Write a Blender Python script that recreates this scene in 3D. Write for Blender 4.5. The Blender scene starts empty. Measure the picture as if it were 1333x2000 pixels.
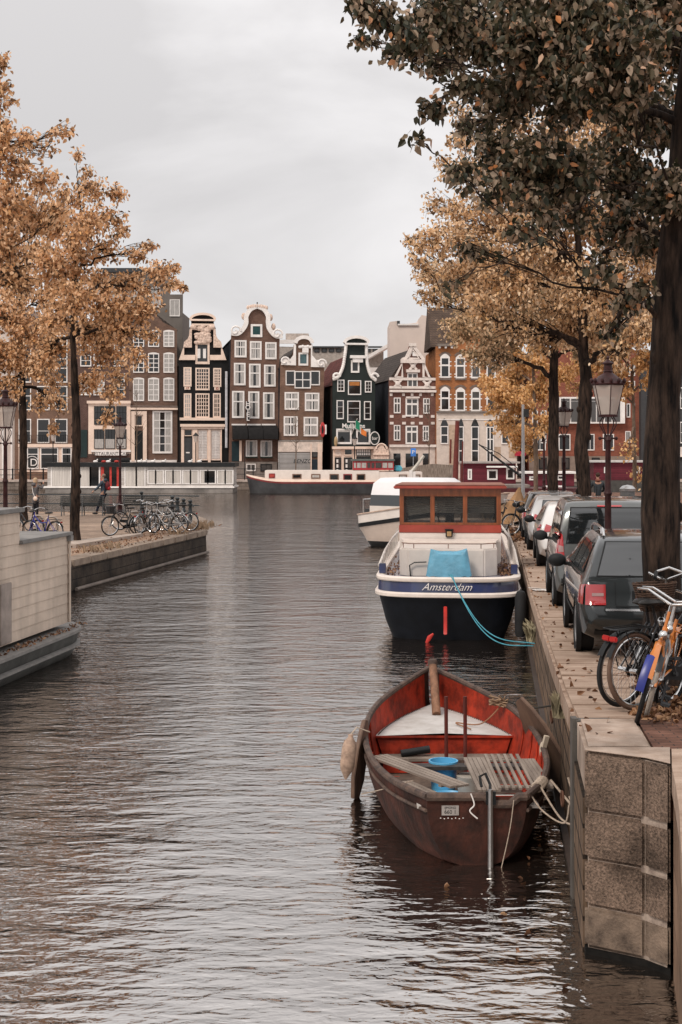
import bpy, bmesh, math, random
import numpy as np
from mathutils import Vector, Matrix
from mathutils.bvhtree import BVHTree
random.seed(7); RNG = np.random.default_rng(11)
SC = bpy.context.scene; COL = SC.collection
PI = math.pi; R = math.radians
# ------------------------------------------------------------------ camera
F = 2778.0                     # focal length in photo pixels (photo 1333 x 2000)
CAMZ = 3.9                     # eye height over the water (standing on a bridge)
cam = bpy.data.cameras.new('camera'); cam_o = bpy.data.objects.new('camera', cam); COL.objects.link(cam_o)
cam.sensor_fit = 'VERTICAL'; cam.sensor_height = 36; cam.sensor_width = 24; cam.lens = F/2000*36
cam.shift_y = -0.0625; cam.clip_start = 0.1; cam.clip_end = 5000
cam_o.location = (0, 0, CAMZ); cam_o.rotation_euler = (PI/2, 0, 0); SC.camera = cam_o
def at(px, py, Y): return ((px-666.5)/F*Y, Y, CAMZ-(py-875)/F*Y)
# ------------------------------------------------------------------ light
SUN_EL, SUN_AZ = 48, 215       # azimuth the light comes from, clockwise from +Y (behind, left)
world = bpy.data.worlds.new('World'); SC.world = world; world.use_nodes = True
nt = world.node_tree; nt.nodes.clear()
def N(nt, t, **kw):
    n = nt.nodes.new(t)
    for k, v in kw.items():
        if k.startswith('i_'):
            n.inputs[k[2:].replace('_', ' ')].default_value = v
        else: setattr(n, k, v)
    return n
wo = N(nt, 'ShaderNodeOutputWorld'); bg = N(nt, 'ShaderNodeBackground', i_Strength=0.1)
sky = N(nt, 'ShaderNodeTexSky', sky_type='NISHITA'); sky.sun_disc = False
sky.sun_elevation = R(SUN_EL); sky.sun_rotation = R(SUN_AZ)
tc = N(nt, 'ShaderNodeTexCoord'); mp = N(nt, 'ShaderNodeMapping'); mp.inputs['Scale'].default_value = (1.3, 1.3, 3.6)
mp.inputs['Rotation'].default_value = (0.05, 0.12, 0.3); mp.inputs['Location'].default_value = (0.35, 0.0, 0.9)
nz = N(nt, 'ShaderNodeTexNoise'); nz.inputs['Scale'].default_value = 2.3; nz.inputs['Detail'].default_value = 7; nz.inputs['Roughness'].default_value = .52; nz.inputs['Distortion'].default_value = .5
cr = N(nt, 'ShaderNodeValToRGB'); cr.color_ramp.elements[0].position = .34; cr.color_ramp.elements[1].position = .62
cr.color_ramp.elements[0].color = (4.7, 4.56, 4.56, 1); cr.color_ramp.elements[1].color = (6.6, 6.42, 6.42, 1)
mx = N(nt, 'ShaderNodeMixRGB'); mx.inputs[0].default_value = .97
L = nt.links.new
L(tc.outputs['Generated'], mp.inputs[0]); L(mp.outputs[0], nz.inputs[0]); L(nz.outputs[0], cr.inputs[0])
sp = N(nt, 'ShaderNodeSeparateXYZ'); mr = N(nt, 'ShaderNodeMapRange'); vm = N(nt, 'ShaderNodeVectorMath', operation='SCALE')   # an overcast sky is brightest overhead
mr.inputs[1].default_value = .22; mr.inputs[2].default_value = 1.0; mr.inputs[3].default_value = 1.0; mr.inputs[4].default_value = 1.7
L(tc.outputs['Generated'], sp.inputs[0]); L(sp.outputs[2], mr.inputs[0]); L(cr.outputs[0], vm.inputs[0]); L(mr.outputs[0], vm.inputs['Scale'])
L(sky.outputs[0], mx.inputs[1]); L(vm.outputs[0], mx.inputs[2]); L(mx.outputs[0], bg.inputs[0]); L(bg.outputs[0], wo.inputs[0])
sl = bpy.data.lights.new('sun', 'SUN'); sl.energy = 1.5; sl.angle = R(14); sl.color = (1, .90, .80)
so = bpy.data.objects.new('sun', sl); COL.objects.link(so)
d = Vector((math.sin(R(SUN_AZ))*math.cos(R(SUN_EL)), math.cos(R(SUN_AZ))*math.cos(R(SUN_EL)), math.sin(R(SUN_EL))))
so.rotation_euler = d.to_track_quat('Z', 'Y').to_euler(); so.location = (0, -20, 40)
SC.view_settings.view_transform = 'Standard'; SC.view_settings.look = 'None'; SC.view_settings.exposure = 0.56; SC.view_settings.gamma = 1
SC.cycles.max_bounces = 6; SC.cycles.transparent_max_bounces = 8; SC.cycles.use_denoising = True
SC.cycles.sample_clamp_indirect = 4

# ------------------------------------------------------------------ materials
def srgb(r, g, b):
    f = lambda c: (c/255/12.92 if c <= 10 else ((c/255+.055)/1.055)**2.4)
    return (f(r), f(g), f(b))
_M = {}
def mat(name, col, rough=.6, metal=0, var=.18, scale=3.0, bump=0., bscale=30., col2=None, brick=None, spec=.5, coat=0, trans=0, stretch=(1, 1, 1), thr=.5, stain=None):
    """principled with a noise worn colour, optional brick/plank pattern and bump"""
    if name in _M: return _M[name]
    m = bpy.data.materials.new(name); m.use_nodes = True; nt = m.node_tree; nt.nodes.clear(); L = nt.links.new
    o = N(nt, 'ShaderNodeOutputMaterial'); p = N(nt, 'ShaderNodeBsdfPrincipled'); L(p.outputs[0], o.inputs[0])
    p.inputs['Roughness'].default_value = rough; p.inputs['Metallic'].default_value = metal
    p.inputs['Specular IOR Level'].default_value = spec if (spec != .5 or rough < .5) else (.14 if rough >= .8 else .24); p.inputs['Coat Weight'].default_value = coat
    tcn = N(nt, 'ShaderNodeTexCoord'); mpn = N(nt, 'ShaderNodeMapping'); mpn.inputs['Scale'].default_value = stretch
    L(tcn.outputs['Object'], mpn.inputs[0])
    nz = N(nt, 'ShaderNodeTexNoise'); nz.inputs['Scale'].default_value = scale; nz.inputs['Detail'].default_value = 6; nz.inputs['Roughness'].default_value = .65
    L(mpn.outputs[0], nz.inputs[0])
    rp = N(nt, 'ShaderNodeValToRGB'); c = Vector(col); e = rp.color_ramp.elements
    c2 = Vector(col2) if col2 else c*(1-var*2)
    e[0].position = thr-.2; e[1].position = thr+.2
    e[0].color = (*c2, 1); e[1].color = (*(c if col2 else c*(1+var)), 1)
    L(nz.outputs[0], rp.inputs[0]); out = rp.outputs[0]
    if stain:
        n3 = N(nt, 'ShaderNodeTexNoise'); n3.inputs['Scale'].default_value = stain[1]; n3.inputs['Detail'].default_value = 5; L(tcn.outputs['Object'], n3.inputs[0])
        r3 = N(nt, 'ShaderNodeValToRGB'); r3.color_ramp.elements[0].position = .38; r3.color_ramp.elements[1].position = .60; r3.color_ramp.elements[0].color = (*[stain[0]]*3, 1)
        m3 = N(nt, 'ShaderNodeMixRGB', blend_type='MULTIPLY'); m3.inputs[0].default_value = 1; L(n3.outputs[0], r3.inputs[0]); L(out, m3.inputs[1]); L(r3.outputs[0], m3.inputs[2]); out = m3.outputs[0]
    height = None
    if brick:
        bw, bh, mort, mcol, off = brick
        sx = N(nt, 'ShaderNodeSeparateXYZ'); L(tcn.outputs['Object'], sx.inputs[0])
        ad = N(nt, 'ShaderNodeMath', operation='ADD'); L(sx.outputs[0], ad.inputs[0])
        cb = N(nt, 'ShaderNodeCombineXYZ')
        if off == 'flat':
            L(sx.outputs[0], cb.inputs[0]); L(sx.outputs[1], cb.inputs[1])
        else:
            L(sx.outputs[1], ad.inputs[1]); L(ad.outputs[0], cb.inputs[0]); L(sx.outputs[2], cb.inputs[1])
        bt = N(nt, 'ShaderNodeTexBrick'); bt.offset = .5 if off in ('flat', 1) else 0
        bt.inputs['Scale'].default_value = 1; bt.inputs['Brick Width'].default_value = bw; bt.inputs['Row Height'].default_value = bh
        bt.inputs['Mortar Size'].default_value = mort; bt.inputs['Mortar Smooth'].default_value = .2
        bt.inputs['Color1'].default_value = (1, 1, 1, 1); bt.inputs['Color2'].default_value = (.72, .70, .68, 1); bt.inputs['Mortar'].default_value = (*[mcol[i]/max(col[i], .004) for i in range(3)], 1)
        L(cb.outputs[0], bt.inputs[0])
        mm = N(nt, 'ShaderNodeMixRGB', blend_type='MULTIPLY'); mm.inputs[0].default_value = 1
        L(out, mm.inputs[1]); L(bt.outputs[0], mm.inputs[2]); out = mm.outputs[0]
        height = bt.outputs[1]
    L(out, p.inputs['Base Color'])
    if bump or brick:
        n2 = N(nt, 'ShaderNodeTexNoise'); n2.inputs['Scale'].default_value = bscale; n2.inputs['Detail'].default_value = 4; L(mpn.outputs[0], n2.inputs[0])
        b = N(nt, 'ShaderNodeBump'); b.inputs['Strength'].default_value = bump or .2; b.inputs['Distance'].default_value = .02
        L(n2.outputs[0], b.inputs['Height']); last = b
        if height:
            b2 = N(nt, 'ShaderNodeBump'); b2.invert = True; b2.inputs['Strength'].default_value = .6; b2.inputs['Distance'].default_value = .01
            L(height, b2.inputs['Height']); L(b.outputs[0], b2.inputs['Normal']); last = b2
        L(last.outputs[0], p.inputs['Normal'])
    _M[name] = m; return m
def leafmat(name, cols, transl=.35, rough=.5):
    m = bpy.data.materials.new(name); m.use_nodes = True; nt = m.node_tree; nt.nodes.clear(); L = nt.links.new
    o = N(nt, 'ShaderNodeOutputMaterial'); g = N(nt, 'ShaderNodeNewGeometry'); rp = N(nt, 'ShaderNodeValToRGB')
    els = rp.color_ramp.elements
    for i, (pos, c) in enumerate(cols):
        e = els[i] if i < 2 else els.new(pos)
        e.position = pos; e.color = (*c, 1)
    L(g.outputs['Random Per Island'], rp.inputs[0])
    p = N(nt, 'ShaderNodeBsdfPrincipled'); p.inputs['Roughness'].default_value = rough; p.inputs['Specular IOR Level'].default_value = .3; L(rp.outputs[0], p.inputs[0])
    t = N(nt, 'ShaderNodeBsdfTranslucent'); L(rp.outputs[0], t.inputs[0])
    mx = N(nt, 'ShaderNodeMixShader'); mx.inputs[0].default_value = transl; L(p.outputs[0], mx.inputs[1]); L(t.outputs[0], mx.inputs[2]); L(mx.outputs[0], o.inputs[0])
    return m
def glassmat(name, col, rough=.03, mixg=.5, see=0.):
    """window glass: dark room behind + mirror; see = how much one sees through"""
    m = bpy.data.materials.new(name); m.use_nodes = True; nt = m.node_tree; nt.nodes.clear(); L = nt.links.new
    o = N(nt, 'ShaderNodeOutputMaterial'); p = N(nt, 'ShaderNodeBsdfPrincipled'); p.inputs['Base Color'].default_value = (*col, 1)
    p.inputs['Roughness'].default_value = rough; p.inputs['IOR'].default_value = 1.5 + mixg
    if see:
        tr = N(nt, 'ShaderNodeBsdfTransparent'); tr.inputs[0].default_value = (.9, .9, .88, 1); mx = N(nt, 'ShaderNodeMixShader'); mx.inputs[0].default_value = see
        L(p.outputs[0], mx.inputs[1]); L(tr.outputs[0], mx.inputs[2]); L(mx.outputs[0], o.inputs[0])
    else: L(p.outputs[0], o.inputs[0])
    return m

# ------------------------------------------------------------------ mesh building
class MB:
    def __init__(s): s.v = []; s.f = []
    def add(s, vs, fs):
        n = len(s.v); s.v += [tuple(p) for p in vs]; s.f += [tuple(i+n for i in f) for f in fs]; return s
    def box(s, x0, x1, y0, y1, z0, z1):
        return s.add([(x0,y0,z0),(x1,y0,z0),(x1,y1,z0),(x0,y1,z0),(x0,y0,z1),(x1,y0,z1),(x1,y1,z1),(x0,y1,z1)],
                     [(0,3,2,1),(4,5,6,7),(0,1,5,4),(1,2,6,5),(2,3,7,6),(3,0,4,7)])
    def obox(s, c, size, rot=(0,0,0)):
        from mathutils import Euler
        m = Euler(rot).to_matrix(); h = [q/2 for q in size]; n = len(s.v); t = MB().box(-h[0],h[0],-h[1],h[1],-h[2],h[2])
        return s.add([tuple(m @ Vector(p)+Vector(c)) for p in t.v], t.f)
    def prism(s, poly, y0, y1):                     # polygon in x,z extruded along y
        n = len(poly); vs = [(p[0],y0,p[1]) for p in poly]+[(p[0],y1,p[1]) for p in poly]
        return s.add(vs, [tuple(range(n)), tuple(range(2*n-1,n-1,-1))]+[(i,i+n,(i+1)%n+n,(i+1)%n) for i in range(n)])
    def prismz(s, poly, z0, z1):
        n = len(poly); g = (lambda z, i: z[i] if isinstance(z, (list, tuple)) else z)
        vs = [(p[0],p[1],g(z0,i)) for i,p in enumerate(poly)]+[(p[0],p[1],g(z1,i)) for i,p in enumerate(poly)]
        return s.add(vs, [tuple(range(n-1,-1,-1)), tuple(range(n,2*n))]+[(i,(i+1)%n,(i+1)%n+n,i+n) for i in range(n)])
    def prismx(s, poly, x0, x1):                    # polygon in y,z
        n = len(poly); vs = [(x0,p[0],p[1]) for p in poly]+[(x1,p[0],p[1]) for p in poly]
        return s.add(vs, [tuple(range(n)), tuple(range(2*n-1,n-1,-1))]+[(i,i+n,(i+1)%n+n,(i+1)%n) for i in range(n)])
    def grid(s, rows, closed=False, caps=False):
        n = len(s.v); R_ = len(rows); C = len(rows[0])
        vs = [p for r in rows for p in r]; fs = []
        for i in range(R_-1):
            for j in range(C if closed else C-1):
                k = (j+1) % C; fs.append((i*C+j, i*C+k, (i+1)*C+k, (i+1)*C+j))
        if caps: fs += [tuple(range(C-1,-1,-1)), tuple((R_-1)*C+j for j in range(C))]
        return s.add(vs, fs)
    def tube(s, pts, r, n=6, closed=False):
        pts = [Vector(p) for p in pts]; m = len(pts)
        rr = r if isinstance(r, (list, tuple)) else [r]*m
        rows = []; up = None
        for i, p in enumerate(pts):
            if closed: t = pts[(i+1)%m]-pts[i-1]
            else: t = pts[min(i+1,m-1)]-pts[max(i-1,0)]
            if t.length < 1e-9: t = Vector((0,0,1))
            t.normalize()
            if up is None: up = Vector((0,0,1)) if abs(t.z) < .9 else Vector((1,0,0))
            a = t.cross(up)
            if a.length < 1e-6: a = t.cross(Vector((0,1,0.3)))
            a.normalize(); b = a.cross(t); up = b
            rows.append([tuple(p+(a*math.cos(2*PI*k/n)+b*math.sin(2*PI*k/n))*rr[i]) for k in range(n)])
        if closed: rows.append(rows[0])
        return s.grid(rows, closed=True, caps=not closed)
    def lathe(s, prof, cx=0, cy=0, n=16, ph=0):
        return s.grid([[(cx+r*math.cos(2*PI*k/n+ph), cy+r*math.sin(2*PI*k/n+ph), z) for k in range(n)] for r, z in prof], closed=True, caps=True)
    def ell(s, c, rx, ry, rz, n=12, m=8):
        rows = [[(c[0]+rx*math.sin(PI*i/m)*math.cos(2*PI*k/n), c[1]+ry*math.sin(PI*i/m)*math.sin(2*PI*k/n), c[2]-rz*math.cos(PI*i/m)) for k in range(n)] for i in range(m+1)]
        return s.grid(rows, closed=True)
    def xf(s, M_):
        s.v = [tuple(M_ @ Vector(p)) for p in s.v]; return s
    def build(s, name, material, parent=None, smooth=False, bevel=0, angle=40, recalc=True, loc=None):
        me = bpy.data.meshes.new(name); me.from_pydata(s.v, [], s.f)
        if recalc or bevel:
            bm = bmesh.new(); bm.from_mesh(me)
            bmesh.ops.remove_doubles(bm, verts=bm.verts, dist=1e-5)
            bmesh.ops.recalc_face_normals(bm, faces=bm.faces)
            if bevel:
                es = [e for e in bm.edges if len(e.link_faces) == 2 and e.calc_face_angle(0) > .6]
                bmesh.ops.bevel(bm, geom=es, offset=bevel, segments=2, affect='EDGES', clamp_overlap=True)
            bm.to_mesh(me); bm.free()
        if smooth or bevel:
            me.polygons.foreach_set('use_smooth', [True]*len(me.polygons))
            me.set_sharp_from_angle(angle=R(angle))
        me.materials.append(material); o = bpy.data.objects.new(name, me); COL.objects.link(o)
        if parent: o.parent = parent
        if loc: o.location = loc
        return o
def thing(name, label, cat, loc=(0,0,0), rotz=0, group=None):
    o = bpy.data.objects.new(name, None); COL.objects.link(o); o.empty_display_size = .2
    o.location = loc; o.rotation_euler = (0,0,rotz); o['label'] = label; o['category'] = cat
    if group: o['group'] = group
    return o
def tag(o, label, cat, group=None):
    o['label'] = label; o['category'] = cat
    if group: o['group'] = group
    return o
def struct(o): o['kind'] = 'structure'; return o
def stuff(o, label, cat): o['kind'] = 'stuff'; o['label'] = label; o['category'] = cat; return o
def copy_tree(o, parent=None):
    c = o.copy(); COL.objects.link(c)
    if parent: c.parent = parent
    for ch in list(o.children): copy_tree(ch, c)
    return c
def dup(o, label, loc, rotz=0, scale=None):
    c = copy_tree(o); c['label'] = label; c.location = loc; c.rotation_euler = (0,0,rotz)
    if scale: c.scale = scale
    return c
def text(name, body, size, material, parent, M_, shear=0, ext=.004, align='CENTER', bold=0):
    cu = bpy.data.curves.new(name, 'FONT'); cu.body = body; cu.size = size; cu.extrude = ext; cu.shear = shear; cu.align_x = align; cu.align_y = 'CENTER'; cu.offset = bold
    t = bpy.data.objects.new('tmp', cu); COL.objects.link(t); dg = bpy.context.evaluated_depsgraph_get()
    me = bpy.data.meshes.new_from_object(t.evaluated_get(dg)); bpy.data.objects.remove(t)
    me.name = name; me.materials.clear(); me.materials.append(material); me.transform(M_)
    o = bpy.data.objects.new(name, me); COL.objects.link(o); o.parent = parent; return o
def front(x, y, z):   # text facing -y
    return Matrix.Translation((x, y, z)) @ Matrix.Rotation(PI/2, 4, 'X')
def lerp(a, b, t): return a+(b-a)*t
def interp(x, tab):
    if x <= tab[0][0]: return tab[0][1]
    for (a, va), (b, vb) in zip(tab, tab[1:]):
        if x <= b: return va+(vb-va)*(x-a)/(b-a)
    return tab[-1][1]
def sinterp(x, tab):   # catmull-rom
    xs = [t[0] for t in tab]; n = len(tab)
    if x <= xs[0]: return tab[0][1]
    if x >= xs[-1]: return tab[-1][1]
    i = max(k for k in range(n-1) if xs[k] <= x); h = xs[i+1]-xs[i]; t = (x-xs[i])/h
    def m(k):
        a, b = max(k-1, 0), min(k+1, n-1); return (tab[b][1]-tab[a][1])/(xs[b]-xs[a])
    p0, p1 = tab[i][1], tab[i+1][1]
    return (2*t**3-3*t*t+1)*p0+(t**3-2*t*t+t)*h*m(i)+(-2*t**3+3*t*t)*p1+(t**3-t*t)*h*m(i+1)

# ------------------------------------------------------------------ common materials
WHITE = mat('white_paint', (.72,.68,.65), .5, var=.08, scale=1.5)
CREAM = mat('cream_paint', (.72,.56,.46), .55, var=.08, scale=1.2)
PALEST = mat('pale_stone', (.62,.55,.50), .8, var=.12, scale=1.5, bump=.1)
BLACKP = mat('black_paint', (.012,.013,.014), .45, var=.2, spec=.25)
DKGREY = mat('dark_grey_paint', (.05,.052,.055), .5, var=.2)
GLASSD = glassmat('dark_window_glass', (.012,.013,.014), .04, .1)
GLASSM = glassmat('grey_window_glass', (.055,.05,.047), .05, .1)  # paler grey base than the dark window glass
CURT = mat('white_curtain_behind_glass', (.40,.375,.35), .25, var=.3, scale=6, stretch=(6,6,.3), spec=.8)
STEEL = mat('galvanised_steel', (.45,.45,.45), .35, .8, var=.1)
CHROME = mat('chrome', (.62,.61,.60), .18, 1, var=.05)
RUBBER = mat('black_rubber', (.015,.015,.016), .7, var=.2)
GLASSL = glassmat('lantern_glass', (.55,.47,.42), .08, .1, .35)
ROPE = mat('weathered_rope', (.42,.34,.27), .9, var=.2, scale=40)
ROPED = mat('dark_rope', (.05,.045,.04), .9)
BARK = mat('dark_bark', (.090,.058,.042), .9, var=.3, scale=15, bump=1, bscale=26, col2=(.006,.005,.005), stretch=(1,1,.17), thr=.56, stain=(.45,1.3))
BARKP = mat('pale_bark', (.16,.115,.085), .9, var=.3, scale=8, bump=.7, bscale=30, stretch=(1,1,.3))

# ------------------------------------------------------------------ the canal and the ground
def zq(Y): return 3.9-interp(Y, [(8,2.33),(11,2.335),(12.4,2.36),(14,2.46),(20,2.6),(30,2.76),(45,2.82),(60,2.85),(95,2.85)])
def xe(Y): return .73+.106*Y
def make_water():
    m = bpy.data.materials.new('canal_water'); m.use_nodes = True; nt = m.node_tree; nt.nodes.clear(); L = nt.links.new
    o = N(nt, 'ShaderNodeOutputMaterial')
    df = N(nt, 'ShaderNodeBsdfDiffuse'); df.inputs[0].default_value = (.012,.0095,.008,1)
    gl = N(nt, 'ShaderNodeBsdfGlossy'); gl.inputs[0].default_value = (1,.96,.93,1); gl.inputs['Roughness'].default_value = .03
    fr = N(nt, 'ShaderNodeFresnel'); fr.inputs['IOR'].default_value = 8
    mx = N(nt, 'ShaderNodeMixShader'); L(fr.outputs[0], mx.inputs[0]); L(df.outputs[0], mx.inputs[1]); L(gl.outputs[0], mx.inputs[2]); L(mx.outputs[0], o.inputs[0])
    tcn = N(nt, 'ShaderNodeTexCoord')
    last = None
    # (scale, stretch across the view, height in metres, detail)
    for sc, st, amp, det, rot in ((.6, (.6, 1, 1), .06, 2, .10), (2.0, (.5, 1, 1), .036, 2, -.12), (5.2, (.45, 1, 1), .027, 2, .14), (12.0, (.6, 1, 1), .010, 2, -.2)):
        mpn = N(nt, 'ShaderNodeMapping'); mpn.inputs['Scale'].default_value = st; mpn.inputs['Rotation'].default_value = (0, 0, rot); L(tcn.outputs['Object'], mpn.inputs[0])
        nz = N(nt, 'ShaderNodeTexNoise'); nz.inputs['Scale'].default_value = sc; nz.inputs['Detail'].default_value = det; nz.inputs['Roughness'].default_value = .5
        nz.inputs['Distortion'].default_value = .4; L(mpn.outputs[0], nz.inputs[0])
        b = N(nt, 'ShaderNodeBump'); b.inputs['Strength'].default_value = 1; b.inputs['Distance'].default_value = amp
        L(nz.outputs[0], b.inputs['Height'])
        if last: L(last.outputs[0], b.inputs['Normal'])
        last = b
    L(last.outputs[0], gl.inputs['Normal']); L(last.outputs[0], fr.inputs['Normal'])
    b = MB(); b.add([(-400,-60,0),(400,-60,0),(400,133,0),(-400,133,0)], [(0,1,2,3)])
    struct(b.build('water', m, recalc=False))
make_water()
PAVE = mat('pale_paving', (.42,.33,.27), .9, var=.2, scale=.8, bump=.15)
PAVEB = mat('brown_brick_paving', (.22,.12,.085), .9, var=.25, scale=1.2, brick=(.22,.07,.006,(.07,.05,.04),'flat'))
# far bank: one sheet reaching the horizon
g = MB(); g.prismz([(-500,133.2),(500,133.2),(3000,3000),(-3000,3000)], -1, .88); struct(g.build('far_ground', mat('far_street', (.40,.27,.22), .9, var=.15, scale=.3)))
# ------------------------------------------------------------------ right quay
GRAN = mat('coping_granite', (.40,.30,.235), .9, var=.16, scale=2.6, bump=.35, bscale=90, col2=(.20,.13,.09), thr=.46, stretch=(.6,1.6,1))
WALLS = mat('quay_wall_stone', (.25,.165,.11), .9, var=.3, scale=5, bump=1, bscale=16, col2=(.045,.034,.026), brick=(.6,.24,.02,(.05,.035,.025),1), stretch=(1,1,.35))
def quay_right():
    ys = [9.6,10.9]+[12.4+i*1.0 for i in range(80)]
    # paving inside the coping
    g = MB(); rows = [[(xe(y)+.98, y, zq(y)-.004), (70, y, zq(y)-.004)] for y in ys if y > 10.4]+[[(xe(91.9)+.98,91.9,zq(92)-2.5),(70,91.9,zq(92)-2.5)]]
    g.grid(rows); struct(g.build('quay_street', PAVEB, recalc=False))
    t = thing('quay_wall', 'long stone quay wall with pale granite coping along the right of the canal', 'wall', (0,0,0))
    w = MB(); w.grid([[(xe(y)+.02, y, -1.2), (xe(y)+.05, y, zq(y)-.26)] for y in ys if y > 11.2]+[[(60,92.2,-1.2),(60,92.2,zq(92)-.2)]])
    w.build('wall_face', WALLS, t, recalc=False)
    w = MB(); w.grid([[(xe(y)-.03, y, -.6), (xe(y)-.03, y, .05), (xe(y)+.05, y, .06)] for y in ys if y > 11.2]); w.build('timber_ledge', mat('wet_timber', (.05,.035,.028), .5), t, recalc=False)
    # coping stones
    c = MB(); y = 12.40; rnd = random.Random(3)
    while y < 91:
        L_ = rnd.uniform(.95,1.35); y1 = y+L_-.014; dz = rnd.uniform(-.006,.006)
        b = MB(); b.prismz([(xe(y),y),(xe(y)+.98+rnd.uniform(-.04,.06),y),(xe(y1)+.98,y1),(xe(y1),y1)], [zq(y)-.27+dz]*2+[zq(y1)-.27+dz]*2, [zq(y)+dz]*2+[zq(y1)+dz]*2)
        c.add(b.v, b.f); y += L_
    c.build('coping', GRAN, t, bevel=.035)
quay_right()
PILG = mat('speckled_granite', (.285,.20,.15), .9, var=.5, scale=48, bump=1, bscale=60, col2=(.05,.037,.029), stain=(.42,2.2))
LOWG = mat('stained_lower_granite', (.27,.20,.15), .9, var=.4, scale=4, bump=.6, bscale=60, col2=(.045,.034,.028), thr=.50)
PILGT = mat('pale_granite_top', (.43,.34,.28), .9, var=.15, scale=5, bump=.4, bscale=90, col2=(.27,.19,.14), thr=.42, stain=(.6,2))
def pier():
    t = thing('bridge_pier', 'rough granite block pier rising from the water at the near end of the quay', 'pier', (0,0,0))
    A = [(1.885,10.97),(2.10,10.828),(2.29,10.695),(2.432,10.5),(2.56,11.065),(1.895,11.065)]
    def grow(P, d):
        c = (2.25,11.2); return [(x+(x-c[0])*d, y+(y-c[1])*d) for x, y in P]
    zs = [(.05,.362),(.369,.722),(.729,1.092),(1.099,1.568)]
    for i, (z0, z1) in enumerate(zs):
        for part in (0, 1):
            P = [A[0],A[1],A[2],(2.30,11.065),A[5]] if part == 0 else [A[2],A[3],A[4],(2.30,11.065)]
            b = MB(); b.prismz(P if part == 0 else [(P[0][0]+.004,P[0][1]-.005),P[1],P[2],(2.304,11.065)], z0, z1)
            o = b.build('granite_block', PILG if i else LOWG, t, bevel=.026)
            if i == 3: pass
    MB().prismz(grow(A,-.07), .0, 1.55).build('mortar', mat('pale_mortar', (.42,.34,.28), .9, var=.3, scale=14, col2=(.16,.12,.10)), t)
    MB().prismz(grow(A,.004), -.8, .045).build('wet_foot', mat('wet_black_granite',(.010,.009,.008),.8,var=.4,scale=8), t)
    MB().prismz(grow(A,-.004), 1.5685, 1.573).build('pale_top', PILGT, t)  # thin sheet of paler granite over the top blocks
    MB().prismz([(1.90,11.08),(2.43,11.08),(2.545,12.26),(2.035,12.26)], 1.20, 1.572).build('cap_slab', PILGT, t, bevel=.03)
    MB().prismz([(1.88,11.06),(2.5,11.06),(2.6,12.6),(2.05,12.6)], -.8, 1.19).build('lower_wall', WALLS, t)
    b = MB(); b.prismz([(2.03,12.27),(2.34,12.27),(2.34,12.39),(2.04,12.39)], 1.42, 1.55); b.box(2.0,2.05,12.30,12.42,-.3,1.56)
    b.build('steel_angle', mat('grey_steel_angle', (.10,.09,.08), .6, .2), t)
    w = MB(); P = [(2.445,10.46),(2.34,9.9),(2.20,9.2),(2.03,8.45),(1.85,7.6),(1.6,4.5)]
    w.grid([[(x,y,-.8),(x,y,1.36)] for x,y in P]); tt = thing('wing_wall', 'brown stone wing wall at the lower right running toward the viewer', 'wall')
    w.build('wall_face', mat('wing_wall_stone', (.24,.155,.105), .9, var=.25, scale=2, bump=.5, bscale=40, brick=(1.1,.42,.01,(.09,.06,.045),1)), tt, recalc=False)
    c = MB(); c.prismz([(2.57,11.06)]+[(x-.012,y) for x,y in P]+[(x+.5,y) for x,y in P[::-1]]+[(3.0,11.06)], 1.362, 1.562); c.build('coping', GRAN, tt)
    s = MB(); s.prismz([(2.44,11.07),(9,11.07),(9,12.395),(2.57,12.395),(2.555,12.26)], 1.0, 1.558); s.prismz([(2.95,8.0),(9,8.0),(9,11.06),(3.01,11.06)], 1.0, 1.556); struct(s.build('near_pavement', mat('near_brick_paving', (.17,.085,.06), .9, var=.3, scale=2, brick=(.21,.065,.006,(.05,.035,.03),'flat'))))
pier()
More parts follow.
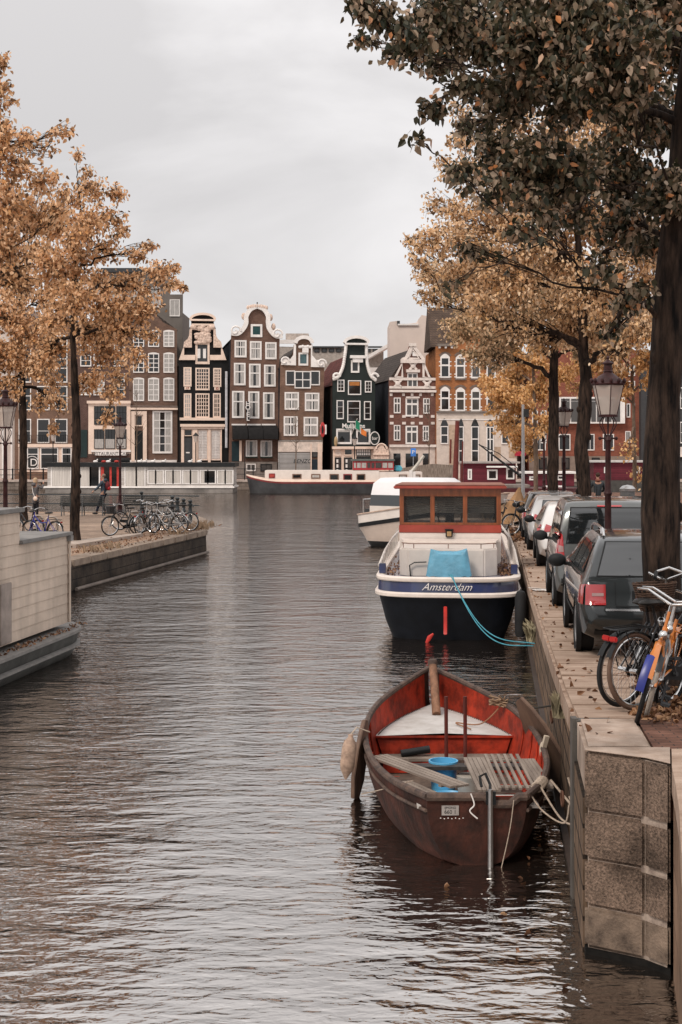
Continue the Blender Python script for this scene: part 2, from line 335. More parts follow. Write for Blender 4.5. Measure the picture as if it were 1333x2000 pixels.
# ------------------------------------------------------------------ left peninsula
ZP = .80
PENWALL = mat('dark_wet_masonry', (.085,.066,.052), .85, var=.4, scale=1.5, bump=.6, bscale=12, col2=(.022,.019,.018), brick=(1.3,.3,.012,(.02,.017,.015),1))
def peninsula():
    edge = [(-12.6,7.5),(-7.35,38.8),(-5.03,52.8)]; back = [(-5.9,61.5),(-7.2,66.8),(-13,69.0),(-60,74)]
    poly = edge+back+[(-60,7.5)]
    g = MB(); g.prismz(poly, .3, ZP); struct(g.build('peninsula_ground', mat('peninsula_earth', (.33,.24,.18), .95, var=.25, scale=1.1, bump=.3, bscale=20, col2=(.22,.13,.08), thr=.48)))
    b = MB(); b.prismz([(-9.0,40.5),(-8.0,47.5),(-7.1,53.5),(-8.1,60.5),(-9.3,65.3),(-13,67.2),(-50,70.5),(-50,40.5)], ZP, ZP+.03); struct(b.build('brick_square', mat('square_paving', (.34,.25,.19), .9, var=.2, scale=.6, brick=(.22,.11,.008,(.2,.15,.12),'flat'))))
    t = thing('peninsula_wall', 'dark wet masonry quay wall around the point of land on the left', 'wall')
    w = MB(); P = edge+back[:3]
    w.grid([[(x+.06,y,-1),(x+.02,y,ZP-.1)] for x,y in P]); w.build('wall_face', PENWALL, t, recalc=False)
    c = MB()
    def off(P, d):
        out = []
        for i, p in enumerate(P):
            a = Vector(P[max(i-1,0)]); b_ = Vector(P[min(i+1,len(P)-1)]); n = (b_-a).normalized(); out.append((p[0]-n.y*d, p[1]+n.x*d))
        return out
    O, I = off(P,-.08), off(P,.55)
    for i in range(len(P)-1):
        n = max(1, int((Vector(P[i+1])-Vector(P[i])).length/1.4))
        for k in range(n):
            a, b2 = k/n, (k+1)/n-.006
            q = [tuple(Vector(O[i]).lerp(Vector(O[i+1]), a)), tuple(Vector(O[i]).lerp(Vector(O[i+1]), b2)), tuple(Vector(I[i]).lerp(Vector(I[i+1]), b2)), tuple(Vector(I[i]).lerp(Vector(I[i+1]), a))]
            c.prismz(q, ZP-.14, ZP+.045)
    c.build('coping', mat('worn_coping', (.30,.24,.19), .9, var=.25, scale=2.5, bump=.3, col2=(.16,.12,.095)), t, bevel=.02)
    w = MB(); w.tube([(-7.22,38.8,.05),(-4.92,52.7,.05)], .05, 6); w.build('water_line_beam', mat('pale_wet_timber', (.16,.13,.11), .6), t)
    # ladder let into the wall near its point
    lt = thing('quay_ladder', 'dark iron ladder set in the quay wall near the point', 'ladder', at(331,1100,49.4)); x, y, z = lt.location; lt.location = (x,y,0)
    m = MB()
    for s in (-.2,.2): m.tube([(s*.15,s,-.2),(s*.15,s,.82)], .03, 6)
    m.build('rail', BLACKP, lt)
    for k in range(4): MB().tube([(-.03,-.2,.1+k*.2),(.03,.2,.1+k*.2)], .02, 6).build('rung', STEEL, lt)
    # raised kerb near the tree
    k = MB(); k.prismz([(-9.4,44.0),(-8.2,44.0),(-6.9,49.6),(-7.2,49.7)], ZP, ZP+.12); tag(k.build('kerb', mat('kerb_stone', (.40,.33,.28), .9), None), 'low pale kerb at the foot of the left tree', 'kerb')
peninsula()
# far quay wall
t = thing('far_quay_wall', 'grey stone quay wall across the water in front of the gabled houses', 'wall')
MB().box(-150,150,132.9,133.25,-.8,.74).build('wall_face', mat('far_wall_masonry', (.20,.165,.14), .9, var=.25, scale=.7, brick=(.8,.3,.02,(.1,.08,.07),1)), t)
MB().box(-150,150,132.8,133.5,.742,.93).build('coping', mat('far_coping', (.40,.33,.29), .9), t)

# ------------------------------------------------------------------ houses
class House:
    def __init__(s, name, label, Y, conv, base=935, rot=.15, x0=None):
        s.Y = Y; s.conv = conv; s.x0 = x0
        s.zg = .88; cx = conv(x0, 0)[0]; s.cx = at(cx, 0, Y)[0]
        s.o = thing(name, label, 'house', (s.cx, Y, s.zg), rot)
        s.c = math.cos(rot); s.s = math.sin(rot)
    def P(s, u, v):      # zoom coordinate -> local x,z on the facade plane (y=0), corrected for the rotation
        px, py = s.conv(u, v); k = (px-666.5)/F
        X = s.cx; # solve X+lx*c = k*(Y+lx*s)
        lx = (k*s.Y-X)/(s.c-k*s.s); Yd = s.Y+lx*s.s
        return (lx, CAMZ-(py-875)/F*Yd-s.zg)
    def poly(s, name, pts, m, y0=-.08, y1=.02, parent=None, raw=False):
        pl = pts if raw else [s.P(*p) for p in pts]; return MB().prism(pl, y0, y1).build(name, m, parent or s.o)
    def rect(s, name, u0, v0, u1, v1, m, y0=-.08, y1=.02, parent=None):
        a = s.P(u0, v1); b = s.P(u1, v0); c_ = s.P((u0+u1)/2, (v0+v1)/2)
        return MB().box(a[0], b[0], y0, y1, s.P((u0+u1)/2, v1)[1], s.P((u0+u1)/2, v0)[1]).build(name, m, parent or s.o)
    def ribbon(s, name, pts, w, m, y0=-.12, y1=.05):
        P = [Vector(s.P(*p)) for p in pts]; lo, hi = [], []
        for i, p in enumerate(P):
            t = (P[min(i+1,len(P)-1)]-P[max(i-1,0)]).normalized(); n = Vector((-t.y, t.x)); lo.append(p-n*w/2); hi.append(p+n*w/2)
        b = MB()
        for i in range(len(P)-1): b.prism([lo[i], lo[i+1], hi[i+1], hi[i]], y0, y1)
        return b.build(name, m, s.o)
    def win(s, u0, v0, u1, v1, cols=2, rows=2, m=WHITE, glass=None, fw=.09, bw=.045, arch=0, y=-.07, name='window', ratio=None):
        x0, z0 = s.P(u0, v1); x1, z1 = s.P(u1, v0); z0 = s.P((u0+u1)/2, v1)[1]; z1 = s.P((u0+u1)/2, v0)[1]
        b = MB()
        b.box(x0, x0+fw, y, .02, z0, z1); b.box(x1-fw, x1, y, .02, z0, z1); b.box(x0+fw, x1-fw, y-.03, .02, z0, z0+fw*1.2); b.box(x0+fw, x1-fw, y, .02, z1-fw, z1)
        if arch:
            n = 8; pts = [(lerp(x0,x1,k/n), z1+arch*math.sin(PI*k/n)) for k in range(n+1)]; b.prism(pts[::-1], y, .02)
        for k in range(1, cols): xc = lerp(x0+fw, x1-fw, k/cols); b.box(xc-bw/2, xc+bw/2, y+.02, .0, z0+fw*1.2, z1-fw)
        for k in range(1, rows): zc = lerp(z0+fw, z1-fw, k/rows); b.box(x0+fw, x1-fw, y+.025, .0, zc-bw/2, zc+bw/2)
        if ratio: zc = lerp(z0+fw, z1-fw, ratio); b.box(x0+fw, x1-fw, y+.01, .0, zc-bw*.8, zc+bw*.8)
        f = b.build(name, m, s.o)
        if glass is None: glass = random.choice([GLASSD, GLASSD, GLASSM, CURT])
        def pane(xa, xb, za, zb, g): MB().box(xa, xb, y+.04, y+.063, za, zb).build('pane', g, f)
        if glass == 'curt':      # two light curtains with a dark gap
            w = x1-x0-2*fw; g1 = random.uniform(.30,.42); g2 = random.uniform(.58,.68)
            b = MB(); b.box(x0+fw, x0+fw+w*g1, y+.04, y+.06, z0+fw, z1-fw); b.box(x0+fw+w*g2, x1-fw, y+.04, y+.06, z0+fw, z1-fw); b.build('curtain', CURT, f)
            pane(x0+fw+w*g1, x0+fw+w*g2, z0+fw, z1-fw, GLASSD)
        else: pane(x0+fw, x1-fw, z0+fw, z1-fw, glass)
        return f
    def body(s, outline, m, eave_v, uL, uR, ridge_v=None, depth=13, roofm=None, sidem=None):
        pl = [s.P(*p) for p in outline]
        MB().prism(pl, 0, .4).build('wall', m, s.o)
        xl, _ = s.P(uL, 0); xr, _ = s.P(uR, 0); ze = s.P((uL+uR)/2, eave_v)[1]
        MB().box(xl+.01, xr-.01, .4, depth, -.2, ze).build('side_wall', sidem or m, s.o)
        if roofm and ridge_v is not None:
            zr = s.P((uL+uR)/2, ridge_v)[1]; xc = (xl+xr)/2
            MB().prism([(xl-.1, ze+.01), (xr+.1, ze+.01), (xc, zr)], .42, depth).build('roof', roofm, s.o)
ZA = lambda u, v: (240+u/4.166, 560+v/4.166)
ZB = lambda u, v: (520+u/3.92, 600+v/3.92)
ZC = lambda u, v: (740+u/3.703, 600+v/3.703)
ZD = lambda u, v: (u/4.443, 700+v/4.443)
ZF = lambda u, v: (960+u/3.574, 600+v/3.574)
BR = lambda n, c, mc=(.16,.12,.10): mat(n, c, .9, var=.16, scale=.9, brick=(.24,.085,.012,mc,1), bump=.2)
brown = BR('brown_brick', (.175,.098,.070)); brown2 = BR('red_brown_brick', (.165,.085,.060)); brown3 = BR('light_brown_brick', (.215,.120,.080))
redb = BR('dark_red_brick', (.20,.075,.055)); orange = BR('orange_brick', (.40,.145,.050), (.3,.16,.09)); redo = BR('plain_red_brick', (.28,.085,.055), (.2,.1,.07))
blackw = mat('black_rendered_wall', (.014,.0135,.014), .8, var=.2, scale=1); greenw = mat('dark_green_painted_wall', (.017,.023,.021), .6, var=.12, scale=1)
sidew = mat('dark_side_wall', (.020,.023,.030), .9, var=.2, scale=.6); sideb = mat('dark_brick_side', (.05,.03,.026), .9, var=.2)
tilesg = mat('grey_roof_tiles', (.085,.068,.060), .8, var=.2, scale=1.5, brick=(.3,.28,.035,(.03,.025,.022),0)); tilesr = mat('red_roof_tiles', (.15,.042,.034), .8, var=.3, scale=1.5, brick=(.3,.28,.03,(.06,.02,.018),0))
tilesb = mat('brown_roof_tiles', (.11,.075,.055), .8, var=.2, scale=1.5, brick=(.3,.25,.035,(.05,.035,.03),0))
STUC = mat('carved_cream_stucco', (.66,.50,.41), .8, var=.25, scale=6, bump=.8, bscale=7)

def curve(pts, n=6):   # catmull rom through zoom points
    out = []
    for i in range(len(pts)-1):
        p0 = pts[max(i-1,0)]; p1 = pts[i]; p2 = pts[i+1]; p3 = pts[min(i+2,len(pts)-1)]
        for k in range(n):
            t = k/n; out.append(tuple(.5*((2*p1[j])+(-p0[j]+p2[j])*t+(2*p0[j]-5*p1[j]+4*p2[j]-p3[j])*t*t+(-p0[j]+3*p1[j]-3*p2[j]+p3[j])*t**3) for j in (0,1)))
    out.append(pts[-1]); return out

# --- leftmost buildings behind the trees
h = House('pale_house', 'pale grey plastered building at the far left edge behind the lamp', 138.5, ZD, x0=40, rot=0)
h.body([(-300,1050),(-300,-500),(128,-500),(128,1050)], mat('pale_grey_plaster', (.50,.43,.39), .9, var=.1, scale=.5), -490, -300, 128)
for u in (-120,-20,60): h.win(u,-150,u+42,60,2,3); h.win(u,220,u+42,420,2,3,glass='curt')
h.rect('pilaster',20,480,34,1040,WHITE); h.rect('pilaster',96,480,112,1040,WHITE); h.rect('cornice',-300,440,128,462,WHITE,y0=-.2)
h = House('brown_cafe_house', 'brown brick house with white framed cafe windows and balcony rails', 138, ZD, x0=130, rot=0)
h.body([(130,1050),(130,-350),(640,-350),(640,1050)], brown3, -340, 130, 640)
for v in (-200,0,240):
    for u in (165,325,480): h.win(u,v,u+108,v+210,1,1,ratio=.6,glass=GLASSD)
for u in (165,325,480):
    w_ = h.win(u,525,u+108,735,1,2,glass=GLASSD); 
    x0,z0 = h.P(u-4,735); x1,z1 = h.P(u+112,665); b = MB(); b.box(x0,x1,-.34,-.31,z1-.04,z1)
    for k in range(9): b.box(lerp(x0,x1,k/8)-.012,lerp(x0,x1,k/8)+.012,-.34,-.31,z0,z1-.04)
    b.build('balcony_rail', BLACKP, h.o)
h.rect('cornice',165,742,640,770,CREAM,y0=-.25); h.rect('shopfront',165,772,640,985,CREAM,y0=-.06)
for u0,u1 in ((240,340),(355,510),(540,625)): h.win(u0,772,u1,960,1,1,ratio=.7,glass=GLASSD,y=-.16)
c = Vector(h.P(285,905)); n = 24; pts = [(c.x+.62*math.cos(2*PI*k/n), -.2, c.y+.62*math.sin(2*PI*k/n)) for k in range(n)]
MB().tube(pts,.035,5,closed=True).build('ring_emblem', WHITE, h.o); text('letter','D',1.0,WHITE,h.o,front(c.x+.15,-.2,c.y))
h = House('cream_front_house', 'narrow dark brick house with wide cream framed shop windows', 138, ZD, x0=660, rot=0)
h.body([(645,1050),(645,-200),(1125,-200),(1125,1050)], BR('purple_brown_brick',(.10,.05,.042)), -190, 645, 1125)
for v in (-120,130):
    for u in (700,815,990): h.win(u,v,u+95,v+190,2,4)
h.rect('shopfront',770,380,1135,830,CREAM,y0=-.06); h.rect('cornice',760,368,1140,392,CREAM,y0=-.3)
for u in (820,915,1012):
    h.win(u,415,u+88,575,3,3,m=BLACKP,glass=GLASSD,y=-.12,fw=.05); h.win(u,615,u+88,785,3,1,m=BLACKP,glass=GLASSD,y=-.12,fw=.05)
    h.rect('lace_curtain',u+6,700,u+82,780,CURT,y0=-.14,y1=-.10)
h.rect('sill_band',795,795,1140,812,WHITE,y0=-.2); h.rect('banner',830,814,1100,842,WHITE,y0=-.22)
a = h.P(965,828); text('banner_text','RESTAURANT CAFE',.42,DKGREY,h.o,front(a[0],-.23,a[1]))
h.rect('lower_window',830,862,1130,930,GLASSD,y0=-.12); h.rect('door',690,620,760,860,mat('dark_green_door',(.015,.03,.03),.5),y0=-.08)
h = House('grey_modern_block', 'tall grey modern block rising behind the brown house, half hidden by leaves', 151, lambda a,b:(a,b), x0=200, rot=0)
greyc = mat('grey_concrete_panels', (.16,.14,.125), .9, var=.15, scale=.4)
h.body([(200,935),(200,528),(332,528),(332,575),(357,575),(357,935)], greyc, 600, 200, 345)
h.win(332,585,352,618,2,1,glass=CURT); 
for u in (215,250,290): h.win(u,560,u+24,600,1,1,glass=CURT)
h.rect('ledge',198,524,336,532,DKGREY,y0=-.3)

# --- 1 brown house
h = House('brown_brick_house', 'tall brown brick house with three columns of white sash windows', 138, ZA, x0=55)
h.body([(55,1562),(50,300),(130,290),(230,180),(330,290),(442,345),(448,1562)], brown, 350, 60, 440, ridge_v=200, roofm=tilesg)
for j,(v0,v1) in enumerate(((360,490),(543,700),(747,930))):
    for u0,u1 in ((85,175),(207,297),(332,420)):
        h.win(u0,v0,u1,v1,2,4,glass=(CURT if (u0 > 300 or j == 2) else GLASSD),bw=.07,arch=.1)
h.rect('cornice',58,985,447,1002,CREAM,y0=-.3); h.rect('stone_band',60,968,447,976,mat('grey_band',(.2,.16,.14),.9),y0=-.1)
h.rect('door_surround',70,1012,98,1420,CREAM,y0=-.2); h.rect('door_surround',165,1012,196,1420,CREAM,y0=-.2); h.rect('door_surround',99,1012,164,1042,CREAM,y0=-.2)
h.win(99,1045,164,1135,1,1,m=CREAM,glass=GLASSD); h.rect('door',99,1172,164,1420,BLACKP,y0=-.05)
h.win(243,1010,404,1356,3,5,glass='curt',bw=.07,fw=.16); h.rect('plinth',60,1410,440,1440,WHITE,y0=-.15)
# --- 2 black house
h = House('black_gabled_house', 'narrow black house with cream carved gable and white shutters', 138, ZA, x0=455)
out = [(455,1562),(457,598),(500,490),(545,440),(545,330),(560,315),(558,262)]+[(650-95*math.cos(PI*k/8), 262-42*math.sin(PI*k/8)) for k in range(1,8)]+[(742,262),(742,315),(757,335),(760,440),(797,490),(838,598),(872,600),(868,1562)]
h.body(out, blackw, 640, 458, 868, ridge_v=250, roofm=tilesg, sidem=sidew)
h.ribbon('pediment_arch', [(650-100*math.cos(PI*k/10), 268-46*math.sin(PI*k/10)) for k in range(0,11)], .22, CREAM, y0=-.35)
h.rect('pediment_base',550,266,752,280,CREAM,y0=-.4); h.rect('frieze',560,302,745,318,CREAM,y0=-.25)
for sg in (1,-1):
    Q = lambda pts: [(650+sg*(u-650), v) for u, v in pts]
    h.poly('volute', Q([(545,345),(600,320),(602,352),(562,352),(562,496),(492,496),(500,450),(528,425),(540,400)]), STUC, y0=-.3)
    h.poly('gable_trim', Q([(457,597),(492,498),(500,498),(500,556),(590,556),(590,597)]), CREAM, y0=-.2)
    c = h.P(650+sg*-75, 330); MB().ell((c[0],-.25,c[1]),.32,.2,.26).build('scroll', STUC, h.o, smooth=True)
b = MB(); a = h.P(650,392); rr = random.Random(2)
for k in range(26): b.ell((a[0]+rr.uniform(-.6,.6), -.12, a[1]+rr.uniform(-.8,.8)), rr.uniform(.2,.4), .16, rr.uniform(.15,.3), 8, 6)
b.build('carved_relief', STUC, h.o, smooth=True)
h.win(592,455,707,630,1,1,m=CREAM,glass=DKGREY,fw=.2)
for u in (608,654): h.rect('shutter_panel',u,505,u+24,582,WHITE,y0=-.06,y1=-.03)
for (a_,b_,c_,d_,cl,rw,gl) in ((495,655,560,812,4,6,CURT),(592,660,707,842,5,6,GLASSD),(737,662,802,815,4,6,GLASSD),(497,868,559,1066,3,5,CURT),(592,868,706,1068,5,6,GLASSD),(735,866,798,1066,3,5,GLASSM)):
    h.win(a_,b_,c_,d_,cl,rw,m=CREAM,glass=gl,bw=.06,fw=.13)
h.rect('date_stone',503,815,550,838,CREAM,y0=-.1); h.rect('date_stone',745,818,790,842,CREAM,y0=-.1)
a = h.P(527,827); text('date_text','17',.3,mat('red_lettering',(.3,.08,.05),.7),h.o,front(a[0],-.11,a[1]),bold=.01)
a = h.P(768,830); text('date_text','32',.3,_M['red_lettering'],h.o,front(a[0],-.11,a[1]),bold=.01)
h.rect('sill_band',464,1066,832,1088,CREAM,y0=-.25); h.rect('cornice',468,1118,832,1140,CREAM,y0=-.4); h.rect('fascia',476,1142,826,1158,CREAM,y0=-.25)
for u0,u1 in ((476,499),(568,608),(694,715),(800,806)): h.rect('post',u0,1160,u1,1430,CREAM,y0=-.18)
h.win(500,1160,567,1215,1,1,m=CREAM,glass=GLASSD,fw=.06); d_ = h.rect('door',500,1228,567,1425,DKGREY,y0=-.06)
h.rect('letter_plate',515,1345,545,1355,WHITE,y0=-.09,y1=-.06,parent=d_)
for u in (610,716):
    f = h.win(u,1162,u+84,1412,1,1,m=CREAM,glass=WHITE,fw=.08)
    x0,z0 = h.P(u+8,1400); x1,z1 = h.P(u+76,1172); b = MB()
    for k in range(18): b.obox(((x0+x1)/2,-.06,lerp(z0,z1,(k+.5)/18)),(x1-x0,.05,.10),(.5,0,0))
    b.box((x0+x1)/2-.03,(x0+x1)/2+.03,-.10,-.02,z0,z1); b.build('louvre_blind', WHITE, f)
x,z = h.P(843,1310); x2,z2 = h.P(843,690); MB().tube([(x,-.3,z),(x,-.3,z2)],.13,8).build('downpipe', mat('pale_pipe',(.5,.5,.52),.5), h.o)
# --- 3 brown neck gable
h = House('neck_gable_house', 'broad brown brick house with white scrolled neck gable and black awnings', 138, ZA, x0=870)
lc = curve([(885,380),(935,382),(975,350),(1003,300),(1005,240),(1040,185),(1095,160)]); rc = [(2186-u, v+ (u<1000)*22) for u, v in lc][::-1]
h.body([(862,1562),(884,395)]+lc+rc+[(1278,410),(1262,1562)], brown2, 445, 872, 1268, ridge_v=235, depth=15, roofm=tilesg, sidem=sidew)
h.ribbon('gable_trim', lc, .42, WHITE, y0=-.3); h.ribbon('gable_trim', rc, .42, WHITE, y0=-.3)
for u,v in ((915,362),(1255,388)):
    c = h.P(u,v); pts = [(c[0]+(.55-.035*k)*math.cos(k*.55), -.3, c[1]+(.55-.035*k)*math.sin(k*.55)) for k in range(15)]
    b = MB(); b.tube(pts,.11,6); b.build('scroll', WHITE, h.o, smooth=True)
b = MB(); a = h.P(1096,172)
for k in range(9): b.ell((a[0]-.9+.22*k, -.2, a[1]+.15*math.sin(k*PI/8)),.18,.14,.22,8,6)
b.build('crest', STUC, h.o, smooth=True); a2 = h.P(1090,125); MB().tube([(a[0],.1,a[1]),(a[0],.1,a2[1])],.07,6).build('finial', DKGREY, h.o)
for u,v in ((985,240),(1205,250),(1228,325)):
    c = h.P(u,v); MB().ell((c[0],.1,c[1]),.22,.2,.35,8,6).build('ornament', STUC, h.o, smooth=True)
h.win(1042,305,1136,410,1,1,glass=mat('green_shutter',(.02,.06,.06),.5),fw=.2)
for r_ in (((910,435,1008,575),(1035,443,1130,595),(1160,452,1252,590)),((905,620,1000,802),(1028,627,1122,820),(1150,635,1245,812)),((890,848,990,1068),(1022,852,1112,1072),(1142,860,1235,1077))):
    for q in r_: h.win(*q,2 if q[3]<600 else 1,1,ratio=.62,glass='curt',fw=.15,bw=.07)
AWN = mat('black_awning_cloth', (.016,.015,.015), .8)
for u in (892,1016,1137):
    x0,z1 = h.P(u,1128); x1,z0 = h.P(u+118,1242)
    MB().prismx([(-.02,z1),(-.02,z0),(-1.25,z0),(-1.25,z0+.5),(-1.0,z0+1.0),(-.6,z1-.25)],x0,x1).build('awning', AWN, h.o, smooth=True)
    h.rect('awning_board',u-6,1116,u+108,1128,WHITE,y0=-.08)
h.rect('door',888,1258,948,1420,mat('teal_black_door',(.01,.025,.03),.5),y0=-.05); h.rect('door_frame',949,1250,968,1420,CREAM,y0=-.15)
h.win(1002,1250,1095,1382,1,1,glass='curt'); h.win(1122,1252,1216,1386,1,1,glass='curt')
for u in (1000,1120): h.rect('planter',u,1382,u+98,1396,mat('dark_planter',(.02,.025,.02),.8),y0=-.35)
h.rect('plinth',880,1425,1255,1562,mat('grey_basement_stone',(.20,.17,.15),.9,var=.15),y0=-.12)
h.win(1005,1440,1082,1500,2,1,glass=GLASSM,y=-.2); h.win(1120,1442,1212,1502,2,1,m=BLACKP,glass=GLASSM,y=-.2)
sg = h.rect('hanging_sign',1001,938,1025,1092,BLACKP,y0=-.9,y1=-.15); xa,_ = h.P(1013,1000)
for k,ch in enumerate('HOTEL'): text('letter',ch,.62,WHITE,sg,front(xa,-.91,h.P(1013,955+30*k)[1]),bold=.01)
MB().tube([(h.P(985,0)[0],-1.3,h.P(985,1555)[1]),(h.P(985,0)[0],-1.3,h.P(985,1300)[1])],.04,5).build('stair_post',BLACKP,h.o)
# --- 4 small brown
h = House('small_brown_house', 'small brown brick house with white neck gable above a grey roller shutter', 138, ZB, x0=98)
out = [(96,1313),(112,442),(120,400),(150,388),(180,405),(206,372),(214,290),(232,262)]+[(288-58*math.cos(PI*k/6),262-32*math.sin(PI*k/6)) for k in range(1,6)]+[(345,266),(352,300),(350,370),(382,408),(428,400),(445,425),(447,455),(430,1313)]
h.body(out, brown3, 470, 100, 432, ridge_v=285, depth=15, roofm=tilesg, sidem=sidew)
h.poly('gable_scroll',[(115,442),(120,402),(150,385),(182,402),(208,368),(214,282),(228,280),(228,446)],WHITE,y0=-.2)
h.poly('gable_scroll',[(343,458),(343,290),(354,282),(352,368),(384,406),(430,398),(446,425),(446,460)],WHITE,y0=-.2)
for u,v in ((140,415),(422,432)):
    c = h.P(u,v); MB().tube([(c[0]+(.5-.04*k)*math.cos(k*.6),-.24,c[1]+(.5-.04*k)*math.sin(k*.6)) for k in range(11)],.09,6).build('scroll',WHITE,h.o,smooth=True)
h.ribbon('arch_trim',[(288-64*math.cos(PI*k/8),276-46*math.sin(PI*k/8)) for k in range(9)],.35,WHITE,y0=-.35)
a=h.P(300,305); b=MB()
for k in range(5): b.ell((a[0]-.5+.25*k,-.1,a[1]+.05*(k%2)),.2,.14,.16,8,6)
b.box(a[0]-.3,a[0]+.3,-.25,0,a[1]-.55,a[1]-.1); b.build('carved_relief',WHITE,h.o,smooth=True)
h.win(248,348,323,447,1,1,glass=mat('teal_shutter',(.07,.12,.13),.6),fw=.16)
h.win(150,485,222,598,1,1,glass=GLASSD); h.win(340,487,412,598,1,1,glass=GLASSD); h.win(218,490,342,622,2,2,glass=GLASSD,bw=.09,y=-.12)
for q in ((142,650,252,785),(297,655,408,795),(135,835,243,985),(288,840,398,988)): h.win(*q,2,1,glass='curt',bw=.12,ratio=.6,fw=.14)
h.rect('fascia',92,1028,432,1108,mat('cream_fascia',(.62,.52,.45),.6),y0=-.15); h.rect('stone_band',94,1018,432,1027,mat('grey_band2',(.25,.23,.21),.9),y0=-.2)
sh = h.rect('roller_shutter',92,1112,338,1300,mat('grey_roller_shutter',(.40,.385,.37),.5,metal=.2,var=.12,scale=1,brick=(8,.11,.02,(.2,.2,.2),0)),y0=-.08)
a=h.P(278,1180); text('graffiti','BENZO',.55,BLACKP,sh,front(a[0],-.09,a[1]),shear=.25)
h.rect('post',340,1045,348,1300,CREAM,y0=-.2); h.rect('post',395,1045,428,1300,CREAM,y0=-.2); h.win(349,1050,394,1150,1,2,m=BLACKP,glass=GLASSM,fw=.06); h.rect('door',349,1165,394,1300,mat('navy_door',(.02,.03,.04),.5),y0=-.05)
sg=h.rect('light_box_sign',412,900,458,973,WHITE,y0=-.5,y1=-.1); a=h.P(428,938); b=MB(); b.ell((a[0],-.5,a[1]),.26,.04,.75,16,8); b.build('red_oval',mat('sign_red',(.45,.03,.03),.4),sg,smooth=True)
MB().ell((a[0],-.53,a[1]),.12,.03,.42,12,8).build('dark_oval',BLACKP,sg,smooth=True)
# --- 5 green bell gable
h = House('green_gable_house', 'dark green painted house with bell gable, rounded white pediment and pub front', 138, ZB, x0=510)
lc = curve([(520,548),(555,528),(588,455),(605,350),(612,285)]); rc = curve([(768,285),(768,350),(775,440),(800,520),(836,556)])
arc = [(690-92*math.cos(PI*k/8),275-46*math.sin(PI*k/8)) for k in range(9)]
h.body([(508,1313),(512,560)]+lc+arc+rc+[(833,1313)], greenw, 600, 512, 830, ridge_v=350, depth=16, roofm=tilesr, sidem=sideb)
h.ribbon('pediment_arch',arc,.28,WHITE,y0=-.4); h.rect('pediment_base',602,276,778,290,WHITE,y0=-.45)
for cc in (lc,rc):
    P=[h.P(*p) for p in cc]; b=MB()
    for i,p in enumerate(P): b.ell((p[0],-.1,p[1]),.17,.2,.2,8,6)
    b.build('gable_trim',WHITE,h.o,smooth=True)
for u in (532,825):
    c=h.P(u,533); MB().tube([(c[0]+(.42-.04*k)*math.cos(k*.6),-.2,c[1]+(.42-.04*k)*math.sin(k*.6)) for k in range(9)],.13,6).build('scroll',WHITE,h.o,smooth=True)
h.win(650,405,714,502,1,1,glass=GLASSD,fw=.15); c=h.P(700,392); MB().box(c[0]-.75,c[0]+.75,-.4,0,c[1],c[1]+.28).box(c[0]-.5,c[0]+.5,-.3,0,c[1]-.4,c[1]-.003).build('hoist_beam_hood',WHITE,h.o)
for q,cl,rw in (((545,555,600,647),2,3),((757,565,808,653),2,3),((540,712,595,857),1,3),((750,720,803,862),1,3),((622,716,722,882),1,3)): h.win(*q,cl,rw,glass=GLASSD,bw=.03)
w5=h.win(627,560,728,672,1,1,glass=GLASSD); h.rect('orange_blind',638,572,716,600,mat('orange_blind',(.40,.16,.05),.8),y0=-.05,y1=-.031,parent=w5)
h.win(537,930,655,1048,1,1,glass=GLASSD,fw=.16); h.win(690,932,798,1050,1,1,glass=GLASSD,fw=.16)
for u0,u1 in ((548,640),(700,790)): h.rect('dim_curtain',u0,942,u1,956,CURT,y0=-.06,y1=-.035)
sb=h.rect('name_board',600,893,742,936,mat('bottle_green_board',(.02,.06,.05),.5),y0=-.15); a=h.P(668,910)
text('name','Mulligans',.62,WHITE,sb,front(a[0],-.16,a[1]),bold=.012); a=h.P(668,929); text('name','MUSIC BAR',.28,WHITE,sb,front(a[0],-.16,a[1]))
h.rect('cornice',505,1066,836,1086,CREAM,y0=-.45); h.rect('shopfront',512,1088,830,1313,CREAM,y0=-.05)
h.win(524,1085,575,1138,4,3,m=CREAM,glass=WHITE,bw=.05,y=-.12); h.win(596,1083,662,1136,1,1,m=CREAM,glass=GLASSD,y=-.12); h.win(690,1085,800,1138,6,2,m=BLACKP,glass=WHITE,bw=.05,y=-.12,fw=.05)
h.rect('shop_window',690,1142,800,1200,GLASSD,y0=-.12)
for u0,u1 in ((526,574),(596,660)):
    d_=h.rect('door',u0,1150,u1,1300,BLACKP,y0=-.12); h.rect('door_glass',u0+8,1160,u1-8,1230,GLASSM,y0=-.14,y1=-.12,parent=d_)
    for k in range(3): h.rect('notice',u0+12,1165+38*k,u0+26,1190+38*k,WHITE,y0=-.155,y1=-.141,parent=d_)
c=h.P(823,1004); g=MB(); g.tube([(c[0]+.5*math.cos(2*PI*k/20)*.9,-.7,c[1]+.62*math.sin(2*PI*k/20)) for k in range(20)],.05,5,closed=True); g.build('round_sign',WHITE,h.o); g=MB(); g.ell((c[0],-.7,c[1]),.42,.03,.56,16,8); o_=g.build('round_sign_board',greenw,h.o,smooth=True)
text('sign_text','bar',.45,WHITE,o_,front(c[0],-.75,c[1]))
MB().ell((h.P(530,0)[0],-.4,h.P(530,1028)[1]),.18,.15,.5,10,8).build('carved_harp',mat('gilt',(.4,.28,.15),.5),h.o,smooth=True)
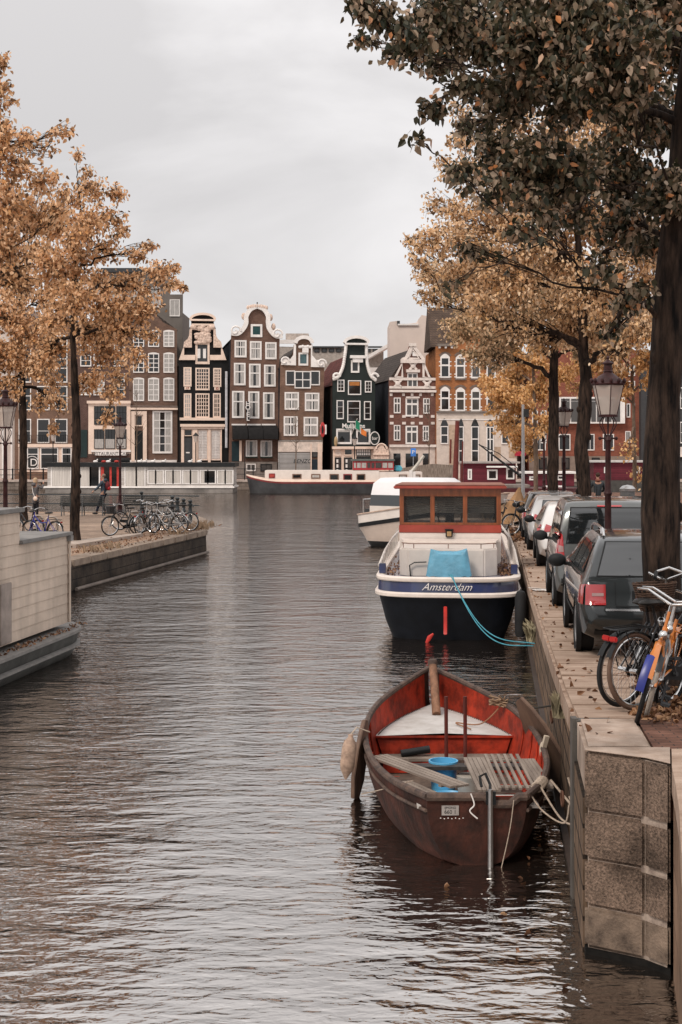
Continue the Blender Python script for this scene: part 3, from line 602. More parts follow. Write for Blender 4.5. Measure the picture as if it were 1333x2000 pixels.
# flag
ft=thing('tricolour_flag','green white and orange flag on a slanting pole over the pub front','flag',at(695,838,136.5)); fx,fy,fz=ft.location
MB().tube([(-.5,1.5,-.9),(.15,-.3,1.0)],.03,5).build('flag_pole',WHITE,ft)
for k,(nm,cc) in enumerate((('green_band',(.02,.16,.09)),('white_band',(.7,.68,.64)),('orange_band',(.55,.16,.04)))):
    rows=[]
    for i in range(5):
        t_=(k+i/4)/3; a=Vector((.0,-.2,.9)); 
        rows.append([tuple(a+Vector((t_*.95+.12*math.sin(t_*7), .08*math.sin(t_*9+j), -t_*1.15-j*.28+ .12*t_*j))) for j in range(4)])
    MB().grid(rows).build(nm,mat('flag_'+nm,cc,.8,var=.05),ft,smooth=True,recalc=False)
# --- 6 red white banded
h = House('banded_brick_house', 'red brick house with white stone bands and pointed white gable', 138, ZB, x0=942)
out=[(940,1313),(945,545),(985,540),(1040,425),(1030,402),(1072,390),(1098,300),(1096,278),(1142,278),(1146,300),(1190,372),(1212,402),(1205,428),(1252,530),(1300,550),(1298,1313)]
h.body(out, redb, 560, 948, 1294, ridge_v=318, depth=15, roofm=tilesg, sidem=sidew)
WT=mat('white_stone_trim',(.66,.58,.53),.7,var=.1)
for v0,v1,y_ in ((540,560,.15),(605,624,.12),(634,652,.3),(1052,1072,.25)): h.rect('stone_band',944,v0,1300,v1,WT,y0=-y_)
for v in (660,826,878):
    for u in (948,1042,1108,1172,1262):
        h.rect('stone_block',u,v,u+ (28 if v!=660 else 20),v+20,WT,y0=-.06)
h.rect('coping_cap',1092,276,1146,300,PALEST,y0=-.3); h.rect('gable_sill',1030,400,1212,428,WT,y0=-.3)
h.ribbon('gable_trim',[(1040,402),(1075,385),(1115,300)],.3,WT,y0=-.2); h.ribbon('gable_trim',[(1128,300),(1185,375),(1205,402)],.3,WT,y0=-.2)
h.ribbon('gable_trim',[(1086,392),(1122,325),(1170,392),(1086,392)],.2,WT,y0=-.15); h.rect('gable_panel',1120,345,1170,375,WHITE,y0=-.12)
for q in ([(990,535),(1042,430),(1042,535),(990,535)],[(1204,430),(1250,540),(1204,535),(1204,430)]): h.ribbon('gable_trim',q,.2,WT,y0=-.18)
for u,v,sz in ((1007,585,30),(1232,592,30),(1125,450,28)):
    h.ribbon('cross_ornament',[(u-sz,v-sz),(u+sz,v+sz)],.22,WT,y0=-.12); h.ribbon('cross_ornament',[(u-sz,v+sz),(u+sz,v-sz)],.22,WT,y0=-.13)
    c=h.P(u,v); MB().ell((c[0],-.13,c[1]),.25,.08,.25,10,6).build('boss',WT,h.o,smooth=True)
h.rect('window_hood',1072,478,1175,500,WT,y0=-.3)
h.win(1082,505,1160,615,2,1,glass=GLASSM,bw=.1); 
for q in ((978,692,1030,812),(1203,697,1252,815),(978,902,1028,1020),(1200,908,1246,1025)): h.win(*q,2,1,glass=GLASSM,ratio=.65,bw=.08)
for q in ((1068,695,1166,837),(1068,908,1162,1048)): h.win(*q,2,1,glass=GLASSM,ratio=.7,bw=.12,fw=.14)
h.rect('window_hood',1070,685,1172,697,WT,y0=-.3); h.rect('ground_wall',944,1074,1296,1313,mat('pale_render',(.58,.49,.43),.8,var=.1),y0=-.06)
for q in ((975,1120,1028,1300),(1068,1120,1162,1300),(1200,1120,1248,1300)): h.rect('shop_window',*q,GLASSD,y0=-.10,y1=-.061)
# small baroque gate piece between
g=House('baroque_gate','low carved cream gate wall between the green and the banded house',137.5,ZB,x0=825,rot=0); g.o['category']='gate'
g.poly('wall',[(822,1313),(825,1090),(838,1065),(850,1085),(862,1072),(868,1050),(885,1040),(900,1052),(905,1072),(918,1088),(928,1065),(940,1090),(940,1313)],STUC,y0=0,y1=.5)
g.rect('cornice',820,1120,942,1130,CREAM,y0=-.15); c=g.P(884,1085); MB().tube([(c[0]+.5*math.cos(PI*k/8),-.05,c[1]+.5*math.sin(PI*k/8)) for k in range(9)],.08,6).build('scroll',CREAM,g.o)
# --- 7 pale wall and background roofs
h = House('pale_gable_building','large windowless pale grey wall rising behind the banded house',152,ZB,x0=948,rot=0)
h.poly('wall',[(948,1313),(948,112),(1003,105),(1008,135),(1162,118),(1165,95),(1192,60),(1250,70),(1285,250),(1292,1313)],mat('pale_grey_render',(.64,.54,.48),.9,var=.06,scale=.4),y0=0,y1=8)
h.rect('parapet_cap',1008,128,1165,140,WHITE,y0=-.2); h.rect('chimney',1003,105,1025,135,DKGREY,y0=-.1)
h = House('low_flat_roof_building','long flat roofed grey building with ribbon windows behind the gables',168,ZB,x0=100,rot=0)
h.body([(60,1313),(60,300),(900,320),(900,1313)],mat('pale_beige_panels',(.42,.37,.33),.9),330,60,900)
h.rect('roof_edge',340,300,890,312,DKGREY,y0=-.4)
for k in range(9): h.win(370+56*k,318,410+56*k,345,1,1,m=DKGREY,glass=GLASSM)
h.rect('roof_box',150,200,325,250,mat('beige_cladding',(.5,.43,.38),.8),y0=.2,y1=3); h.rect('roof_edge',104,250,220,280,WHITE,y0=-.3); h.ribbon('roof_slope',[(770,400),(945,300)],.35,WHITE,y0=-4); h.rect('terrace',770,480,900,520,WHITE,y0=-5)
# --- 8 orange brick
h = House('orange_brick_house','wide orange brick house with white ground floor and tall arched windows',138.5,ZC,x0=415,rot=.02)
h.body([(413,1240),(413,285),(560,268),(640,120),(690,70),(740,120),(830,265),(1000,270),(1000,1240)],orange,290,415,995)
xl,zl=h.P(380,285); xr,zr=h.P(1000,285); _,zt=h.P(500,55)
MB().prismx([(.41,zl),(5,zt+1.2),(9,zl)],xl,xr).build('roof',tilesb,h.o)
h.rect('cornice',425,266,560,284,mat('grey_cornice',(.18,.15,.13),.9),y0=-.5)
for k in range(3): h.rect('bracket',432+44*k,284,446+44*k,298,WHITE,y0=-.4)
for r_,(v0,v1) in enumerate(((360,512),(598,750))):
    for k in range(5):
        u=446+111*k; h.win(u,v0+5*(k>0),u+68,v1+3*(k>0),1,1,ratio=.62,glass=(GLASSM if k else GLASSD),fw=.13,arch=.32,bw=.1)
        for vv in (v0+30,v0+60,v0+120,v0+140): 
            h.rect('stone_block',u-10,vv,u,vv+8,WHITE,y0=-.04); h.rect('stone_block',u+68,vv,u+80,vv+8,WHITE,y0=-.04)
        h.rect('sill',u-6,v1+3,u+76,v1+16,mat('grey_sill',(.16,.12,.10),.9),y0=-.2)
        h.ribbon('arch_hood',[(u-6,v0-8),(u+10,v0-24),(u+34,v0-31),(u+58,v0-24),(u+74,v0-8)],.2,_M['grey_sill'],y0=-.06)
h.rect('stone_band',418,752,1000,764,mat('grey_band3',(.2,.17,.15),.9),y0=-.3)
h.rect('ground_wall',418,766,1000,1240,mat('cream_render',(.56,.48,.42),.8,var=.08),y0=-.1); h.rect('moulding',430,810,1000,816,WHITE,y0=-.16)
h.rect('beige_panel',508,850,556,1240,mat('beige_panel',(.42,.31,.23),.8),y0=-.12,y1=-.101); h.rect('beige_panel',835,1010,882,1090,_M['beige_panel'],y0=-.12,y1=-.101); h.rect('beige_panel',940,1010,985,1090,_M['beige_panel'],y0=-.12,y1=-.101)
for (u0,v0,u1,v1,rw) in ((446,860,503,990,2),(575,862,615,1130,3),(668,862,724,1130,3),(778,865,832,1130,3),(886,880,940,990,1)):
    h.win(u0,v0,u1,v1,2 if u0==778 else 1,rw,glass=GLASSD,fw=.09,bw=.1,y=-.18)
    a=h.P(u0,v0); b_=h.P(u1,v0); n=10; MB().prism([(lerp(a[0],b_[0],k/n),a[1]+.75*math.sin(PI*k/n)) for k in range(n+1)],-.16,-.101).build('fanlight',GLASSD,h.o)
h.rect('red_shop_sign',982,1040,1060,1075,mat('sign_red2',(.35,.02,.04),.5),y0=-.4)
# --- right buildings
h = House('plain_red_building','plain red brick building with long white window bay at the right',140,ZF,x0=400,rot=0)
h.body([(260,1240),(260,520),(480,250),(600,190),(900,190),(900,300),(1045,300),(1045,1240)],redo,330,262,1045)
h.rect('flat_roof',560,225,910,240,PALEST,y0=-.5)
h.rect('bay_frame',470,628,925,812,WHITE,y0=-.6)
for u0,u1 in ((480,540),(550,610),(690,722),(730,775),(785,830),(838,890)): h.rect('bay_window',u0,660,u1,800,GLASSM,y0=-.65,y1=-.601); 
for u0,u1 in ((480,540),(550,610),(690,775),(785,890)): h.rect('bay_window',u0,640,u1,655,GLASSM,y0=-.65,y1=-.601)
for v0,v1 in ((515,585),(672,770),(400,480)):
    h.win(943,v0,970,v1,1,1,glass=GLASSD); h.win(988,v0,1003,v1,1,1,glass=GLASSD,fw=.08)
h.win(935,865,972,945,2,1,glass=GLASSM)
for u0,u1 in ((470,552),(660,720),(778,856),(300,380)): h.win(u0,885,u1,1000,2,1,glass=GLASSD)
h.rect('stone_plinth',262,1040,1045,1240,mat('grey_brown_plinth',(.22,.17,.14),.9,var=.1),y0=-.08); 
for u in (330,490,700): h.win(u,1050,u+55,1130,1,1,m=BLACKP,glass=GLASSM,y=-.16)
for v in (560,720,860):
    for u in (285,345): h.win(u,v,u+40,v+90,1,1,glass=GLASSM)
h = House('dark_warehouse','dark grey building at the right edge behind the big trunk',139,ZF,x0=1046,rot=0)
h.body([(1046,1240),(1046,300),(1500,300),(1500,1240)],mat('dark_grey_cladding',(.05,.05,.052),.8,var=.1),310,1046,1500)
for v in (560,800): 
    for u in (1150,1315): h.win(u,v,u+80,v+150,2,2,glass=GLASSM)
h.rect('shop_fascia',1300,975,1500,1045,PALEST,y0=-.3)
# ------------------------------------------------------------------ trees
def leaves_mesh(P, size, droop=.5, rng=RNG, wide=.62, curl=.18):
    """P: n x 3 leaf bases; each leaf = two folded quads with a pointed tip"""
    n = len(P); L = size*rng.uniform(.65, 1.25, n)
    az = rng.uniform(0, 2*PI, n); el = rng.normal(-droop, .55, n)
    ax = np.stack([np.cos(az)*np.cos(el), np.sin(az)*np.cos(el), np.sin(el)], 1)
    ref = rng.normal(0, 1, (n, 3)); ref[:, 2] += .8
    sd = np.cross(ax, ref); sd /= np.linalg.norm(sd, axis=1)[:, None]+1e-9
    up = np.cross(sd, ax)
    L = L[:, None]; W = L*wide/2; K = L*curl*rng.uniform(-.3, 1.6, (n, 1))
    b = P; t = P+ax*L-up*K*.6
    v = np.stack([b, P+ax*L*.30+sd*W+up*K, P+ax*L*.68+sd*W*.72+up*K*.6, t, P+ax*L*.68-sd*W*.72+up*K*.6, P+ax*L*.30-sd*W+up*K], 1).reshape(-1, 3)
    i = np.arange(n)*6
    q = np.stack([i, i+1, i+2, i+3, i, i+3, i+4, i+5], 1).reshape(-1)
    return v, q
def mesh_from_quads(name, v, q, m, parent):
    me = bpy.data.meshes.new(name); me.vertices.add(len(v)); me.vertices.foreach_set('co', v.astype(np.float32).ravel())
    nf = len(q)//4; me.loops.add(len(q)); me.loops.foreach_set('vertex_index', q.astype(np.int32))
    me.polygons.add(nf); me.polygons.foreach_set('loop_start', (np.arange(nf)*4).astype(np.int32)); me.polygons.foreach_set('loop_total', np.full(nf, 4, np.int32))
    me.update(calc_edges=True); me.materials.append(m); o = bpy.data.objects.new(name, me); COL.objects.link(o); o.parent = parent; return o
def tree(name, label, base, trunk, blobs, Y, nleaf, lsize, lm, bm_=BARK, depth=3.0, droop=.8, group=None, tw=1.0, fork=.35, twigs=9, seed=1, knots=0, jit=.10):
    """trunk: [(px,py,width_px)] drawn upward at distance Y; blobs: [(px,py,r_px,density)]"""
    rnd = random.Random(seed); rng = np.random.default_rng(seed); s = Y/F
    t = thing(name, label, 'tree', base, 0, group); B = Vector(base)
    T = [(Vector(at(px, py, Y)), w*s/2) for px, py, w in trunk]; T = [(B.copy(), T[0][1]*1.25), (B+Vector((0,0,.35)), T[0][1]*1.02)]+T
    wood = MB()
    # trunk: dense, slightly lumpy
    pts, rr = [], []
    for (p, r), (q, r2) in zip(T, T[1:]):
        n = max(2, int((q-p).length/.35))
        for k in range(n): pts.append(p.lerp(q, k/n)); rr.append(lerp(r, r2, k/n)*rnd.uniform(.94, 1.07))
    pts.append(T[-1][0]); rr.append(T[-1][1])
    pts = [p+Vector((rnd.uniform(-1,1), rnd.uniform(-1,1), 0))*r*.10 if i > 1 else p for i, (p, r) in enumerate(zip(pts, rr))]
    wood.tube([tuple(p-B) for p in pts], rr, 14)
    for k in range(knots):
        i = rnd.randrange(3, max(4, int(len(pts)*.55))); a = rnd.uniform(PI*.9, 2.1*PI)
        c = pts[i]-B+Vector((math.cos(a), math.sin(a)*.6, 0))*rr[i]*.85; wood.ell(tuple(c), rr[i]*.42, rr[i]*.4, rr[i]*.55, 8, 6)
    # branch network: every blob is reached from the nearest suitable point of what has grown so far
    zlo = B.z+(T[-1][0].z-B.z)*fork
    net = [(p, r, 0.0, Vector((0,0,1))) for p, r in zip(pts, rr) if p.z > zlo]
    LP = []; tot = sum(r*r*d for _, _, r, d in blobs)
    todo = [(Vector(at(bx, by, Y+rnd.uniform(-depth, depth)*.9)), br, den) for bx, by, br, den in blobs]
    todo.sort(key=lambda q: min((q[0]-n_[0]).length for n_ in net)-q[1]*s*.5)
    for c, br, den in todo:
        r = br*s; best = None
        for p, ra, pl, dr in net:
            v = c-p; d = v.length
            if d < 1e-3: continue
            cost = d*(1+.55*max(0, .25-v.normalized().dot(dr)))+.42*pl+(.9*max(0, p.z-c.z+.15*d))+(0 if ra > .02 else .5)
            if best is None or cost < best[0]: best = (cost, p, ra, pl, dr, d)
        _, a, ra, pl, dr, d = best
        r0 = min(ra*.74, (.020+.022*d+.014*r)*tw*1.25); side = (c-a).normalized()
        st_d = (dr*.55+side).normalized() if pl > 0 else (Vector((0,0,1))*.55+side).normalized()
        mid = a+st_d*d*.5+Vector((rnd.uniform(-1,1), rnd.uniform(-1,1), rnd.uniform(-.6,.8)))*.10*d
        limb = []; last = a
        for k in range(10):
            u = k/9; w_ = Vector((rnd.uniform(-1,1),rnd.uniform(-1,1),rnd.uniform(-1,1)))*.035*min(d,3)*(1 if 0<k else 0)
            limb.append(a*(1-u)**2+mid*2*u*(1-u)+c*u*u+w_)
        rad = [max(.006, r0*(1-.72*k/9)) for k in range(10)]
        wood.tube([tuple(p-B) for p in limb], rad, 7)
        for k in range(2, 10): net.append((limb[k], rad[k], pl+d*k/9, (limb[k]-limb[k-1]).normalized()))
        ra = r0
        nt_ = max(4, int(twigs*den**.5*(1+r*.6)*3.2)); nl = max(6, int(nleaf*(br*br*den)/tot/nt_))
        for k in range(nt_):
            st = limb[rnd.randrange(4, 10)]
            while True:
                d = Vector((rnd.uniform(-1,1), rnd.uniform(-1,1), rnd.uniform(-1,1)))
                if .15 < d.length < 1: break
            e = c+Vector((d.x*r, d.y*r*1.1, d.z*r*.95)); m_ = st.lerp(e, .5)+Vector((rnd.uniform(-.15,.15), rnd.uniform(-.15,.15), .12))*r
            tp = [st*(1-u)**2+m_*2*u*(1-u)+e*u*u for u in (0,.25,.5,.75,1)]
            wood.tube([tuple(p-B) for p in tp], [max(.0045, min(ra*.26,.026)*(1-.7*u)) for u in (0,.25,.5,.75,1)], 4)
            # side shoots with leaves
            us = rng.uniform(.35, 1.02, nl)**.8
            A = np.array([list(st*(1-u)**2+m_*2*u*(1-u)+e*u*u) for u in us]); A += rng.normal(0, jit*(.6+.5*min(r,1.5)), A.shape)*np.array([1,1,.8]); LP.append(A)
    wood.build('trunk', bm_, t, smooth=True, angle=60, recalc=False)
    P = np.concatenate(LP)-np.array(base); v, q = leaves_mesh(P, lsize, droop, rng)
    mesh_from_quads('crown', v, q, lm, t); return t
BROWNL = leafmat('dark_autumn_leaves', [(0,(.014,.019,.009)),(.35,(.060,.054,.030)),(.6,(.15,.11,.066)),(.8,(.28,.205,.14)),(.94,(.46,.36,.27)),(1,(.58,.22,.07))], .28)
ORL = leafmat('orange_autumn_leaves', [(0,(.12,.075,.04)),(.28,(.48,.30,.16)),(.6,(.84,.57,.34)),(.85,(.90,.71,.50)),(1,(.86,.52,.22))], .48)
ORLB = leafmat('deep_orange_leaves', [(0,(.30,.17,.06)),(.4,(.64,.36,.14)),(.8,(.82,.51,.24)),(1,(.86,.62,.38))], .42)
ORLL = leafmat('russet_autumn_leaves', [(0,(.11,.065,.035)),(.28,(.46,.26,.13)),(.6,(.82,.50,.27)),(.88,(.90,.65,.43)),(1,(.86,.48,.20))], .46)
MIXL = leafmat('olive_orange_leaves', [(0,(.12,.10,.06)),(.3,(.36,.26,.15)),(.65,(.74,.50,.30)),(1,(.88,.66,.44))], .35)
G_ = 'trees along the right quay'
bx,by,_ = at(1290,1100,14.6)
tree('elm_tree','big dark near tree with brown green leaves rising beside the parked estate car',(bx,by,zq(14.6)),
  [(1292,1180,76),(1290,1000,72),(1292,850,66),(1300,700,64),(1308,560,64),(1324,400,56),(1340,250,48),(1352,100,40),(1365,-60,30)],
  [(735,25,38,1.1),(790,60,42,1.0),(850,30,60,1.2),(860,115,42,1.0),(930,70,80,1.3),(900,170,36,.8),(975,180,70,1.2),(1050,60,100,1.4),(1090,190,90,1.4),(1180,90,110,1.4),(1230,220,95,1.4),(1310,90,90,1.3),
   (1320,250,80,1.3),(905,255,34,.5),(975,290,62,1.1),(900,330,34,.4),(1050,330,80,1.3),(1140,330,80,1.3),(1220,350,80,1.2),(1310,380,70,1.2),(1120,410,55,.9),(1200,440,60,.9),(1270,480,55,.8),(1040,400,36,.45),
   (960,375,40,.5),(905,480,20,.18),(1180,520,34,.35),(1215,590,24,.25),(1190,650,14,.16),(1250,560,30,.3),(1010,450,26,.2),(870,560,10,.0002),(1120,0,120,1.2),(980,-20,90,1.2),(1270,-20,120,1.2),(850,-30,60,1.0),
   (700,8,20,.7),(700,75,14,.25),(762,100,20,.4),(845,215,18,.4),(812,268,5,.03)],
  14.6, 36000, .084, BROWNL, depth=2.6, group=G_, tw=.7, fork=.50, twigs=10, seed=4, knots=4, droop=.75, jit=.075)
bx,by,_ = at(1141,1000,44)
tree('elm_tree','forked tree with orange leaves and pruned knobs behind the grey van',(bx,by,zq(44)),
  [(1141,960,27),(1136,880,27),(1142,800,26),(1146,740,24),(1140,690,20),(1138,610,17),(1132,500,13),(1120,380,9),(1110,260,5)],
  [(890,215,26,.6),(905,270,40,.8),(870,330,36,.6),(925,340,56,1),(850,400,36,.8),(905,430,62,1.1),(835,470,44,1),(812,505,24,.8),(845,545,46,1.1),(905,540,70,1.2),(980,420,80,1.1),(985,540,85,1.2),(1060,400,80,1),(1070,510,90,1.2),
   (1150,440,90,1.1),(1160,560,85,1.1),(1240,500,85,1.1),(1250,600,60,1),(1090,600,60,.9),(1000,260,60,.7),(1100,280,80,.8),(1200,330,90,.9),(1180,240,90,.8),(800,470,14,.35),(826,580,22,.8),(1230,420,70,1),(1265,560,55,1.1),(1200,580,60,1.1),(1120,650,50,.9),(935,600,46,.9),(1000,640,44,.9),(1260,640,44,.9),(1050,660,50,1),(1110,640,50,1),(1170,640,50,.9),(1210,690,44,.8),(1020,480,70,1),(1270,470,60,1),(940,500,60,1),(1060,420,60,1),(880,470,50,1),(1030,330,60,1)],
  44, 37000, .132, ORL, depth=3.2, group=G_, fork=.42, twigs=9, seed=6, knots=9, tw=1)
bx,by,_ = at(1081,990,56)
tree('elm_tree','tree with dense light orange crown standing behind the white cars',(bx,by,zq(56)),
  [(1080,950,22),(1081,860,21),(1082,760,19),(1082,700,17),(1085,650,15),(1080,560,12),(1076,470,8)],
  [(870,580,22,.6),(905,640,44,1),(945,600,60,1.1),(960,660,44,.9),(1010,640,60,1.1),(1000,560,70,1),(1060,600,60,1),(1120,640,50,.9),(1150,600,50,.8),(1100,540,70,.9),(880,540,50,.9),(830,520,22,.6),(935,700,26,.6),(915,690,20,.7),(970,700,30,.8),(1200,640,50,.8),(1150,680,40,.8),(940,520,60,.9)],
  56, 27000, .145, MIXL, depth=3.5, group=G_, fork=.5, twigs=9, seed=8, knots=5)
bx,by,_ = at(1047,990,78)
tree('young_tree','slim pale trunked young tree with bright orange leaves beside the thin grey pole',(bx,by,zq(78)),
  [(1047,950,9),(1047,880,9),(1045,800,7),(1043,740,6),(1040,690,4)],
  [(975,765,34,1),(950,745,22,.8),(1000,735,38,1),(1030,700,40,1),(1010,790,40,1.1),(980,825,30,.9),(1020,850,40,1.1),(960,800,16,.5),(1060,760,40,1),(1065,830,30,.8),(1055,700,30,.9),(1000,690,26,.7),(1035,885,20,.6)],
  78, 9500, .19, ORLB, BARKP, depth=2.5, fork=.35, twigs=8, seed=9, group='young orange trees on the square')
bx,by,_ = at(1240,990,92)
tree('young_tree','wide bright orange tree beyond the bench to the left of the big trunk',(bx,by,zq(92)),
  [(1240,960,8),(1240,900,8),(1238,800,6),(1235,720,5)],
  [(1190,680,34,1),(1230,650,46,1.1),(1280,640,46,1.1),(1160,650,34,1),(1310,700,40,1.1),(1260,705,30,1),(1190,615,40,.9),(1325,640,30,1),(1110,650,36,.9),(1130,700,26,.8),(1100,730,30,.9),(1225,880,30,.16),(1250,930,24,.14),(1120,760,18,.6),(1200,730,34,1),(1170,715,30,.9),(1290,745,34,.9),(1220,760,26,.6),(1140,720,26,.8)],
  92, 16000, .21, ORLB, BARKP, depth=3, fork=.5, twigs=8, seed=10, group='young orange trees on the square')
GL = 'autumn trees on the left peninsula'
bx,by,_ = at(147,1060,46)
tree('elm_tree','slender dark trunked tree with russet leaves at the peninsula edge by the bicycles',(bx,by,ZP),
  [(147,1030,20),(148,960,18),(149,900,17),(150,830,17),(148,780,15),(146,740,15),(144,690,11),(141,630,10),(150,560,8),(146,480,6),(158,410,4),(152,350,3)],
  [(152,300,16,.16),(175,330,14,.14),(130,385,40,.7),(185,375,40,.8),(232,378,20,.8),(100,440,50,1),(165,440,60,1.1),(220,430,34,1),(150,510,60,1.1),(215,490,34,.9),(90,520,50,1.1),(240,450,12,.5),(195,555,46,1),(150,590,60,1.1),
   (275,495,22,.6),(300,480,12,.35),(315,530,34,.9),(345,555,14,.5),(362,562,8,.22),(345,520,9,.3),(268,560,46,1),(225,600,50,1.1),(290,600,42,.9),(250,650,50,1),(190,650,60,1.1),(215,700,44,.95),(262,700,26,.6),(180,740,40,.9),(235,740,24,.5),(220,775,26,.5),(205,820,16,.3),
   (110,620,50,1),(95,690,50,1),(105,760,30,.7),(300,655,18,.4)],
  46, 14500, .135, ORLL, depth=3.2, group=GL, fork=.56, twigs=9, seed=12, knots=6)
bx,by,_ = at(46,1015,60)
tree('elm_tree','dark trunked tree with dense orange crown left of the woman taking a photo',(bx,by,ZP+.03),
  [(45,990,16),(46,900,15),(46,820,15),(45,780,14),(44,740,12),(42,650,9),(40,560,6)],
  [(40,560,60,1),(10,620,60,1.1),(70,640,50,1.1),(30,700,50,1.1),(80,720,40,1),(10,760,40,1),(100,590,40,1),(115,790,24,.5),(80,790,26,.7),(30,480,50,1),(90,480,40,.8),(-10,540,60,1),(60,420,50,.8),(0,690,50,1),(130,560,50,.9),(105,840,14,.25)],
  60, 12000, .15, ORLL, depth=3, group=GL, fork=.55, twigs=9, seed=14, knots=3)
bx,by,_ = at(-130,1100,34)
tree('elm_tree','tree reaching in from the left edge with large sparse orange leaves against the sky',(bx,by,ZP),
  [(-130,1000,30),(-128,800,28),(-120,600,22),(-110,450,16),(-105,300,10)],
  [(5,115,14,.5),(10,170,18,.6),(-30,200,60,.9),(15,245,22,.7),(55,262,20,.5),(130,250,22,.45),(95,290,28,.5),(-10,300,60,1),(45,330,34,.8),(90,350,34,.8),(10,390,60,1),(70,420,44,.9),(-50,480,80,1),(20,480,50,1),(-60,100,50,.8),(120,400,24,.6),(40,540,40,.9)],
  34, 8500, .12, ORLL, depth=2, group=GL, fork=.4, twigs=8, seed=16)
# bare saplings on the far quay
def sapling(label, px, Y, h, seed):
    rnd = random.Random(seed); x, y, _ = at(px, 900, Y); t = thing('bare_sapling', label, 'tree', (x, y, .93), 0, 'bare saplings on the far quay')
    b = MB(); b.tube([(0,0,0),(.04,0,h*.5),(0,.05,h)], [.07,.05,.015], 6)
    for k in range(22):
        z = rnd.uniform(.35,.95)*h; a = rnd.uniform(0,2*PI); l = rnd.uniform(.5,1.5)*(1.2-z/h*.6); b.tube([(0,0,z),(math.cos(a)*l*.6,math.sin(a)*l*.6,z+l*.5),(math.cos(a)*l,math.sin(a)*l,z+l*1.1)], [.025,.015,.008], 4)
    b.build('trunk', BARKP, t, smooth=True); return t
sapling('bare young tree in front of the grey roller shutter', 578, 134.6, 7.0, 3)
sapling('bare young tree in front of the brown house doorway', 267, 134.6, 8.5, 5)
sapling('bare young tree at the right edge of the banded brick house', 838, 134.6, 8.2, 7)

# ------------------------------------------------------------------ street furniture
LAMPM = mat('maroon_lamp_iron', (.040,.013,.013), .5, .1, var=.3, scale=6)
def make_lamp(label, px, Y, z, H=4.75, sc=(1,1,1)):
    x, y, _ = at(px, 0, Y); t = thing('street_lamp', label, 'street lamp', (x, y, z), 0, 'crown lanterns on maroon posts')
    MB().lathe([(0,0),(.17,0),(.17,.12),(.13,.18),(.12,.5),(.15,.55),(.10,.62),(.085,.9),(.11,.95),(.08,1.0),(.065,2.2),(.09,2.25),(.065,2.32),(.055,3.2),(.08,3.25),(.055,3.32),(.0,3.33)],n=14).build('post', LAMPM, t, smooth=True)
    b = MB(); b.tube([(-.16,0,3.28),(.16,0,3.28)],.018,6); b.ell((-.17,0,3.28),.035,.035,.035); b.ell((.17,0,3.28),.035,.035,.035)
    for k in range(4):
        a = k*PI/2+PI/4; c_, s_ = math.cos(a), math.sin(a); b.tube([(c_*r,s_*r,z_) for r,z_ in ((.04,3.3),(.13,3.42),(.2,3.52),(.2,3.6),(.13,3.68),(.17,3.7))],.013,5)
    b.tube([(0,0,3.32),(0,0,3.7)],.02,6); b.lathe([(0,3.68),(.21,3.68),(.21,3.71),(0,3.71)],n=16); b.build('bracket', LAMPM, t, smooth=True)
    b = MB(); n = 6
    lo = [( .19*math.cos(PI/6+k*PI/3), .19*math.sin(PI/6+k*PI/3), 3.715) for k in range(n)]; hi = [(.34*math.cos(PI/6+k*PI/3), .34*math.sin(PI/6+k*PI/3), 4.28) for k in range(n)]
    b.grid([lo, hi], closed=True); b.build('glass', GLASSL, t, recalc=False)
    b = MB()
    for p, q in zip(lo, hi): b.tube([p, q],.010,4)
    b.tube(hi,.014,4,closed=True); b.tube(lo,.012,4,closed=True); b.build('glazing_bars', LAMPM, t)
    b = MB(); b.lathe([(0,3.72),(.035,3.72),(.03,3.82),(.05,3.86),(.055,4.0),(.03,4.08),(0,4.09)],n=10); b.build('bulb', mat('unlit_bulb',(.55,.5,.45),.2), t, smooth=True)
    b = MB(); b.lathe([(.35,4.28),(.36,4.30),(.33,4.33),(.20,4.44),(.10,4.50),(.09,4.52),(.11,4.53),(.09,4.55),(.085,4.66),(.12,4.67),(.12,4.69),(.05,4.73),(.02,4.76),(.035,4.79),(.0,4.83)],n=12)
    for k in range(12): a = k*PI/6; b.ell((.345*math.cos(a),.345*math.sin(a),4.355),.035,.035,.05,8,6)
    b.build('crown', LAMPM, t, smooth=True); s = H/4.83; t.scale = (s*sc[0], s*sc[1], s); return t
make_lamp('tall street lamp in front of the grey van, nearest on the right quay', 1188, 22.7, zq(22.7), 4.12, (.90,.90,1))
make_lamp('street lamp behind the white cars between two trunks', 1102, 57, zq(57), 4.85, (1.02,1.02,1))
make_lamp('smallest street lamp farther along the right quay beside the young tree', 1063, 84, zq(84), 4.75, (.98,.98,1))
make_lamp('street lamp at the left edge behind the beige houseboat roof', 11, 37.8, ZP, 4.75, (.9,.9,1))
make_lamp('street lamp on the peninsula right of the man with the red backpack', 235, 66, ZP, 4.65, (.9,.9,1))
def small_lamp(label, px, py):
    x,y,z = at(px, py, 134.3); H = z-.93; t = thing('quay_lamp', label, 'street lamp', (x,y,.93), 0, 'small lanterns before the houses')
    MB().lathe([(0,0),(.14,0),(.12,.4),(.06,.6),(.05,H-1.0),(.08,H-.95),(0,H-.9)],n=8).build('post', BLACKP, t, smooth=True)
    MB().lathe([(.12,H-.9),(.26,H-.3)],n=6).build('glass', GLASSL, t); MB().lathe([(.28,H-.3),(.28,H-.26),(.1,H-.08),(.05,H),(0,H+.02)],n=8).build('cap', BLACKP, t, smooth=True)
small_lamp('small black lamp before the black gabled house door', 383, 845); small_lamp('small black lamp before the pub front', 693, 851); small_lamp('small lamp before the brown cafe house', 104, 843)
x,y,_=at(1022,0,62); t=thing('grey_pole','thin pale grey pole with a small box near its top','pole',(x,y,zq(62)))
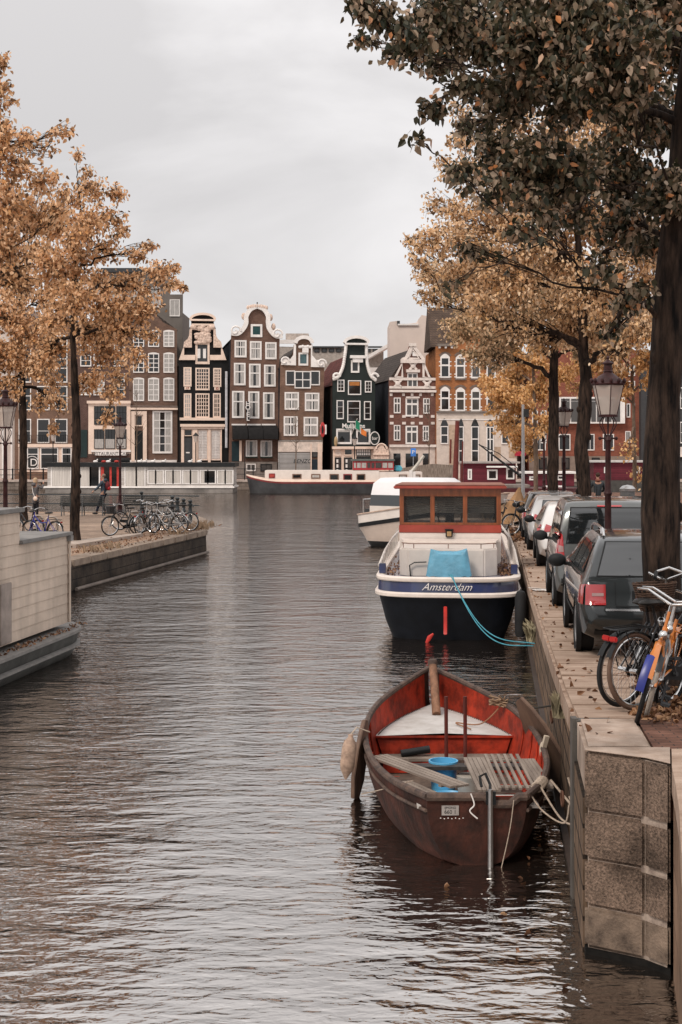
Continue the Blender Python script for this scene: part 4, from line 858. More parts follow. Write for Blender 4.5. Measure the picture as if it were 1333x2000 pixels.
_,_,zt=at(0,790,62); MB().tube([(0,0,0),(0,0,zt-zq(62))],[.085,.06],10).build('shaft',STEEL,t,smooth=True); MB().box(.03,.25,-.08,.08,zt-zq(62)-.55,zt-zq(62)-.2).build('control_box',DKGREY,t)
# bollards
BOLM = mat('black_green_iron',(.022,.030,.034),.45,.2,var=.3,scale=8)
def bollard(label,px,py,Y,h=1.02):
    x,y,_=at(px,0,Y); t=thing('bollard',label,'bollard',(x,y,ZP+.03),0,'black iron bollards round the point')
    s=h
    MB().lathe([(r,z*s) for r,z in ((0,0),(.12,0),(.12,.06),(.085,.1),(.075,.45),(.10,.5),(.075,.55),(.065,.75),(.10,.80),(.10,.84),(.05,.87),(.085,.92),(.09,.96),(.06,1.0),(0,1.01))],n=12).build('post',BOLM,t,smooth=True)
    MB().tube([(.09,0,.74*s),(.15,0,.74*s)],.03,6).build('chain_lug',BOLM,t)
for i,(px,Y,lb) in enumerate(((372,56.2,'rightmost bollard at the tip of the point'),(359,57.6,'second bollard from the tip of the point'),(347,59.2,'third bollard from the tip of the point'),(337,60.8,'fourth bollard from the tip, behind the handlebars'),(277,66.8,'lone bollard near the water right of the tall lamp'))): bollard(lb,px,0,Y)
# railings: two thin cables along the back edge
t=thing('edge_railing','thin dark double rail along the far edge of the peninsula','railing',(0,0,0)); b=MB()
for z in (.42,.86): b.tube([(-6.6,66.2,ZP+z),(-13,68.4,ZP+z),(-40,71.5,ZP+z)],.028,5)
b.build('rail',BOLM,t); b=MB()
for x,y in ((-13,68.4),(-18.5,69.1),(-24,69.8)): b.tube([(x,y,ZP),(x,y,ZP+.95)],.05,6)
b.build('post',BOLM,t)
# benches
def make_bench(label,px0,px1,Y,z):
    x0=at(px0,0,Y)[0]; x1=at(px1,0,Y)[0]; w=(x1-x0)/2; t=thing('park_bench',label,'bench',((x0+x1)/2,Y,z),0,'dark slatted benches by the water')
    wd=mat('dark_bench_slats',(.045,.05,.05),.6); b=MB()
    for k in range(5): b.obox((0,-.02+.02*k,.50+k*.09),(2*w,.03,.06),(.2,0,0))
    b.build('backrest',wd,t); b=MB()
    for k in range(4): b.box(-w,w,.08+k*.11,.16+k*.11,.43,.46)
    b.build('seat',wd,t)
    for s in (-.92,0,.92): b=MB(); b.tube([(s*w,-.12,0),(s*w,-.02,.45),(s*w,.07,.90)],.028,6); b.tube([(s*w,.5,0),(s*w,.42,.42),(s*w,0,.42)],.026,6); b.build('leg',mat('grey_iron',(.12,.12,.12),.5),t)
make_bench('dark slatted bench with its back to us behind the slender trunk',118,205,64.2,ZP+.03)
make_bench('dark slatted bench partly hidden behind the parked bicycles',240,310,65.2,ZP+.03)
make_bench('dark bench with the seated person on the right quay square',1150,1225,53.5,zq(53)+.1)
make_bench('dark bench right of the round grey bin',1240,1300,54.5,zq(54)+.1)
x,y,_=at(1226,0,55); t=thing('litter_bin','round grey litter bin between the maroon lamp and the big trunk','bin',(x,y,zq(55)+.12))
MB().lathe([(0,-.12),(.26,-.12),(.28,.1),(.28,1.05),(0,1.05)],n=20).build('drum',mat('grey_bin',(.14,.14,.14),.6),t,smooth=True); MB().lathe([(.30,1.05),(.31,1.15),(.2,1.26),(0,1.30)],n=20).build('lid',STEEL,t,smooth=True)
# hoops (bicycle racks) on peninsula
def hoop(label,px,Y,rot=0,w=.42):
    x,y,_=at(px,0,Y); t=MB().tube([(-w,0,0),(-w,0,.62),(-w+.05,0,.72),(-w+.14,0,.76),(w-.14,0,.76),(w-.05,0,.72),(w,0,.62),(w,0,0)],.035,8).build('bicycle_hoop',mat('tan_steel_hoop',(.38,.32,.27),.35,.7),smooth=True)
    t.location=(x,y,ZP+.03); t.rotation_euler=(0,0,rot); tag(t,label,'bicycle rack','steel bicycle hoops')
hoop('steel hoop rack right of the blue bicycle',101,47.6,.2,.20); hoop('steel hoop rack left of the blue bicycle',72,48.6,.2,.20)
hoop('steel hoop rack behind the black basket bicycle',262,51.5,1.2,.35); hoop('steel hoop rack among the silver bicycles',300,52.5,1.2,.35)

# ------------------------------------------------------------------ bicycles (x forward, origin on the ground mid-way)
def make_bike(label, frame, loc, rotz, lean=0, steer=0, basket=None, rack=True, tyre=RUBBER, guard=BLACKP, group='parked bicycles on the right quay', R_=.35, detail=True, bars=CHROME, coat=None, hb=1.08):
    t = thing('bicycle', label, 'bicycle', loc, rotz, group); t.rotation_euler = (lean, 0, rotz)
    wb = .54; nseg = 40 if detail else 24
    def wheel(cx, st):
        M_ = Matrix.Translation((cx,0,R_)) @ Matrix.Rotation(st,4,'Z')
        b = MB(); b.tube([(math.cos(2*PI*k/nseg)*(R_-.018),0,math.sin(2*PI*k/nseg)*(R_-.018)) for k in range(nseg)], .021, 8, closed=True); b.xf(M_); w = b.build('wheel', tyre, t, smooth=True)
        b = MB(); b.tube([(math.cos(2*PI*k/nseg)*(R_-.045),0,math.sin(2*PI*k/nseg)*(R_-.045)) for k in range(nseg)], .013, 6, closed=True); b.tube([(0,-.05,0),(0,.05,0)],.022,8); b.xf(M_); b.build('rim', CHROME, w, smooth=True)
        b = MB()
        for k in range(28 if detail else 14):
            a = 2*PI*k/(28 if detail else 14); a2 = a+(.5 if k%2 else -.5); s = .035 if k%4 < 2 else -.035
            b.tube([(.022*math.cos(a2),s,.022*math.sin(a2)),((R_-.05)*math.cos(a),0,(R_-.05)*math.sin(a))], .0016 if detail else .004, 3)
        b.xf(M_); b.build('spokes', CHROME, w, recalc=False)
        b = MB(); a0, a1 = (-.2, 2.4) if cx < 0 else (.35, 2.5)
        rows = [[(math.cos(a0+(a1-a0)*k/14+(0 if cx>0 else .3))*(R_+.022), s, math.sin(a0+(a1-a0)*k/14+(0 if cx>0 else .3))*(R_+.022)-abs(s)*.3) for s in (-.03,0,.03)] for k in range(15)]
        b.grid(rows); b.xf(M_); b.build('mudguard', guard, t, smooth=True, recalc=False)
    wheel(-wb, 0); wheel(wb, steer)
    bb = (-.08,0,.29); st_ = (-.25,0,.86); ht = (.36,0,.86); hl = (.40,0,.70)
    b = MB(); b.tube([bb, st_],.017,8); b.tube([bb, (.1,0,.36), hl],.022,8); b.tube([(-.19,0,.64),(.1,0,.62),ht],.018,8); b.tube([ht,hl],.024,8)
    for s in (-.045,.045): b.tube([bb,(-wb,s,R_)],.011,6); b.tube([(-.22,s*.4,.76),(-wb,s,R_)],.009,6)
    b.build('frame', frame, t, smooth=True)
    Mst = Matrix.Translation((.40,0,0)) @ Matrix.Rotation(steer,4,'Z') @ Matrix.Translation((-.40,0,0))
    b = MB()
    for s in (-.05,.05): b.tube([(.41,s*.5,.70),(.44,s,.62),(.5,s,.42),(wb,s,R_)],.013,6)
    b.tube([(.38,0,.70),(.35,0,1.0)],.014,6); b.xf(Mst); b.build('fork', frame, t, smooth=True)
    b = MB(); pts = [(.08,-.30,hb-.04),(.2,-.31,hb),(.32,-.22,hb+.03),(.36,-.06,hb-.02),(.35,0,hb-.04),(.36,.06,hb-.02),(.32,.22,hb+.03),(.2,.31,hb),(.08,.30,hb-.04)]; b.tube(pts,.013,8); b.tube([(.35,0,.98),(.35,0,hb-.03)],.014,6); b.xf(Mst); hbo = b.build('handlebar', bars, t, smooth=True)
    for s in (-1,1): MB().tube([(.05,s*.298,hb-.045),(.17,s*.31,hb-.005)],.018,8).xf(Mst).build('grip', RUBBER, hbo, smooth=True)
    b = MB(); b.ell((-.30,0,.96),.13,.09,.035,12,6); b.ell((-.17,0,.95),.10,.035,.03,10,6); b.tube([st_,(-.27,0,.94)],.013,6); b.build('saddle', mat('black_saddle',(.02,.018,.017),.5), t, smooth=True)
    b = MB(); b.tube([bb,(-.08,-.1,.29)],.02,8); b.tube([(-.08,.09,.29),(-.02,.09,.14)],.01,5); b.tube([(-.08,-.09,.29),(-.14,-.09,.44)],.01,5); b.box(-.06,.03,.09,.17,.12,.145); b.box(-.19,-.10,-.17,-.09,.43,.455); b.build('pedals', DKGREY, t)
    b = MB(); b.prism([(.02,.22),(.04,.34),(-.1,.37),(-wb,R_+.05),(-wb-.04,R_),(-wb,R_-.05)],-.065,-.05); b.build('chain_guard', guard, t)
    if rack:
        b = MB()
        for s in (-.06,0,.06): b.tube([(-.32,s,.74),(-.78,s,.74)],.006,5)
        b.tube([(-.32,-.06,.74),(-.32,.06,.74)],.006,5); b.tube([(-.78,-.06,.74),(-.78,.06,.74)],.006,5)
        for s in (-.06,.06): b.tube([(-.7,s,.74),(-wb,s,R_)],.006,5)
        b.build('rack', guard, t); b = MB(); b.obox((-.80,0,.66),(.03,.09,.05)); b.build('rear_lamp', mat('red_lens',(.45,.02,.02),.2,spec=.7), t, bevel=.01)
    if basket:
        b = MB()
        for k in range(12):
            z = hb-.30+k*.022; w = .13+.005*k; b.tube([(.52+math.cos(2*PI*j/20)*w,math.sin(2*PI*j/20)*w*1.15,z+.004*(j%2)) for j in range(20)],.010,5,closed=True)
        for j in range(20): a=2*PI*j/20; b.tube([(.52+math.cos(a)*.13,math.sin(a)*.15,hb-.31),(.52+math.cos(a)*.187,math.sin(a)*.215,hb-.04)],.006,4)
        b.lathe([(0,hb-.31),(.13,hb-.31),(.13,hb-.295),(0,hb-.295)],cx=.52,n=16); b.xf(Mst); b.build('basket', basket, t)
    MB().tube([(-.10,.02,.27),(-.18,.2,.02)],.009,5).build('kickstand', DKGREY, t)
    if detail:
        b=MB(); b.ell((.45,0,.80),.045,.04,.045,10,8); b.xf(Mst); b.build('headlamp',CHROME,t,smooth=True)
    return t
SILV = mat('silver_bike_paint',(.42,.41,.40),.35,.6); BLKB = mat('black_bike_paint',(.02,.02,.022),.3); BLUB = mat('blue_bike_paint',(.02,.025,.22),.3); ORB = mat('orange_bike_paint',(.50,.155,.02),.35,var=.06,coat=.5)
WICK = mat('brown_wicker',(.075,.045,.032),.8,var=.3,scale=30); WHT_T = mat('dirty_white_tyre',(.40,.35,.30),.8); BROWNT = mat('brown_tyre',(.12,.075,.055),.8)
def bp(px,py,z): # point on the ground at height z seen at px,py
    Y=(CAMZ-z)*F/(py-875); return at(px,py,Y)[0],Y
GP='bicycles parked at the tip of the point'
def far_bike(label,frame,px,Y,rot,**k):
    x,y,_=at(px,0,Y); return make_bike(label,frame,(x,y,ZP+.03),rot,detail=False,group=GP,R_=.345,**k)
far_bike('black bicycle with front crate nearest the slender tree',BLKB,243,50.0,R(180+35),basket=BLKB)
far_bike('dark bicycle seen end on with a red rear lamp',BLKB,287,50.6,R(68),guard=CHROME)
far_bike('silver bicycle leaning among the others',SILV,306,51.8,R(200),bars=CHROME)
far_bike('silver bicycle with large front wheel to the right',SILV,325,51.2,R(160),guard=CHROME)
far_bike('grey bicycle at the right end next to the bollards',SILV,345,52.6,R(165))
far_bike('black bicycle behind the silver ones with black saddle',BLKB,318,53.8,R(30))
far_bike('dark bicycle behind the black one under the lamp',BLKB,262,53.5,R(25))
far_bike('blue bicycle behind the beige houseboat roof',BLUB,84,46.5,R(150))
far_bike('dark bicycle at the rack left of the blue one',BLKB,55,47.5,R(140),tyre=RUBBER)
# bikes by the covered one on the right quay
for i,(px,Y,lb) in enumerate(((1007,47.5,'bicycle under the tan cover with its front wheel showing'),(1028,46.2,'dark bicycle beside the tan covered one'))):
    x,y,_=at(px,0,Y); make_bike(lb,BLKB,(x,y,zq(Y)),R(190+10*i),detail=False)
x,y,_=at(1008,0,47.6); z0=zq(47)
rows=[]
for i in range(9):
    u=i/8; rows.append([(x+.12*(1-u)+((.04+.62*u**1.2+.07*math.sin(6*a_+3*u)*u)*math.cos(a_))-.10*u, y+(.03+.34*u+.05*math.sin(5*a_)*u)*math.sin(a_), z0+1.50-1.15*u+.06*math.sin(4*a_)*u) for a_ in [2*PI*k/28 for k in range(28)]])
o=MB().grid(rows,closed=True).build('bicycle_cover',mat('tan_canvas',(.36,.21,.11),.9,var=.2,scale=3,bump=.5,bscale=6),smooth=True,recalc=False); tag(o,'tan canvas cover draped over a bicycle at the quay edge','cover')
# near cluster
z13=zq(13)
def near_bike(label, frame, px, py, head, rear=True, **k):
    """px,py = where the visible wheel touches the ground; head = direction the bike points, degrees from +x"""
    z=zq(12.9)+.006; x,y=bp(px,py,z); h=R(head); s=(.54 if rear else -.54); return make_bike(label,frame,(x+math.cos(h)*s,y+math.sin(h)*s,z),h,**k)
near_bike('black bicycle with silver rims, leftmost by the quay edge',BLKB,1214,1380,38,lean=R(4),hb=1.2,steer=.5)
near_bike('brown tyred bicycle between the leftmost one and the orange one',BLKB,1243,1387,36,lean=R(-3),tyre=BROWNT,hb=1.0)
make_bike('old silver bicycle with wicker basket against the big trunk',SILV,(3.36,13.75,zq(13.7)+.005),R(232),lean=R(4),basket=WICK,guard=CHROME,hb=1.22,steer=-.25)
ob=near_bike('orange bicycle with blue mudguard patch leaning at the right edge',ORB,1243,1416,248,rear=False,lean=R(-15),guard=ORB,R_=.365,hb=1.1,steer=.12)
b=MB(); rows=[[(.54+math.cos(a_)*(.365+.036),s,.365+math.sin(a_)*(.365+.036)-abs(s)*.6) for s in (-.034,-.017,.017,.034)] for a_ in [0.05+.85*k/10 for k in range(11)]]; b.grid(rows); b.build('blue_mudguard_patch',mat('blue_patch',(.012,.022,.20),.35),ob,smooth=True,recalc=False)
b=MB(); b.tube([(-.08,0,.29),(.05,0,.40),(.38,0,.72)],.038,10); dt=b.build('down_tube',ORB,ob,smooth=True)
text('lettering','OV',.10,WHITE,dt,Matrix.Translation((.20,.041,.60))@Matrix.Rotation(R(180),4,'Z')@Matrix.Rotation(PI/2,4,'X')@Matrix.Rotation(R(-42),4,'Z'),ext=.001)
near_bike('white tyred bicycle behind the orange one, mostly out of the picture',SILV,1262,1402,255,rear=False,lean=R(-14),tyre=WHT_T,guard=BLKB,R_=.36)

# street_behind: what stands behind the viewer and shows up only as mirror images in the cars
tr=[o for o in COL.objects if o.name.startswith('elm_tree') and o.type=='EMPTY']
dup(tr[1],'tree on the street behind the viewer, to the right',(9,-14,1.6),2.2); dup(tr[4],'tree on the street behind the viewer, to the left',(1,-24,1.6),1.1); dup(tr[2],'tree farther behind the viewer on the right',(15,-26,1.6),.4)
MB().prismz([(-60,4.0),(60,4.0),(60,-60),(-60,-60)],1.4,1.9).build('street_behind',PAVE)['kind']='structure'
# ------------------------------------------------------------------ cars (y forward from the tail, x across, z up)
def make_car(label, loc, rotz, paint, sp, group='cars parked along the right quay'):
    Lc, W, H = sp['L'], sp['W'], sp['H']; t = thing('parked_car', label, 'car', loc, rotz, group)
    zt, bl, rw = sp['top'], sp['belt'], sp['roofw']
    def hw(y):
        r = sp.get('rr',.35); k = 1.0
        if y < r: k = sp.get('tk',.80)+(1-sp.get('tk',.80))*math.sqrt(max(0,1-(1-y/r)**2))
        if y > Lc-.9: u = (y-(Lc-.9))/.9; k = 1-.30*u**2.4
        return W/2*k
    def ring(y):
        T = sinterp(y, zt); B = min(bl+.04*(y-1)/2 if y < Lc-1.3 else bl, T-.03); w = hw(y); zb = .24+(.16*(1-y/.18) if y < .18 else 0)
        g = max(0, min(1, (T-bl)/(H-bl))); wr = lerp(w*.93, W/2*rw, g**.8)
        half = [(0,zb),(w*.80,zb),(w*.955,zb+.06),(w*.99,lerp(zb,B,.35)),(w*1.0,lerp(zb,B,.55)),(w*.985,lerp(zb,B,.80)),(w*.955,B),(lerp(w*.945,wr,.33),lerp(B,T,.33)),(lerp(w*.945,wr,.70),lerp(B,T,.68)),(wr,lerp(B,T,.90)),(wr*.95,lerp(B,T,.965)),(wr*.80,lerp(B,T,.992)),(wr*.4,T+.004),(0,T+.006)]
        return [(x,y,z) for x,z in half]+[(-x,y,z) for x,z in half[-2:0:-1]]
    ys = [0,.012,.03,.05,.075,.10,.13,.165,.20,.25,.30,.36,.43,.5,.58,.67,.78,.9]+[.9+(Lc-1.8)*k/14 for k in range(1,15)]+[Lc-.9+.9*k/8 for k in range(1,9)]
    b = MB().grid([ring(y) for y in ys], closed=True, caps=True); body = b.build('body', paint, t, smooth=True, angle=34)
    me = body.data; bvh = BVHTree.FromPolygons([v.co for v in me.vertices], [p.vertices[:] for p in me.polygons])
    def patch(name, q, axis, m, off=.006, n=10, n2=None, parent=None, rim=0):
        n2 = n2 or n; rows = []
        for i in range(n+1):
            row = []
            for j in range(n2+1):
                u, v = j/n2, i/n; A = Vector(q[0]).lerp(Vector(q[1]), u); B_ = Vector(q[3]).lerp(Vector(q[2]), u); p = A.lerp(B_, v)
                if axis == 'rear': o_, d_ = Vector((p.x,-2,p.y)), Vector((0,1,0))
                elif axis == 'left': o_, d_ = Vector((-3,p.x,p.y)), Vector((1,0,0))
                else: o_, d_ = Vector((3,p.x,p.y)), Vector((-1,0,0))
                h, nn, _, _ = bvh.ray_cast(o_, d_)
                if h is None: h = Vector((p.x,.1,p.y)) if axis == 'rear' else Vector((math.copysign(W/2,o_.x),p.x,p.y)); nn = -d_
                if nn.dot(d_) > 0: nn = -nn
                row.append(tuple(h-d_*off+nn*off*.6))
            rows.append(row)
        return MB().grid(rows).build(name, m, parent or t, smooth=True, recalc=False, angle=50)
    for q in sp['rearwin']:
        cx = sum(p[0] for p in q)/4; cz = sum(p[1] for p in q)/4; patch('window_seal', [(cx+(x-cx)*1.03, cz+(z-cz)*1.07) for x, z in q], 'rear', RUBBER, off=.003, n=12); patch('rear_window', q, 'rear', GLASSC, off=.009, n=12)
    for s in ('left','right'):
        for q in sp['sidewin']: patch('side_window', q, s, GLASSC, n=6, n2=10)
        for c in ('taillight_side',): 
            if sp.get('lside'): patch('taillight', sp['lside'], s, REDL, off=.012, n=6)
    for sg in (-1,1):
        q = [(sg*x, z) for x, z in sp['light']]; o = patch('taillight', q, 'rear', REDL, off=.014, n=8)
        if sp.get('lamp2'): patch('reversing_lens', [(sg*x, z) for x, z in sp['lamp2']], 'rear', mat('clear_lens',(.34,.22,.21),.2), off=.018, n=4, parent=o)
    for nm, q, m in sp.get('rear', ()): patch(nm, q, 'rear', m, off=.010, n=4, n2=12)
    for nm, q, m in sp.get('side', ()):
        for s in ('left','right'): patch(nm, q, s, m, off=.008, n=4, n2=24)
    # wheels
    wr_ = sp.get('wr',.32); b = MB()
    for y in (sp['wy'], sp['wy']+sp['wb']):
        for s in (-1,1):
            x = s*(W/2-.115); a = MB(); n = 28
            MB_ = MB(); MB_.grid([[(s*(W/2-.005+dx),y+math.cos(2*PI*k/n)*r,wr_+math.sin(2*PI*k/n)*r) for k in range(n)] for r,dx in ((wr_+.065,-.05),(wr_+.06,.010),(wr_+.02,.012),(wr_+.012,-.2))],closed=True); MB_.build('wheel_arch',mat('black_plastic',(.012,.012,.013),.7),t,smooth=True)
            prof = [(wr_-.10,-.10),(wr_-.03,-.105),(wr_-.004,-.085),(wr_,-.03),(wr_,.03),(wr_-.004,.085),(wr_-.03,.105),(wr_-.10,.10)]
            a.grid([[(x+dx,y+math.cos(2*PI*k/n)*r,wr_+math.sin(2*PI*k/n)*r) for k in range(n)] for r,dx in prof],closed=True,caps=True); w = a.build('wheel', RUBBER, t, smooth=True)
            c = MB(); c.grid([[(x+s*dx,y+math.cos(2*PI*k/n)*r,wr_+math.sin(2*PI*k/n)*r) for k in range(n)] for r,dx in ((wr_-.085,.102),(wr_-.10,.112),(wr_-.13,.105),(.14,.07),(.06,.09),(.0,.095))],closed=True)
            c.build('hubcap', mat('alloy_rim',(.40,.40,.40),.35,.8), w, smooth=True)
    # mirrors
    my = sp['mirror']
    for s in (-1,1):
        b = MB(); b.ell((s*(W/2+.13),my,bl+.03),.13,.075,.095,12,8); b.tube([(s*(W/2-.06),my+.04,bl-.03),(s*(W/2+.1),my+.02,bl)],.03,6); b.build('wing_mirror', sp.get('mirrorm', paint), t, smooth=True)
    if sp.get('rails'):
        for s in (-1,1):
            xr = s*W/2*rw*.90; P = [(xr,y,sinterp(y,zt)+(.07 if i not in (0,6) else .0)) for i,y in enumerate([.82,.98,1.4,2.0,2.5,2.9,3.0])]
            b = MB(); b.tube(P,.019,6); b.tube([(xr,1.0,P[1][2]-.06),(xr,1.02,P[1][2])],.03,6); b.build('roof_rail', CHROME, t, smooth=True)
    if sp.get('wiper'):
        (x0,z0),(x1,z1) = sp['wiper']; pts = []
        for k in range(6):
            h,nn,_,_ = bvh.ray_cast(Vector((lerp(x0,x1,k/5),-2,lerp(z0,z1,k/5))),Vector((0,1,0)))
            if h: pts.append(h+Vector((0,-.03,0)))
        MB().tube(pts,.012,5).build('rear_wiper', BLACKP, t)
    MB().tube([(0,sp.get('ant',.8),H-.02),(0,sp.get('ant',.8)-.12,H+.16)],.006,4).build('aerial', BLACKP, t)
    if sp.get('plate'):
        px_,pz = sp['plate']; h,_,_,_ = bvh.ray_cast(Vector((px_,-2,pz)),Vector((0,1,0))); y=h.y-.018
        p = MB().box(px_-.26,px_+.26,y-.006,y+.03,pz-.055,pz+.055).build('number_plate', mat('plate_amber',(.62,.26,.05),.5), t)
        MB().box(px_-.258,px_-.19,y-.009,y-.0065,pz-.052,pz+.052).build('country_band', mat('plate_blue',(.02,.10,.45),.5), p)
        text('plate_text','NL',.045,WHITE,p,front(px_-.224,y-.011,pz-.02),ext=.001); text('plate_text',sp.get('ptxt','/S'),.10,BLACKP,p,front(px_-.12,y-.009,pz),ext=.001)
    return t
GLASSC = glassmat('car_glass', (.010,.012,.013), .03, .35); REDL = mat('red_tail_lens', (.36,.008,.010), .15, spec=.8, coat=1, var=.05)
def carpaint(n, c, metal=.4): return mat(n, c, .28, metal, var=.04, scale=.6, coat=.8)
P_AUD = carpaint('dark_green_grey_paint',(.014,.018,.019)); P_VAN = carpaint('grey_green_paint',(.10,.105,.102)); P_WH = carpaint('white_car_paint',(.62,.60,.58),0); P_SIL = carpaint('silver_paint',(.40,.39,.38)); P_DK = carpaint('dark_grey_car_paint',(.10,.10,.10))
CREASE = mat('shut_line',(.008,.009,.01),.6)
BUMP = mat('bumper_black',(.014,.015,.016),.6); 
ESTATE = dict(L=4.8,W=1.85,H=1.46,belt=.93,roofw=.70,rr=.42,tk=.86,wr=.325,wb=2.76,wy=.98,mirror=3.15,rails=1,wiper=((.05,1.02),(.45,1.04)),ant=1.3,plate=(.0,.76),mirrorm=BUMP,
  top=[(0,.52),(.03,.64),(.07,.70),(.10,.80),(.14,.93),(.20,1.0),(.36,1.14),(.52,1.29),(.68,1.40),(.9,1.445),(1.6,1.46),(2.6,1.44),(3.0,1.37),(3.7,1.02),(4.2,.95),(4.65,.82),(4.8,.6)],
  rearwin=[[(-.70,1.00),(.70,1.00),(.565,1.375),(-.565,1.375)]], sidewin=[[(.62,1.00),(1.45,.985),(1.45,1.32),(.95,1.36)],[(1.52,.985),(2.3,.975),(2.3,1.34),(1.52,1.34)],[(2.38,.975),(3.35,.98),(2.85,1.30),(2.38,1.34)]],
  light=[(.615,.66),(.855,.66),(.845,.90),(.615,.90)], lside=[(.10,.66),(.34,.68),(.34,.88),(.14,.90)], lamp2=[(.64,.765),(.78,.765),(.78,.80),(.64,.80)],
  rear=[('chrome_strip',[(-.62,.595),(.62,.595),(.62,.62),(-.62,.62)],CHROME),('shut_line',[(-.50,.645),(.50,.645),(.50,.655),(-.50,.655)],CREASE),('shut_line',[(-.505,.66),(-.497,.66),(-.497,.93),(-.505,.93)],CREASE),('shut_line',[(.497,.66),(.505,.66),(.505,.93),(.497,.93)],CREASE),('lower_bumper',[(-.75,.30),(.75,.30),(.75,.36),(-.75,.36)],BUMP),('plate_recess',[(-.30,.695),(.30,.695),(.30,.83),(-.30,.83)],CREASE)],
  side=[('window_trim',[(.60,.962),(3.4,.945),(3.4,.96),(.60,.977)],CHROME),('sill_moulding',[(1.35,.36),(3.3,.36),(3.3,.42),(1.35,.42)],BUMP),('shut_line',[(2.335,.40),(2.343,.40),(2.343,.95),(2.335,.95)],CREASE),('shut_line',[(1.42,.55),(1.428,.55),(1.428,.95),(1.42,.95)],CREASE)])
VAN = dict(L=4.38,W=1.81,H=1.80,belt=1.02,roofw=.80,rr=.30,tk=.88,wr=.32,wb=2.73,wy=.80,mirror=2.95,ant=3.2,plate=(0,.72),mirrorm=BUMP,
  top=[(0,.50),(.02,.62),(.05,.70),(.07,.85),(.10,1.05),(.17,1.35),(.26,1.62),(.34,1.73),(.45,1.775),(1.0,1.80),(2.4,1.79),(2.9,1.70),(3.5,1.20),(3.9,1.05),(4.25,.85),(4.38,.6)],
  rearwin=[[(-.70,1.10),(.70,1.10),(.62,1.66),(-.62,1.66)]], sidewin=[[(.40,1.14),(1.2,1.12),(1.2,1.60),(.50,1.60)],[(1.28,1.12),(2.2,1.10),(2.2,1.62),(1.28,1.62)],[(2.3,1.10),(3.3,1.10),(2.85,1.58),(2.3,1.62)]],
  light=[(.74,.80),(.865,.80),(.83,1.30),(.77,1.22)], lside=[(.08,.80),(.20,.82),(.20,1.10),(.15,1.28)],
  lamp2=[(.76,.95),(.84,.95),(.83,1.06),(.765,1.04)],
  rear=[('brake_lamp',[(-.2,1.685),(.2,1.685),(.2,1.71),(-.2,1.71)],REDL),('bumper_band',[(-.8,.40),(.8,.40),(.8,.52),(-.8,.52)],BUMP),('shut_line',[(-.68,.58),(.68,.58),(.68,.59),(-.68,.59)],CREASE)],
  side=[('sill_moulding',[(1.2,.36),(3.1,.36),(3.1,.46),(1.2,.46)],BUMP),('shut_line',[(2.25,.40),(2.258,.40),(2.258,1.08),(2.25,1.08)],CREASE)])
HATCH = dict(L=4.2,W=1.78,H=1.50,belt=.97,roofw=.70,rr=.40,tk=.82,wr=.315,wb=2.6,wy=.78,mirror=2.7,ant=1.0,mirrorm=BLACKP,
  top=[(0,.50),(.03,.62),(.07,.72),(.11,.88),(.18,1.02),(.30,1.20),(.42,1.34),(.58,1.44),(.9,1.485),(1.6,1.50),(2.3,1.46),(2.6,1.38),(3.2,1.05),(3.6,.97),(4.05,.80),(4.2,.6)],
  rearwin=[[(-.52,1.06),(.52,1.06),(.46,1.36),(-.46,1.36)]], sidewin=[[(.60,1.06),(1.35,1.02),(1.35,1.36),(.85,1.38)],[(1.42,1.02),(2.85,1.0),(2.4,1.34),(1.42,1.38)]],
  light=[(.52,.84),(.76,.82),(.70,1.0),(.55,.95)], lside=[(.06,.83),(.34,.88),(.36,.98),(.18,1.0)],
  rear=[('bumper_band',[(-.72,.36),(.72,.36),(.72,.42),(-.72,.42)],BUMP)],side=[('sill_moulding',[(1.2,.34),(2.9,.34),(2.9,.38),(1.2,.38)],BUMP)])
RZ = -math.atan(.106)
def carat(px, py, Yh, sp, wheel=True):   # px,py of the bottom of the left rear wheel -> tail centre
    z = zq(Yh); Y = (CAMZ-z)*F/(py-875); X = (px-666.5)/F*Y
    hx, hy = sp['W']/2-.0, -sp['wy']; c_, s_ = math.cos(RZ), math.sin(RZ)
    return (X+hx*c_-hy*s_, Y+hx*s_+hy*c_, zq(Y)+.008)
make_car('dark green grey estate car with roof rails and red square lamps, nearest on the quay', carat(1124,1268,17.8,ESTATE), RZ, P_AUD, ESTATE)
make_car('tall grey van like family car with large rear window ahead of the estate', carat(1080,1182,24,VAN), RZ, P_VAN, VAN)
make_car('white hatchback directly ahead of the grey van', carat(1049,1104,33,HATCH), RZ, P_WH, HATCH)
make_car('silver white hatchback, second ahead of the grey van', carat(1030,1073,39,HATCH), RZ, P_SIL, HATCH)
make_car('dark grey car farthest along the quay with a red tail lamp', carat(1019,1052,45.5,dict(ESTATE)), RZ, P_DK, dict(ESTATE,rails=0,H=1.55))

